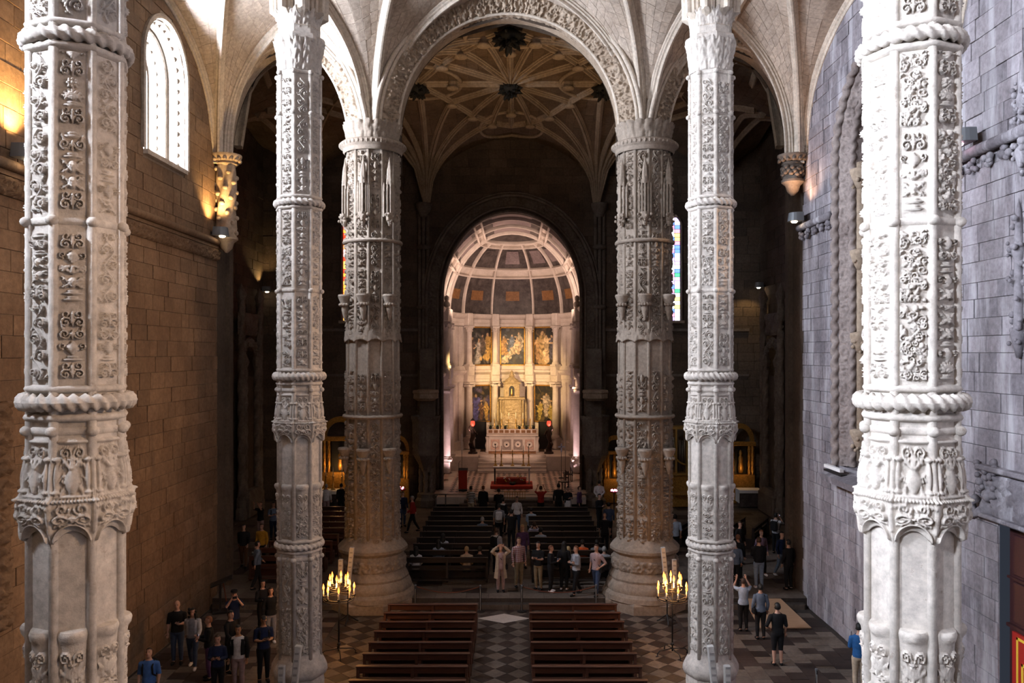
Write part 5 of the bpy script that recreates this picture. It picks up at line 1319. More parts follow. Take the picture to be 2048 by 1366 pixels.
# ------------------------------------------------------------------ wall dressings of the nave
def rope_tube(mb, pts, r, pitch=.45, n=10, strands=2, amp=.3, up=(1, 0, 0)):
    pts = [Vector(p) for p in pts]; P = [pts[0]]
    for a, b in zip(pts[:-1], pts[1:]):
        m = max(1, int((b-a).length/(pitch/6)))
        for k in range(1, m+1): P.append(a.lerp(b, k/m))
    A = []; s_ = 0.0
    for i, p in enumerate(P):
        t = (P[min(i+1, len(P)-1)]-P[max(i-1, 0)]).normalized(); u = Vector(up); u = (u-t*u.dot(t)); u = u.normalized() if u.length > 1e-4 else Vector((0, 0, 1)); v = t.cross(u)
        if i: s_ += (p-P[i-1]).length
        A.append([p+(u*math.cos(a)+v*math.sin(a))*r*(1+amp*math.cos(strands*(a-2*PI*s_/pitch/strands*1.0))) for a in np.linspace(0, 2*PI, n, endpoint=False)])
    mb.grid(np.array(A), True); return mb
b = MB(); b.tube([(AXL+.12, -5.9, 12.95), (AXL+.12, 29.5, 12.95)], .12, 10); b.box((AXL+.04, 11.8, 12.78), (.12, 35.4, .10)); b.build('cornice', M['wall_l'], wall_l, smooth='auto')
b = MB(); carved_strip(b, [((AXL+.05, 15, 12.52), (0, 0, 1), (1, 0, 0)), ((AXL+.05, 29.45, 12.52), (0, 0, 1), (1, 0, 0))], .42, .13, 4.0, 12); b.build('carved_frieze', M['wall_l'], wall_l, smooth=True)
for y0, y1 in ((26.6, 29.5), (15.0, 19.45)):
    b = MB(); b.tube([(AXR-.14, y0, 13.48), (AXR-.14, y1, 13.48)], .13, 10); b.build('cornice', M['wall_r'], wall_r, smooth=True)
    for y in np.arange(y0+.25, y1, .62):
        b = MB(); rr = random.Random(int(y*100))
        for k in range(9): b.ball((AXR-.08-rr.random()*.06, y+rr.uniform(-.16, .16), 13.2+rr.uniform(-.13, .13)), rr.uniform(.05, .09), 7, 5)
        b.build('foliage_boss', M['wall_r'], wall_r, smooth=True)
# corbels below the vault springers at the wall ends
def vault_corbel(x, y, s, lab, z0, z1, mat):
    e = empty('vault_corbel', (x, y, z0), 0, lab, 'corbel', kind='thing'); h = z1-z0
    b = MB(); A = []
    for z in np.linspace(0, h-.35, 46):
        A.append([((.33)*(1+.10*math.cos(4*a-z*4.2))*math.cos(a), .33*(1+.10*math.cos(4*a-z*4.2))*math.sin(a), z) for a in np.linspace(0, 2*PI, 40, endpoint=False)])
    b.grid(np.array(A), True); 
    for k in range(34):
        a = k*2.4; z = .15+(h-.6)*k/34; b.ball((.34*math.cos(a), .34*math.sin(a), z), (.10, .10, .09), 8, 5)
    b.build('twisted_shaft', mat, e, smooth=True)
    b = MB(); b.lathe([(.30, h-.42), (.40, h-.34), (.36, h-.28), (.50, h-.14), (.54, h-.06), (.54, h), (.3, h+.02)], 20); 
    for k in range(14): a = 2*PI*k/14; b.ball((.46*math.cos(a), .46*math.sin(a), h-.2), .08, 7, 5)
    b.build('capital', mat, e, smooth='auto')
    b = MB(); b.lathe([(.06, -.55), (.2, -.4), (.26, -.2), (.40, -.08), (.40, 0), (.3, .03)], 20); b.build('foot', mat, e, smooth='auto')
vault_corbel(AXL+.36, YC-.1, -1, 'twisted carved shaft glowing gold above the left wall lamp', 13.15, 16.1, M['carve'])
vault_corbel(AXR-.40, YC-.1, 1, 'short carved corbel under the vault at the edge of the grey-violet wall', 15.2, 16.1, M['carve_dk'])

vault_corbel(AXL+.36, 19.5, -1, 'carved corbel on the brown wall hidden behind the nearest left pillar', 14.9, 16.1, M['carve'])
vault_corbel(AXR-.40, 19.5, 1, 'carved corbel on the grey-violet wall hidden behind the nearest right pillar', 14.9, 16.1, M['carve_dk'])

# right wall: deep window recess framed by ropes
rw = empty('window_21', (AXR, RW_C, 5.4), kind='structure')
def rp(r, x, zx=0.0):  # outline of the recess shrunk by r at depth x
    return [Vector((x, u-RW_C, z-5.4)) for u, z in arch_path(RW_C, 5.4, 15.0, 18.0-r, RW_W-r, 30)]
def jamb(name, rows, mat): MB().grid(np.array([rp(r, x) for r, x in rows])).build(name, mat, rw, smooth='auto')
def rope(name, r, x, rad, pitch, mat):
    b = MB(); rope_tube(b, rp(r, x), rad, pitch, 10, 2, .28, (1, 0, 0)); b.build(name, mat, rw, smooth=True)
WJ = stone('brown_violet_jamb_stone', (.20, .16, .145), (.32, .265, .24), scale=1.2, bump=.4)
rope('rope_moulding', -.10, -.06, .13, .42, WJ)
jamb('splay', [(.02, 0.0), (.34, .30)], WJ)
def strip_on(name, r, x, w, d, mat, nrm):
    P = rp(r, x); b = MB(); fr = []
    for i, p in enumerate(P):
        t = (P[min(i+1, len(P)-1)]-P[max(i-1, 0)]).normalized(); out = Vector((1, 0, 0)).cross(t).normalized(); fr.append((p, (out*nrm[0]+Vector((1, 0, 0))*nrm[1]).normalized(), (out*nrm[2]+Vector((1, 0, 0))*nrm[3]).normalized()))
    carved_strip(b, fr, w, d, 5, 12); b.build(name, mat, rw, smooth=True)
P = rp(.2, .15)
strip_on('carved_jamb_band', .18, .15, .40, .09, WJ, (-.73, .68, -.68, -.73))
rope('rope_moulding', .36, .30, .11, .36, WJ)
jamb('niche_splay', [(.40, .30), (.55, .95), (.9, 1.0)], WJ)
for z, r in ((0, .0),):
    for sgn, yy in ((1, 1), (-1, -1)):
        yb = yy*(RW_W-.50)
        MB().tube([(.55, yb, .2), (.55, yb, 9.6)], .17, 12).build('niche_shaft', M['carve'], rw, smooth=True)
        MB().tube([(.95, yb-yy*.25, .2), (.95, yb-yy*.25, 9.6)], .09, 10).build('slender_shaft', WJ, rw, smooth=True)
        for zz, hh in ((.55, 1.0), (3.55, 1.1), (6.2, 1.0), (8.8, .9)):
            b = MB(); rr = random.Random(int(zz*10)); b.lathe([(.12, -.5), (.2, -.35), (.3, -.1), (.34, .0), (.34, .12), (.2, .16)], 12, (.50, yb-yy*.05, zz+hh*.5))
            for k in range(16): a = rr.uniform(0, 2*PI); b.ball((.5+.25*math.cos(a), yb-yy*.05+.25*math.sin(a), zz+hh*.5+rr.uniform(-.5, .0)), rr.uniform(.05, .09), 7, 5)
            b.build('carved_console', M['carve'], rw, smooth=True)
jamb('inner_frame', [(.9, 1.0), (1.0, 1.0), (1.0, 1.3)], WJ)
DG = plain('dark_leaded_glass', (.02, .022, .026), .2)
for i in range(4):
    for j in range(8):
        y0, z0 = -2.25+i*1.125, j*1.5
        if z0 > 10.4 and i in (0, 3): continue
        MB().box((1.25, y0+.5625, z0+.75), (.03, 1.08, 1.46)).build('pane', DG, rw)
b = MB(); b.add([(1.32, -RW_W, 0), (1.32, RW_W, 0), (1.32, RW_W, 12.7), (1.32, -RW_W, 12.7)], [(3, 2, 1, 0)]); b.build('window_back', M['black'], rw)
for i in range(1, 4): MB().tube([(1.20, -2.25+i*1.125, 0), (1.20, -2.25+i*1.125, 11.4)], .09, 8).build('mullion', WJ, rw, smooth=True)
for j in range(1, 8): MB().box((1.22, 0, j*1.5), (.05, 4.5, .05)).build('glazing_bar', M['black'], rw)
b = MB(); b.box((.35, 0, -.12), (1.9, 6.6, .22), M=Matrix.Rotation(-.25, 4, 'Y')); b.build('sloping_sill', M['wall_r'], rw)
b = MB(); b.box((-.35, 2.75, -.02), (.12, 1.3, .10)); b.build('strip_light', M['white_cloth'], rw)
b = MB(); b.box((-.30, 2.75, -.16), (.2, 1.4, .06)); 
for k in range(4): b.ball((-.34, 2.2+k*.36, -.24), .05, 6, 4)
b.build('strip_light_bracket', M['black'], rw)
# portal of the right wall
do = empty('door_1', (AXR+.25, DOOR_C, 0), kind='structure')
b = MB(); b.box((.1, 0, 2.7), (.2, 2*DOOR_W, 5.4)); b.build('door_leaf', M['door'], do)
for j, (z0, z1) in enumerate(((3.3, 4.15), (4.3, 5.15))):
    for k in range(4):
        y = -DOOR_W+.68+k*1.25
        q = MB().box((-.02, y, (z0+z1)/2), (.06, 1.0, z1-z0), bev=.02).build('door_panel', M['door'], do)
b = MB(); b.box((-.04, 0, 3.2), (.08, 2*DOOR_W, .07)); b.box((-.04, 0, 4.22), (.05, 2*DOOR_W, .05)); b.build('door_rail', M['door'], do)
b = MB(); b.box((-.03, .08, 1.55), (.05, 2*DOOR_W-.5, 3.1)); b.build('red_panel', M['red'], do)
yb = DOOR_W-.36; b = MB()
def fret(pts, w=.055):
    for (y0, z0), (y1, z1) in zip(pts[:-1], pts[1:]): b.box((-.062, (y0+y1)/2, (z0+z1)/2), (.012, abs(y1-y0)+w, abs(z1-z0)+w))
fret([(yb, .05), (yb, 3.0), (-yb, 3.0), (-yb, .05)]); fret([(yb-.17, .05), (yb-.17, 2.5), (yb-.62, 2.5), (yb-.62, 2.75), (yb-.40, 2.75), (yb-.40, 2.2), (yb-.62, 2.2), (yb-.62, 2.35)]); fret([(yb-.25, .05), (yb-.25, 2.4)], .03)
b.build('yellow_fret_border', M['yellow'], do)
b = MB(); carved_strip(b, [((-.30, DOOR_W+.5, 5.95), (0, 0, 1), (-1, 0, 0)), ((-.30, -DOOR_W-.5, 5.95), (0, 0, 1), (-1, 0, 0))], 1.0, .16, 4, 16); b.build('carved_lintel', M['wall_r'], do, smooth=True)
b = MB(); b.box((-.30, 0, 6.5), (.35, 2*DOOR_W+1.1, .12), bev=.03); b.box((-.30, 0, 5.45), (.3, 2*DOOR_W+1.0, .1), bev=.03); b.build('lintel_cornice', M['wall_r'], do)
for s in (1,):
    b = MB(); rr = random.Random(6)
    b.tube([(-.38, DOOR_W+.42, 5.55), (-.42, DOOR_W+.6, 5.4), (-.42, DOOR_W+.75, 5.65), (-.42, DOOR_W+.55, 5.8)], .10, 8)
    for k in range(30): b.ball((-.34+rr.uniform(-.08, .05), DOOR_W+.3+rr.uniform(-.4, .35), 6.15+rr.uniform(-.4, .5)), rr.uniform(.05, .10), 7, 5)
    b.build('scroll_finial', M['wall_r'], do, smooth=True)
    for (yy, z0, z1) in ((1.75, 8.9, 12.2), (1.62, 12.6, 15.2)):
        b = MB(); b.lathe([(.05, z0), (.13, z0+.35), (.16, z0+.5), (.10, z0+.62), (.09, z1-1.3), (.14, z1-1.1), (.09, z1-.9), (.05, z1-.3), (0, z1)], 10, (-.30, yy, 0))
        for k in range(70):
            a = rr.uniform(0, 6.28); z = rr.choice((z0+.45, (z0+z1)/2, z1-1.0))+rr.gauss(0, .22); r = .15*rr.uniform(.6, 1.2); b.ball((-.30+r*math.cos(a), yy+r*1.5*math.sin(a), z), rr.uniform(.035, .075), 6, 4)
        b.build('carved_pinnacle', M['wall_r'], do, smooth=True)
b = MB(); carved_strip(b, [((AXL+.06, 16.95, 3.2), (0, 1, 0), (1, 0, 0)), ((AXL+.06, 16.95, 8.0), (0, 1, 0), (1, 0, 0))], .8, .16, 4, 18); b.build('carved_jamb', M['wall_l'], wall_l, smooth=True)
# ------------------------------------------------------------------ wall lamps on the cornices
def wall_lamp(x, y, z, s, lab, w=.62, lens=True, lm=None):
    e = empty('wall_lamp', (x, y, z), 0, lab, 'lamp', 'grey lamps on the wall cornices', 'thing')
    prof = [(.0, 0), (w*.42, .02), (w*.5, .10), (w*.44, .22), (w*.34, .28)]
    b = MB(); P = []
    for zz, k in ((0, 1.0), (.30, .86)):
        for a in np.linspace(-PI/2, PI/2, 11): P.append((-s*(.05+.30*k*math.cos(a)), .5*w*k*math.sin(a), zz))
        P.append((s*.12, .5*w*k, zz)); P.append((s*.12, -.5*w*k, zz))
    n = 13; b.add(P, [tuple(range(n)), tuple(range(2*n-1, n-1, -1))]+[(i, n+i, n+(i+1) % n, (i+1) % n) for i in range(n)]); b.build('housing', M['grey_metal'], e)
    if lens: b = MB(); b.ball((-s*.12, 0, -.01), (.11, .11, .05), 12, 6); b.build('lens', lm or M['lens'], e, smooth=True)
    b = MB(); b.box((s*.18, 0, .1), (.2, .12, .1)); b.build('bracket', M['black'], e)
wall_lamp(AXL+.34, 28.7, 13.10, -1, 'grey wall lamp lighting the gold corbel at the end of the brown wall')
wall_lamp(AXL+.34, 17.35, 13.10, -1, 'wall lamp on the brown wall hidden by the nearest left pillar')
wall_lamp(AXR-.36, 18.25, 13.66, 1, 'dark grey wall lamp on the grey-violet wall right of the nearest right pillar', .72, lm=M['lens_p'])
wall_lamp(AXR-.36, 29.0, 13.66, 1, 'grey wall lamp at the far edge of the grey-violet wall')
wall_lamp(AXR-.36, 4.0, 13.66, 1, 'added unseen wall lamp on the grey-violet wall, warming the nearest left pillar', .72)  # added fixture, never in view, to carry the warm spot below
light('SPOT', 'wall_lamp_light', (AXR-.75, 4.0, 13.6), 3800, (1.0, .64, .36), (-5.8, 9.9, 6.5), spot=42, blend=.7, radius=.12)  # added warm spot that brightens the nearest left pillar
for y, p_ in ((28.55, 420), (17.35, 800)):
    light('SPOT', 'wall_lamp_light', (AXL+.42, y, 13.5), p_*1.6, (1.0, .62, .24), (AXL-.05, y+.1, 16.4), spot=110, blend=.8, radius=.1)
light('SPOT', 'wall_lamp_light', (AXR-.6, 18.25, 13.6), 3600, (1.0, .62, .34), (-8, 13.0, 6.0), spot=58, blend=.8, radius=.12)
light('SPOT', 'wall_lamp_light', (AXR-.75, 28.75, 13.6), 5200, (1.0, .62, .34), (AXL, 20.5, 8.5), spot=46, blend=.9, radius=.12)
light('SPOT', 'wall_lamp_light', (AXR-.6, 28.8, 14.1), 260, (1.0, .58, .34), (AXR, 27.6, 18.5), spot=120, blend=.8, radius=.12)
for x, y, z, t, p_ in ((-14.1, 47.3, 12.9, (-14.5, 46.6, 15.5), 150), (13.9, 46.9, 12.6, (13.4, 47.9, 9.0), 90)):
    light('SPOT', 'transept_lamp_light', (x, y, z), p_, (1, .66, .28), t, spot=110, radius=.08)
wall_lamp(-14.28, 47.4, 12.55, -1, 'small lit lamp high in the far left corner of the transept', .4); wall_lamp(14.28, 46.9, 12.75, 1, 'small lit lamp high in the right transept', .4)

# ------------------------------------------------------------------ pews
def pew(x0, x1, y, z, mat, lab, group, h=.92):
    """y: line of the back rail; the seat lies beyond it"""
    e = empty('church_pew', ((x0+x1)/2, y, z), 0, lab, 'pew', group, 'thing'); w = x1-x0
    MB().box((0, 0, h-.09), (w, .05, .18), bev=.012).build('back_rail', mat, e)
    MB().box((0, -.03, h+.015), (w+.02, .13, .035), bev=.01).build('top_ledge', mat, e)
    MB().box((0, .05, h-.36), (w, .035, .12), bev=.008).build('lower_rail', mat, e)
    MB().box((0, .26, .44), (w, .40, .05), bev=.012).build('seat', mat, e)
    MB().box((0, -.25, .16), (w-.1, .18, .05), bev=.01).build('kneeler', mat, e)
    for k, xx in enumerate((-w/2+.04, 0, w/2-.04)):
        b = MB(); P = [(-.06, 0), (.46, 0), (.46, .44), (.40, .47), (.06, .47), (.035, h+.03), (-.05, h+.03), (-.10, .15)]
        b.prism([(p[0], p[1]) for p in P], -.035, .035, Matrix.Translation((xx, 0, 0)) @ Matrix(((0, 0, 1, 0), (1, 0, 0, 0), (0, 1, 0, 0), (0, 0, 0, 1)))); b.build('end_panel' if k != 1 else 'middle_support', mat, e)
    MB().box((0, .42, .22), (w-.1, .03, .3)).build('front_apron', mat, e)
    return e
PY = [26.3, 25.45, 24.6, 23.75, 22.85, 22.0, 21.1, 20.2, 19.3]
ORD = ['first', 'second', 'third', 'fourth', 'fifth', 'sixth', 'seventh', 'eighth', 'ninth', 'tenth', 'eleventh', 'twelfth']
for k, y in enumerate(PY):
    pew(-3.85, -.98, y, 0, M['pew'], 'long dark wooden pew, %s row back from the step, left of the aisle' % ORD[k], 'nave pews left of the aisle')
    pew(.68, 3.50, y, 0, M['pew'], 'long dark wooden pew, %s row back from the step, right of the aisle' % ORD[k], 'nave pews right of the aisle')
for k in range(10):
    y = 30.95+k*1.12
    pew(-3.9, -.80, y, .33, M['pew_dk'], 'blackened pew in the crossing, %s row from the front edge, left block' % ORD[k], 'crossing pews, left block')
    pew(.85, 3.85, y, .33, M['pew_dk'], 'blackened pew in the crossing, %s row from the front edge, right block' % ORD[k], 'crossing pews, right block')
for k in range(9):
    y = 31.2+k*1.25
    pew(-9.9, -7.3, y, .33, M['pew'], 'brown pew in the left transept, %s row seen between pillar and pier' % ORD[k], 'left transept pews')
for k in range(4):
    e = pew(-1.4, 1.4, 0, .33, M['pew_dk'], 'dark pew set askew in the right transept, %s from the wall' % ORD[k], 'right transept pews'); e.location = (11.4-k*1.05, 37.3+k*.15, .33); e.rotation_euler = (0, 0, 1.05)

# ------------------------------------------------------------------ candelabra
FLM = MB().lathe([(.004, 0), (.016, .02), (.020, .045), (.013, .08), (.0, .125)], 8).mesh('flame', M['flame'], True)
CAM = MB().lathe([(.022, 0), (.022, .17), (.012, .175)], 8).mesh('candle', M['wax'], True)
CUP = MB().lathe([(.01, -.05), (.03, -.03), (.045, 0), (.045, .012), (0, .012)], 8).mesh('candle_cup', M['black'], True)
def candelabrum(x, y, lab):
    e = empty('iron_candelabrum', (x, y, 0), 0, lab, 'candelabrum', 'iron candelabra by the crossing piers', 'thing')
    MB().tube([(0, 0, .12), (0, 0, 2.15)], .024, 8).build('pole', M['black'], e, smooth=True)
    for k in range(4):
        a = k*PI/2+.3; c, s = math.cos(a), math.sin(a); MB().tube([(0, 0, .20), (c*.2, s*.2, .18), (c*.42, s*.42, .16), (c*.50, s*.50, .08), (c*.48, s*.48, .01), (c*.54, s*.54, .012)], .018, 6).build('foot', M['black'], e, smooth=True)
    MB().lathe([(.024, .28), (.06, .32), (.024, .38)], 8).build('knop', M['black'], e, smooth=True)
    for R, z, n, off in ((.45, 1.72, 8, .2), (.27, 2.02, 6, .5)):
        MB().tube([(R*math.cos(a), R*math.sin(a), z) for a in np.linspace(0, 2*PI, 33)[:-1]], .016, 6, closed=True).build('ring', M['black'], e, smooth=True)
        MB().tube([(R*math.cos(a), R*math.sin(a), z-.06) for a in np.linspace(0, 2*PI, 33)[:-1]], .010, 6, closed=True).build('ring', M['black'], e, smooth=True)
        for k in range(n):
            a = off+2*PI*k/n; c, s = R*math.cos(a), R*math.sin(a)
            if k % 2 == 0: MB().tube([(0, 0, z-.16), (c*.5, s*.5, z-.1), (c, s, z)], .010, 5).build('arm', M['black'], e)
            cu = put('candle_cup', CUP, e, (c, s, z+.05)); ca = put('candle', CAM, cu, (0, 0, .01)); fl = put('flame', FLM, cu, (0, 0, .185), (0, 0, 0), (1.7, 1.7, 1.6))
    for a in (.3, 2.4, 4.5): light('POINT', 'candle_light', (x+.35*math.cos(a), y+.35*math.sin(a), 2.12), 60, (1.0, .46, .13), radius=.12)
candelabrum(-5.02, 24.4, 'black iron candelabrum with lit candles before the left crossing pier'); candelabrum(4.92, 24.4, 'black iron candelabrum with lit candles before the right crossing pier')
# ------------------------------------------------------------------ column loudspeakers on stands
M['grille'] = plain('pale_grey_grille', (.26, .25, .24), .7)
def speaker_pair(x, y, z, s, lab, hs=(1.25, .8), tops=(2.05, 1.6), lean=.10):
    e = empty('column_loudspeaker', (x, y, z), 0, lab, 'speaker', 'pairs of slim loudspeakers by the pillars', 'thing')
    MB().tube([(0, 0, 0.05), (0, 0, 1.7)], .022, 8).build('stand_pole', M['black'], e)
    for k in range(3): a = k*2.09+.5; MB().tube([(0, 0, .28), (.30*math.cos(a), .30*math.sin(a), .04), (.36*math.cos(a), .36*math.sin(a), .015)], .018, 6).build('stand_leg', M['black'], e)
    for k, (h, t) in enumerate(zip(hs, tops)):
        q = MB().box((s*(.10 if k == 0 else -.22), -.1, t-h/2), (.15, .13, h), M=Matrix.Rotation(s*lean*(1 if k == 0 else .2), 4, 'Y'), bev=.015).build('speaker_bar', M['speaker'], e)
        b = MB()
        for j in range(int(h/.16)): b.box((s*(.10 if k == 0 else -.22)+s*lean*(1 if k == 0 else .2)*(-h/2+.12+j*.16), -.168, t-h+.12+j*.16), (.09, .012, .05))
        b.build('grille', M['grille'], q)
    MB().box((-s*.05, -.02, 1.35), (.34, .03, .04)).build('clamp', M['black'], e)
speaker_pair(-5.35, 27.3, 0, 1, 'pale slim loudspeakers on a tripod at the foot of the left crossing pier', tops=(2.55, 2.15))
speaker_pair(5.30, 27.3, 0, -1, 'pale slim loudspeakers on a tripod at the foot of the right crossing pier', tops=(2.55, 2.15))
speaker_pair(-4.78, 18.45, 0, 1, 'pale slim loudspeakers leaning before the middle left pillar', tops=(2.45, 2.0))
speaker_pair(4.78, 18.45, 0, -1, 'pale slim loudspeakers leaning before the middle right pillar', tops=(2.45, 2.0))
# ------------------------------------------------------------------ rope posts, lectern, ramp, mats
def rope_post(x, y, z, lab, h=.92):
    e = empty('rope_post', (x, y, z), 0, lab, 'post', 'black posts along the step', 'thing')
    MB().lathe([(.17, 0), (.17, .02), (.05, .05)], 14).build('foot', M['black'], e); MB().tube([(0, 0, .03), (0, 0, h)], .035, 10).build('pole', M['black'], e, smooth=True)
    MB().box((0, -.037, h*.45), (.012, .006, h*.8)).build('pale_stripe', M['speaker'], e); MB().lathe([(.04, h-.04), (.04, h), (.0, h+.02)], 10).build('cap', M['grey_metal'], e)
for k, (x, y) in enumerate(((-3.25, 28.55), (-.98, 28.5), (.46, 28.5), (3.05, 28.55))): rope_post(x, y, 0, '%s black rope post along the step, counted from the left' % ORD[k])
rope_post(7.95, 20.95, 0, 'black rope post on the floor right of the middle right pillar'); rope_post(-10.0, 31.9, .33, 'black rope post just past the end of the brown wall')
def rope_between(a, b_, lab, mat):
    P = [Vector(a).lerp(Vector(b_), t)-Vector((0, 0, .9*t*(1-t))) for t in np.linspace(0, 1, 14)]; c = P[0]
    o = MB().tube([p-c for p in P], .016, 6).build('barrier_rope', mat, None, loc=c, smooth=True); tag(o, lab, 'rope', 'barrier ropes', 'thing')
RP_ = plain('red_brown_rope', (.12, .03, .012), .8)
rope_between((-3.25, 28.6, .86), (-.98, 28.55, .86), 'red-brown rope between the first two posts on the step', RP_); rope_between((.46, 28.55, .86), (3.05, 28.6, .86), 'red-brown rope between the last two posts on the step', RP_)
for k, (x, y) in enumerate(((-4.1, 44.6), (-3.6, 44.9))): rope_post(x, y, .33, '%s rope post before the chancel steps, left side' % ORD[k])
e = empty('info_lectern', (-10.0, 28.4, 0), .3, 'black slanted info stand at the end of the brown wall', 'lectern', kind='thing')
MB().box((0, 0, .04), (.5, .45, .08), bev=.01).build('foot', M['black'], e); MB().box((0, 0, .55), (.08, .08, 1.0)).build('post', M['black'], e); MB().box((.05, 0, 1.08), (.75, .55, .04), M=Matrix.Rotation(-.35, 4, 'Y')).build('board', M['black'], e); MB().tube([(.25, .1, 0), (.1, 0, 1.0)], .02, 6).build('red_strut', RP_, e)
o = MB().prism([(-.85, -1.15), (.85, -1.15), (.55, 1.05), (-.75, 1.05)], 0, .03).build('plywood_ramp', M['ramp'], None, loc=(9.05, 27.85, .012)); o.rotation_euler = (.135, 0, 0); tag(o, 'tan plywood ramp over the step in the right aisle', 'ramp', kind='thing'); o.location.z = .165
for k, (a, b_) in enumerate((((835, 1166), (885, 1165)), ((905, 1180), (925, 1180)), ((1016, 1180), (1036, 1180)), ((1130, 1180), (1148, 1180)))):
    p = on_floor((a[0]+b_[0])/2, a[1], .34); w = (b_[0]-a[0])*p.y/F
    o = MB().box((0, 0, .012), (w, .7 if k == 0 else .35, .024)).build('dark_mat', M['pew_dk'], None, loc=(p.x, p.y, .345)); tag(o, ('large dark mat', 'left small dark mat', 'middle small dark mat', 'right small dark mat')[k]+' on the step before the crossing', 'mat', 'dark mats on the step', 'thing')
# monitors / umbrella-like pink lamp near pulpit
e = empty('votive_stand', (-5.75, 42.5, .33), 0, 'pink-lit votive candle stand left of the left pulpit', 'candle stand', kind='thing')
MB().tube([(0, 0, 0), (0, 0, 1.5)], .03, 8).build('pole', M['black'], e); MB().lathe([(.1, 1.5), (.28, 1.55), (.30, 1.62), (0, 1.62)], 14).build('tray', M['red'], e, smooth='auto')
VL = plain('pink_votive_light', (.9, .4, .5), .4, emit=(1, .35, .5), es=5)
for k in range(7): MB().lathe([(.035, 0), (.04, .08), (.0, .09)], 8, (.2*math.cos(k*.9)*(k > 0), .2*math.sin(k*.9)*(k > 0), 1.62)).build('votive_light', VL, e, smooth=True)
e = empty('votive_stand', (5.35, 42.5, .33), 0, 'pink-lit votive candle stand right of the right pulpit', 'candle stand', kind='thing')
MB().tube([(0, 0, 0), (0, 0, 1.4)], .03, 8).build('pole', M['black'], e); MB().lathe([(.1, 1.4), (.2, 1.45), (.22, 1.5), (0, 1.5)], 14).build('tray', M['red'], e, smooth='auto')
for k in range(6): MB().lathe([(.035, 0), (.04, .08), (.0, .09)], 8, (.14*math.cos(k*1.1), .14*math.sin(k*1.1), 1.5)).build('votive_light', VL, e, smooth=True)
# uplights on the back of the crossing piers wash the star vault
for s in (-1, 1): light('SPOT', 'vault_uplight', (s*5.2, YC+1.9, 12.0), 1050, (1.0, .62, .32), (s*.8, 37.0, 22), spot=88, blend=.9, radius=.2)
# ------------------------------------------------------------------ people
CL = {'black': (.010, .010, .011), 'navy': (.012, .018, .045), 'blue': (.05, .12, .32), 'denim': (.04, .06, .11), 'jeans': (.20, .25, .32), 'white': (.62, .61, .62), 'grey': (.20, .20, .22), 'ltgrey': (.38, .38, .41),
      'beige': (.42, .33, .24), 'khaki': (.20, .15, .09), 'brown': (.10, .045, .02), 'red': (.30, .02, .015), 'orange': (.65, .12, .03), 'yellow': (.40, .20, .02), 'ltblue': (.33, .40, .50), 'purple': (.08, .04, .10), 'rose': (.34, .24, .24), 'slate': (.10, .13, .18), 'royal': (.02, .09, .24)}
CM = {k: plain('cloth_'+k, v, .85, var=.18, spec=.2) for k, v in CL.items()}
def pattern(name, a, b_, sx, sz, hz=True):
    m, nt, b = newmat(name); tc = nt.nodes.new('ShaderNodeTexCoord'); w = nt.nodes.new('ShaderNodeTexWave'); w.bands_direction = 'Z' if hz else 'X'; w.inputs['Scale'].default_value = sz; w.inputs['Distortion'].default_value = 0
    nt.links.new(tc.outputs['Object'], w.inputs[0]); c = ramp(nt, w.outputs[1], [(.45, a), (.55, b_)])
    if sx:
        w2 = nt.nodes.new('ShaderNodeTexWave'); w2.bands_direction = 'X'; w2.inputs['Scale'].default_value = sx; nt.links.new(tc.outputs['Object'], w2.inputs[0]); c = mix(nt, .5, c, ramp(nt, w2.outputs[1], [(.45, a), (.55, b_)]))
    nt.links.new(c, b.inputs['Base Color']); b.inputs['Roughness'].default_value = .85; return m
CM['bwstripe'] = pattern('black_white_stripes', (.015, .015, .015), (.7, .7, .7), 0, 3.6); CM['plaid'] = pattern('red_white_plaid', (.16, .015, .02), (.42, .36, .36), 4.5, 4.5); CM['vstripe'] = pattern('purple_stripes', (.05, .03, .07), (.22, .15, .2), 0, 6.0, False); CM['bluestripe'] = pattern('white_blue_stripes', (.10, .10, .2), (.5, .5, .58), 0, 5.0)
SK = {'fair': plain('skin_fair', (.48, .27, .19), .6, var=.08), 'tan': plain('skin_tan', (.36, .19, .11), .6, var=.08), 'dark': plain('skin_brown', (.20, .10, .06), .6, var=.08)}
HR = {'black': plain('hair_black', (.008, .007, .006), .6), 'brown': plain('hair_brown', (.045, .022, .012), .6), 'red': plain('hair_auburn', (.14, .05, .02), .6), 'grey': plain('hair_grey', (.28, .27, .26), .7), 'blond': plain('hair_blond', (.36, .25, .12), .6)}
FACE_DK = plain('eye_dark', (.015, .012, .010), .4); LIP = plain('lip', (.26, .09, .07), .6); SHOE = {'black': CM['black'], 'white': plain('shoe_white', (.75, .74, .76), .6), 'brown': CM['brown']}
BONES = ('torso', 'pelvis', 'head', 'uarm', 'farm', 'hand', 'thigh', 'shin', 'foot')
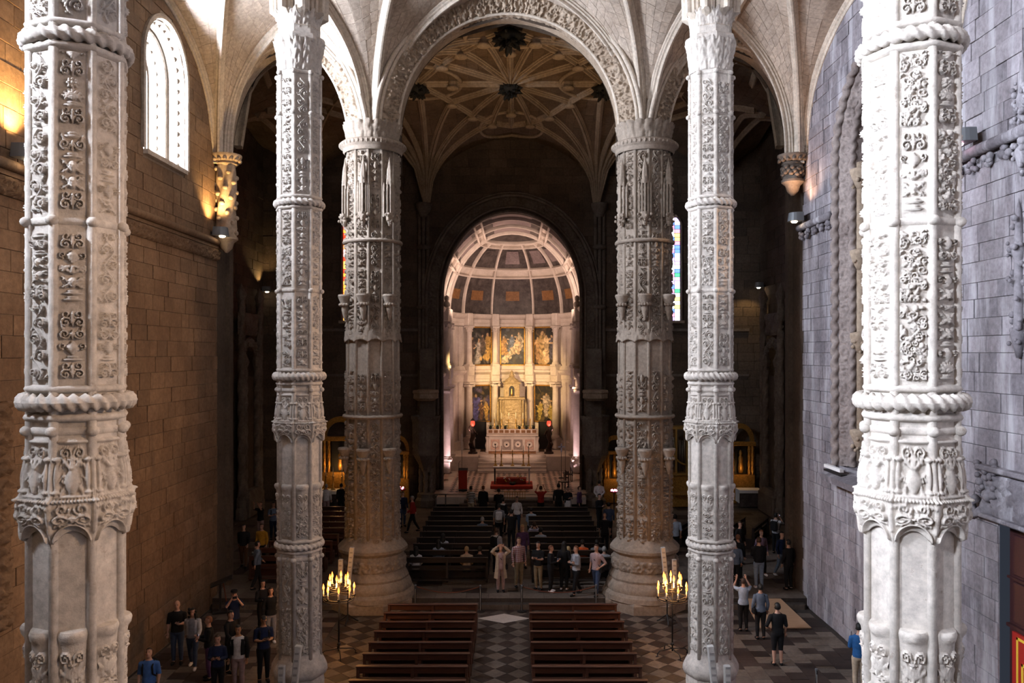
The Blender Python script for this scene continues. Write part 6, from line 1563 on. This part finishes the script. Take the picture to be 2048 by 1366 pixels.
def person(x, y, z, yaw, pose, top, bottom, hair, label, sleeve='short', legs='long', hl='short', skin='fair', shoes='black', H=1.70, lean=0.0, look=(0, 0), coat=None, vox=.034, walk=0.0, fem=False, bag=None, hat=None):
    k = H/1.70; seg = []                                            # (bone, p, q, radius)
    tub = MB()
    def T(p):                                                       # lean of the upper body about the hips
        p = Vector(p)
        if lean and p.z > hipz: d = p.z-hipz; p = Vector((p.x, p.y-d*math.sin(lean), hipz+d*math.cos(lean)+(0)))
        return p
    seated = pose.startswith('sit'); hipz = .52 if seated else .92
    dz = hipz-.92
    sw = .165 if fem else .185; hw = .165 if fem else .155
    rings = [(.83, hw*.80, .10), (.90, hw, .12), (.98, hw, .118), (1.08, .128 if fem else .142, .10), (1.20, .145 if fem else .16, .112), (1.32, sw*.98, .115), (1.40, sw*.92, .10), (1.455, .10, .075), (1.50, .056, .058), (1.56, .052, .056)]
    A = []
    for rz_, rx, ry in rings:
        c = T((0, 0, rz_+dz)); A.append([c+Vector((rx*math.cos(a), ry*math.sin(a)*math.cos(lean*.5), ry*math.sin(a)*math.sin(-lean)*.5)) for a in np.linspace(0, 2*PI, 14, endpoint=False)])
    tub.grid(np.array(A), True); tub.add([A[0][i] for i in range(14)][::-1], [tuple(range(14))]); tub.add(A[-1], [tuple(range(14))])
    hc = T((0, -.015, 1.635+dz)); HM = Matrix.Translation(hc) @ Matrix.Rotation(look[0], 4, 'Z') @ Matrix.Rotation(look[1], 4, 'X')
    hd = MB(); hd.ball((0, .008, .02), (.076, .096, .10), 14, 9); hd.ball((0, -.022, -.05), (.056, .068, .072), 12, 7); hd.ball((0, -.092, -.022), (.014, .022, .022), 8, 5)
    hd.ball((.074, .01, -.012), (.012, .022, .032), 6, 5); hd.ball((-.074, .01, -.012), (.012, .022, .032), 6, 5)
    tub.add([HM @ Vector(p) for p in hd.v], hd.f)
    seg += [('torso', T((0, 0, 1.06+dz)), T((0, 0, 1.42+dz)), .15), ('pelvis', Vector((0, 0, .84+dz)), Vector((0, 0, .97+dz)), .15), ('head', hc-Vector((0, 0, .10)), hc+Vector((0, 0, .05)), .085)]
    # arms: (elbow, wrist, finger direction) for the right (+x) side, mirrored unless given
    AP = {'down': ((.235, .02, 1.13), (.235, -.06, .90), (0, -.15, -1)), 'phone': ((.225, -.03, 1.13), (.085, -.27, 1.17), (-.4, -.5, .6)), 'cam': ((.245, -.20, 1.30), (.075, -.21, 1.56), (-.6, -.2, .6)), 'behind': ((.25, .10, 1.14), (.06, .17, .97), (-1, .1, -.2)),
          'cross': ((.225, -.05, 1.13), (-.04, -.20, 1.16), (-1, -.1, 0)), 'hip': ((.33, .08, 1.14), (.20, -.08, 1.0), (-.6, -.5, -.4)), 'head': ((.33, -.06, 1.50), (.13, -.06, 1.68), (-.7, .2, .5)), 'fwd': ((.22, -.14, 1.15), (.18, -.38, 1.05), (0, -1, 0)), 'lap': ((.215, -.05, 1.12), (.10, -.26, .98), (-.5, -.8, -.2)),
          'up': ((.28, -.16, 1.42), (.16, -.25, 1.66), (-.2, -.2, 1)), 'swingf': ((.23, -.08, 1.14), (.21, -.26, .98), (0, -.6, -.8)), 'swingb': ((.23, .14, 1.15), (.22, .16, .93), (0, .2, -1))}
    PS = {'stand': ('down', 'down'), 'phone': ('phone', 'phone'), 'camera': ('cam', 'cam'), 'behind': ('behind', 'behind'), 'cross': ('cross', 'cross'), 'hip': ('hip', 'down'), 'point': ('fwd', 'down'), 'heads': ('head', 'head'), 'sit': ('lap', 'lap'), 'sitcam': ('cam', 'cam'), 'walk': ('swingf', 'swingb'), 'onehand': ('phone', 'down'), 'raise': ('up', 'up'), 'holdone': ('phone', 'swingf')}
    extra = []
    for s, nm in zip((1, -1), PS[pose]):
        e_, w_, fd = AP[nm]; m_ = lambda p: T((s*p[0], p[1], p[2]+dz))
        sh = T((s*sw, 0, 1.385+dz)); el = m_(e_); wr = m_(w_); fd = Vector((s*fd[0], fd[1], fd[2])).normalized()
        if nm == 'cross' and s < 0: wr = T((.02, -.17, 1.20+dz)); fd = Vector((1, -.1, 0))
        pts = [sh+Vector((-s*.05, 0, .0)), sh, sh.lerp(el, .5), el, el.lerp(wr, .3), wr]; tub.tube(pts, [.05, .058, .048, .040, .041, .028], 9)
        pc = wr+fd*.055; sd = fd.cross(Vector((0, 1, 0)) if abs(fd.y) < .8 else Vector((1, 0, 0))).normalized(); nv = fd.cross(sd)
        hb = MB(); hb.tube([wr, wr+fd*.03, pc, wr+fd*.088], [.026, .036, .040, .034], 8)
        tub.add(hb.v, hb.f)
        fg = MB()
        for q, (o, L) in enumerate(((-.026, .062), (-.009, .074), (.009, .070), (.025, .054))):
            b0 = wr+fd*.082+sd*o; fg.tube([b0, b0+fd*L*.45+nv*.004, b0+fd*L*.78+nv*.016, b0+fd*L+nv*.030], [.0100, .0092, .0082, .006], 6)
        b0 = wr+fd*.035+sd*-.034; fg.tube([b0, b0+fd*.03-sd*.026, b0+fd*.062-sd*.030+nv*.012], [.012, .011, .007], 6)
        extra.append(fg); seg += [('uarm', sh, el, .05), ('farm', el, wr-fd*.015, .04), ('hand', wr+fd*.01, wr+fd*.10, .035)]
    for s in (1, -1):
        hp = Vector((s*.088, 0, .86+dz))
        if seated: kn, an = Vector((s*.11, -.43, .52)), Vector((s*.12, -.44, .09))
        else:
            st = walk*s; kn, an = Vector((s*.095, -st*.5-.02, .48)), Vector((s*.10, -st*1.0+.02+(.05 if st < 0 else 0), .09+(abs(st)*.10 if st < 0 else 0)))
        tub.tube([hp+Vector((0, 0, .04)), hp, hp.lerp(kn, .5), kn, kn.lerp(an, .3), an, an-Vector((0, 0, .05))], [.085, .092, .076, .056, .058, .038, .038], 10)
        gz = an.z-.09
        tub.tube([an+Vector((0, .045, -.055)), an+Vector((0, 0, -.045)), an+Vector((s*.012, -.10, -.06)), an+Vector((s*.018, -.17, -.066))], [.032, .044, .040, .024], 8)
        seg += [('thigh', hp, kn, .08), ('shin', kn, an+Vector((0, 0, .03)), .05), ('foot', an+Vector((0, .03, -.05)), an+Vector((0, -.15, -.06)), .04)]
    # one continuous skin over all limbs
    tmp = bpy.data.objects.new('t', tub.mesh('t', SK[skin])); COL.objects.link(tmp)
    rm = tmp.modifiers.new('r', 'REMESH'); rm.mode = 'VOXEL'; rm.voxel_size = vox*.8 if vox < .03 else vox*.72
    sm = tmp.modifiers.new('s', 'SMOOTH'); sm.iterations = 3; sm.factor = .5
    dg = bpy.context.evaluated_depsgraph_get(); ev = tmp.evaluated_get(dg); me = bpy.data.meshes.new_from_object(ev)
    bpy.data.objects.remove(tmp)
    nv_ = len(me.vertices); V = np.empty(nv_*3); me.vertices.foreach_get('co', V); V = V.reshape(-1, 3)
    Nn = np.empty(nv_*3); me.vertices.foreach_get('normal', Nn); Nn = Nn.reshape(-1, 3); faces = [tuple(p.vertices) for p in me.polygons]; bpy.data.meshes.remove(me)
    best = np.full(nv_, 9e9); lab = np.zeros(nv_, int)
    for nm, p, q, r in seg:
        p = np.array(p); q = np.array(q); d = q-p; t = np.clip(((V-p)@d)/max(1e-9, d@d), 0, 1); dist = np.linalg.norm(V-p-t[:, None]*d, axis=1)-r
        m_ = dist < best; best[m_] = dist[m_]; lab[m_] = BONES.index(nm)
    e = empty('person', (x, y, z), yaw, label, 'person', None, 'thing'); e.scale = (k, k, k)
    body = MB(); body.add(V, faces)
    for fg in extra: body.add(fg.v, fg.f)
    body.cur = 1
    for s in (-1, 1):
        eb = MB(); eb.ball((s*.030, -.083, .006), (.013, .008, .007), 7, 4); body.add([HM @ Vector(p) for p in eb.v], eb.f); eb = MB(); eb.tube([(s*.014, -.092, .026), (s*.030, -.090, .031), (s*.048, -.076, .026)], .005, 5); body.add([HM @ Vector(p) for p in eb.v], eb.f)
    body.cur = 2; eb = MB(); eb.ball((0, -.086, -.062), (.022, .009, .007), 8, 4); body.add([HM @ Vector(p) for p in eb.v], eb.f)
    body.build('body', [SK[skin], FACE_DK, LIP], e, smooth=True)
    def cloth(name, bones, off, mat, cond=None):
        ids = {BONES.index(b_) for b_ in bones}; keep = np.isin(lab, list(ids))
        if cond is not None: keep &= cond(V)
        fs = [f for f in faces if all(keep[i] for i in f)]
        if not fs: return
        used = sorted({i for f in fs for i in f}); mp = {i: j for j, i in enumerate(used)}
        b_ = MB(); b_.add(V[used]+Nn[used]*off, [tuple(mp[i] for i in f) for f in fs]); b_.build(name, mat, e, smooth=True)
    tb = ['torso', 'uarm'] + (['farm'] if sleeve == 'long' else []) + ([] if sleeve != 'none' else [])
    if sleeve == 'none': tb = ['torso']
    neck = float(T((0, 0, 1.47+dz)).z)
    cloth('shirt' if not coat else 'top', tb+['pelvis'], .016, CM[top], lambda v: (v[:, 2] < neck) & ((v[:, 2] > hipz-.03) | (lab != BONES.index('pelvis'))))
    if legs == 'skirt':
        b_ = MB(); b_.lathe([(.21, .42+dz), (.20, .6+dz), (.185, .9+dz), (.15, 1.05+dz)], 16, caps=False); b_.build('skirt', CM[bottom], e, smooth=True)
    lt = ['pelvis', 'thigh', 'shin'] if legs == 'long' else ['pelvis', 'thigh']
    cloth('trousers' if legs == 'long' else 'shorts', lt, .013, CM[bottom])
    [cloth('shoe', ['foot'], .010, SHOE[shoes], (lambda sg: (lambda v: v[:, 0]*sg > 0))(sg)) for sg in (-1, 1)]
    Hi = np.array(HM.inverted()); L = (np.c_[V, np.ones(nv_)]@Hi.T)[:, :3]
    if hl != 'bald':
        cloth('hair', ['head', 'torso'], .016, HR[hair], lambda v: ((L[:, 1] > -.02-(L[:, 2] < .05)*.0) & (L[:, 2] > -.06) & ((L[:, 2] > .05) | (L[:, 1] > .012))) | ((L[:, 2] > .062) & (L[:, 1] > -.085)) if True else None)
    if hl == 'long':
        b_ = MB(); A = []
        for t in np.linspace(0, 1, 8): A.append([HM @ Vector(((.085+.035*t)*math.sin(a), (.085+.02*t)*math.cos(a)+.012+.02*t, .06-.36*t)) for a in np.linspace(-2.0, 2.0, 13)])
        b_.grid(np.array(A)); A2 = [[p*1 for p in r] for r in A]; b_.build('long_hair', HR[hair], e, smooth=True)
    if hl == 'curly':
        b_ = MB(); rr = random.Random(int(x*100))
        for q in range(40): a = rr.uniform(-2.2, 2.2); b_.ball(HM @ Vector((.10*math.sin(a), .10*math.cos(a)*.9+.01, rr.uniform(-.22, .10))), rr.uniform(.03, .05), 6, 4)
        b_.build('curly_hair', HR[hair], e, smooth=True)
    if coat:
        b_ = MB(); A = []
        for zz, rx, ry in ((1.44, .13, .09), (1.38, .21, .13), (1.2, .185, .145), (1.0, .195, .155), (.75, .22, .18), (.52, .25, .21)):
            A.append([T((rx*math.sin(a), ry*math.cos(a), zz+dz)) for a in np.linspace(-2.65, 2.65, 20)])
        if coat[1] == 'short': A = A[:4]
        b_.grid(np.array(A)); b_.build('open_coat', CM[coat[0]], e, smooth=True); [cloth('coat_sleeve', ['uarm', 'farm'], .024, CM[coat[0]], (lambda sg: (lambda v: v[:, 0]*sg > 0))(sg)) for sg in (-1, 1)]
    if bag == 'backpack':
        b_ = MB(); b_.box(T((0, .20, 1.22+dz)), (.30, .16, .42), bev=.05); b_.build('backpack', CM['black'], e); b_ = MB()
        for s in (-1, 1): b_.tube([T((s*.10, .13, 1.38+dz)), T((s*.115, 0, 1.455+dz)), T((s*.115, -.13, 1.34+dz)), T((s*.125, -.12, 1.16+dz)), T((s*.15, .04, 1.05+dz))], .022, 6)
        b_.build('straps', CM['black'], e)
    if bag == 'whitepack':
        b_ = MB(); b_.box(T((0, .20, 1.22+dz)), (.30, .16, .42), bev=.05); b_.build('backpack', CM['white'], e)
    if bag == 'strap':
        b_ = MB(); b_.tube([T((-.10, .12, 1.40+dz)), T((-.1, 0, 1.46+dz)), T((0, -.13, 1.25+dz)), T((.19, -.02, .98+dz))], .014, 6); b_.box(T((.22, .02, .92+dz)), (.10, .24, .20), bev=.03); b_.build('shoulder_bag', CM['black'], e)
    if hat:
        b_ = MB(); b_.lathe([(.10, .07), (.105, .10), (.09, .14), (0, .155)], 14, M=HM); b_.box(HM @ Vector((0, -.12, .075)), (.14, .12, .012), rz=look[0], bev=.004); b_.build('cap', CM[hat], e, smooth='auto')
    if bag == 'phone' or pose in ('camera', 'sitcam', 'phone'):
        p = T((0, -.30, 1.24+dz)) if pose == 'phone' else T((0, -.27, 1.60+dz)); R = Matrix.Rotation(yaw, 4, 'Z')
        b_ = MB(); b_.box((0, 0, 0), (.13, .022, .075), M=Matrix.Rotation(-.5 if pose == 'phone' else 0, 4, 'X'), bev=.006)
        wp = Vector((x, y, z))+R @ (p*k); o = empty('smartphone', wp, yaw, ' '.join(('phone held by '+label).split()[:15]), 'phone', None, 'thing')
        b_.build('phone_body', CM['black'], o); MB().box((0, .0125, 0), (.115, .002, .062), M=Matrix.Rotation(-.5 if pose == 'phone' else 0, 4, 'X')).build('phone_screen', SCR, o)
    return e
SCR = plain('lit_phone_screen', (.5, .55, .7), .3, emit=(.6, .65, 1), es=1.6)
A_ = PI        # facing the altar
P_ = person
# group by the brown wall
P_(-8.75, 20.1, 0, .1, 'stand', 'blue', 'black', 'brown', 'person in a blue T-shirt with backpack looking up, lowest by the brown wall', look=(0, -.45), bag='backpack', vox=.026)
P_(-9.55, 23.7, 0, .2, 'onehand', 'black', 'denim', 'black', 'person in a black T-shirt and jeans beside the brown wall', hl='bald', vox=.026, H=1.78)
P_(-8.98, 23.4, 0, .1, 'walk', 'grey', 'denim', 'black', 'person in an open pale jacket and white shoes beside the black T-shirt', hl='curly', coat=('ltgrey', 'short'), shoes='white', fem=True, H=1.66, vox=.026, walk=.16, sleeve='long')
P_(-8.22, 22.6, 0, -1.2, 'phone', 'black', 'purple', 'red', 'person in black and purple trousers, turned sideways with a phone', sleeve='long', fem=True, H=1.68, hl='short', vox=.026)
P_(-7.80, 23.1, 0, 1.2, 'holdone', 'black', 'black', 'black', 'person all in black standing behind the navy top and dark jacket', sleeve='long', H=1.68, vox=.03)
P_(-7.50, 21.3, 0, .15, 'phone', 'navy', 'black', 'brown', 'person in a navy top with hands joined, next to a white T-shirt', fem=True, H=1.62, sleeve='long', vox=.026)
P_(-7.12, 21.75, 0, .1, 'stand', 'white', 'rose', 'black', 'person in a white T-shirt under a dark open jacket', coat=('black', 'short'), skin='tan', H=1.72, vox=.026)
P_(-6.65, 22.4, 0, .5, 'phone', 'navy', 'black', 'black', 'person in a navy shirt with backpack looking down near the middle left pillar', look=(0, .4), bag='backpack', skin='tan', H=1.76, vox=.026)
P_(-8.35, 25.0, 0, .4, 'camera', 'navy', 'black', 'black', 'person in a cap raising a camera near the end of the brown wall', hat='black', H=1.70, vox=.03)
P_(-7.85, 26.2, 0, .7, 'phone', 'black', 'black', 'black', 'person in black behind the one raising a camera', hl='long', sleeve='long', fem=True, H=1.68, vox=.03)
P_(-7.35, 25.4, 0, .4, 'stand', 'black', 'grey', 'brown', 'person in a dark top and grey trousers close to the middle left pillar', hl='long', sleeve='long', fem=True, H=1.68, shoes='white', vox=.03)
# left transept
P_(-10.75, 33.1, .33, .1, 'walk', 'black', 'brown', 'black', 'person in a black shirt and brown trousers past the wall end', sleeve='long', walk=.12)
P_(-10.05, 33.2, .33, -.2, 'stand', 'yellow', 'black', 'brown', 'person in a yellow shirt past the wall end', sleeve='long')
P_(-11.6, 38.0, .33, -.6, 'raise', 'black', 'rose', 'brown', 'person in a black top with raised arms in the left transept', look=(0, -.4), fem=True)
P_(-11.0, 38.0, .33, .4, 'phone', 'slate', 'navy', 'black', 'person in slate with a backpack standing in the left transept', bag='backpack')
P_(-9.25, 30.1, .33, 2.2, 'walk', 'slate', 'black', 'black', 'person in a slate jacket by the left transept pews', sleeve='long', walk=.18, bag='strap')
P_(-9.75, 43.2, .33, A_, 'stand', 'white', 'rose', 'grey', 'person in a white shirt before the small left altar', sleeve='long'); P_(-9.0, 43.4, .33, A_, 'stand', 'black', 'black', 'black', 'person in black before the small left altar', sleeve='long')
P_(-4.75, 39.6, .33, -1.4, 'walk', 'red', 'black', 'grey', 'person in a red jacket walking beside the left pulpit', sleeve='long', walk=.26); P_(-5.4, 40.9, .33, .6, 'stand', 'navy', 'denim', 'black', 'person in navy behind the red jacket', sleeve='long')
# before the chancel
P_(-2.08, 42.55, .33, 2.6, 'stand', 'bwstripe', 'beige', 'black', 'person in a black and white striped shirt before the chancel'); P_(-1.45, 42.7, .33, A_-.3, 'stand', 'black', 'black', 'red', 'person in a black coat beside the striped shirt', sleeve='long', coat=('black', 'long'), bag='strap')
P_(-.62, 41.8, .33, A_, 'phone', 'black', 'black', 'black', 'dark figure left of the aisle head', sleeve='long', bag='backpack'); P_(-.52, 37.6, .33, A_, 'stand', 'grey', 'black', 'black', 'person with a white backpack in the aisle', bag='whitepack')
P_(-.35, 39.2, .33, 2.4, 'onehand', 'white', 'black', 'black', 'person in dark and white midway up the aisle', coat=('black', 'short')); P_(.30, 39.5, .33, .2, 'stand', 'white', 'denim', 'brown', 'person in a white blouse facing the nave in the aisle', sleeve='long', fem=True)
P_(.05, 36.2, .33, A_, 'camera', 'black', 'black', 'black', 'person in black filming up the aisle', sleeve='long'); P_(1.55, 42.6, .33, A_, 'raise', 'red', 'black', 'brown', 'person in a red jacket right of the aisle head', sleeve='long')
P_(2.48, 42.6, .33, A_, 'stand', 'black', 'black', 'black', 'tall person in black at the right chancel step', sleeve='long', H=1.82); P_(2.95, 42.4, .33, .4, 'phone', 'black', 'white', 'black', 'person in black over a white skirt near the right pulpit', legs='skirt', fem=True, sleeve='long')
P_(3.55, 42.5, .33, 1.2, 'stand', 'purple', 'black', 'brown', 'person in brown and purple near the right pulpit', sleeve='long'); P_(4.72, 43.9, .33, A_, 'behind', 'white', 'khaki', 'black', 'person in a white shirt, hands clasped behind, near the right pulpit', sleeve='long', H=1.8)
P_(4.35, 40.2, .33, .8, 'phone', 'black', 'black', 'black', 'dark figure between right pulpit and right crossing pier', coat=('black', 'short'), sleeve='long'); P_(4.55, 37.9, .33, A_, 'stand', 'denim', 'black', 'black', 'person in a denim jacket beside the right crossing pier', sleeve='long'); P_(4.1, 35.4, .33, A_, 'stand', 'black', 'black', 'black', 'person in black, lowest beside the right crossing pier', hl='bald')
# in the aisle of the crossing
P_(-.52, 32.4, .33, 2.6, 'phone', 'ltgrey', 'black', 'brown', 'person with a backpack and grey sleeves in the crossing aisle', bag='backpack'); P_(.52, 33.0, .33, .2, 'stand', 'purple', 'denim', 'blond', 'person in purple in the crossing aisle', sleeve='long')
P_(.36, 30.35, .33, .4, 'stand', 'plaid', 'khaki', 'brown', 'person in a red plaid shirt near the step', sleeve='long', H=1.78, vox=.03); P_(-.30, 29.75, .33, .1, 'heads', 'rose', 'rose', 'blond', 'person in a long pale coat looking up, hands on the head', coat=('beige', 'long'), look=(0, -.4), fem=True, H=1.66, vox=.03, bag='strap')
P_(1.08, 30.0, .33, -.5, 'phone', 'black', 'khaki', 'black', 'person in a black T-shirt and khaki trousers reading a phone by the step', vox=.03); P_(1.52, 29.7, .33, 1.3, 'phone', 'black', 'black', 'red', 'person in black with white shoes and a lit phone by the step', sleeve='long', fem=True, shoes='white', H=1.64, vox=.03)
P_(2.02, 29.95, .33, A_-.3, 'stand', 'black', 'black', 'black', 'person in black with a shoulder bag, back turned, by the step', hl='long', fem=True, coat=('ltblue', 'short') if False else None, shoes='white', sleeve='long', bag='strap', H=1.72, vox=.03); P_(2.42, 29.35, .33, -1.1, 'cross', 'ltgrey', 'black', 'red', 'person in a light grey jacket walking along the step', sleeve='long', coat=('grey', 'short'), fem=True, walk=.18, vox=.03, H=1.7)
P_(3.14, 29.30, .33, -.7, 'hip', 'rose', 'denim', 'brown', 'person in a grey-rose T-shirt with a bag walking along the step', bag='strap', walk=.15, vox=.03, H=1.76)
# seated in the crossing pews
def seat(x, row, top, hair, label, **kw): P_(x, 30.95+row*1.12+.22, .33-.05, A_, kw.pop('pose', 'sit'), top, kw.pop('bottom', 'black'), hair, label, sleeve=kw.pop('sleeve', 'long'), **kw)
seat(-3.55, 0, 'white', 'black', 'person in white seated at the left end of the first crossing pew', hl='long', fem=True); seat(-1.62, 0, 'beige', 'blond', 'person in beige seated in the first crossing pew'); seat(-1.12, 0, 'black', 'black', 'person in black seated next to the beige one')
seat(-2.80, 1, 'ltblue', 'black', 'person in pale blue seated in the second crossing pew', hl='long', fem=True); seat(-2.72, 2, 'ltgrey', 'black', 'person in grey seated in the third crossing pew', hl='long', fem=True); seat(-1.25, 5, 'slate', 'grey', 'person in slate seated midway in the left pews')
seat(.98, 7, 'ltblue', 'black', 'person in a pale shirt seated far up in the right pews'); seat(1.06, 4, 'bluestripe', 'brown', 'person in a striped shirt filming from the right pews', pose='sitcam'); seat(1.30, 3, 'ltblue', 'black', 'person in pale blue seated in the right pews behind the striped shirt')
seat(2.88, 1, 'orange', 'black', 'person in bright orange seated in the right pews'); seat(3.45, 1, 'grey', 'black', 'person in grey seated right of the orange one'); seat(3.62, 0, 'ltgrey', 'grey', 'person in light grey seated at the right end of the first pew'); seat(2.25, 0, 'white', 'blond', 'person in white seated in the first right pew', hl='long', fem=True)
# right aisle and transept
P_(6.98, 34.6, .33, A_, 'stand', 'ltblue', 'black', 'black', 'person in a pale blue shirt between right pier and right pillar', H=1.8); P_(7.28, 32.6, .33, A_, 'phone', 'black', 'black', 'brown', 'dark figure below the pale blue shirt, right of the pier', sleeve='long', fem=True)
P_(9.85, 32.0, .33, .2, 'stand', 'vstripe', 'black', 'red', 'person in a purple striped top facing the nave', fem=True, sleeve='long', walk=.14, shoes='white'); P_(10.55, 31.7, .33, .5, 'stand', 'navy', 'jeans', 'black', 'person in a navy sweater and pale jeans past the grey-violet wall', sleeve='long', walk=.2, shoes='white')
P_(9.22, 30.2, .33, A_, 'cross', 'black', 'jeans', 'brown', 'person in a black jacket and pale jeans, back turned, right aisle', sleeve='long', H=1.82, shoes='white', vox=.03, coat=('black', 'short')); P_(10.25, 30.0, .33, A_+.4, 'stand', 'black', 'black', 'black', 'person in black at the edge of the grey-violet wall', sleeve='long', H=1.78)
P_(9.45, 33.6, .33, .6, 'stand', 'black', 'black', 'brown', 'dark figure behind the striped top', sleeve='long'); P_(9.1, 35.1, .33, .9, 'phone', 'black', 'black', 'grey', 'person in black holding a phone in the shade before the askew pews', sleeve='long', coat=('black', 'short')); P_(11.5, 35.4, .33, 2.4, 'camera', 'ltgrey', 'black', 'black', 'person in light grey with a backpack near the askew pews', bag='backpack')
P_(8.72, 31.2, .33, A_-.4, 'stand', 'black', 'black', 'red', 'person all in black left of the black jacket and jeans', sleeve='long'); P_(8.35, 30.2, .33, A_, 'stand', 'slate', 'black', 'black', 'person in slate half hidden by the right pillar', sleeve='long')
P_(7.62, 26.5, 0, A_, 'raise', 'ltblue', 'black', 'brown', 'person in a light blue shirt with raised arms, right aisle', fem=True, H=1.66, vox=.03); P_(7.95, 25.75, 0, A_, 'stand', 'slate', 'black', 'black', 'person in a slate sweater with a strap bag, right aisle', fem=True, sleeve='long', bag='strap', H=1.68, vox=.028)
P_(7.80, 23.6, 0, A_, 'hip', 'black', 'black', 'black', 'person in a black shirt and shorts, back turned, alone in the right aisle', legs='short', H=1.74, vox=.026)
P_(9.38, 21.75, 0, A_-.2, 'phone', 'royal', 'beige', 'black', 'person in a blue sweater and beige trousers by the grey-violet wall', sleeve='long', H=1.76, vox=.026, look=(0, .3)); P_(9.62, 21.0, 0, A_, 'stand', 'ltgrey', 'ltgrey', 'grey', 'person in light grey half hidden by the nearest right pillar', sleeve='long', H=1.62, vox=.03)
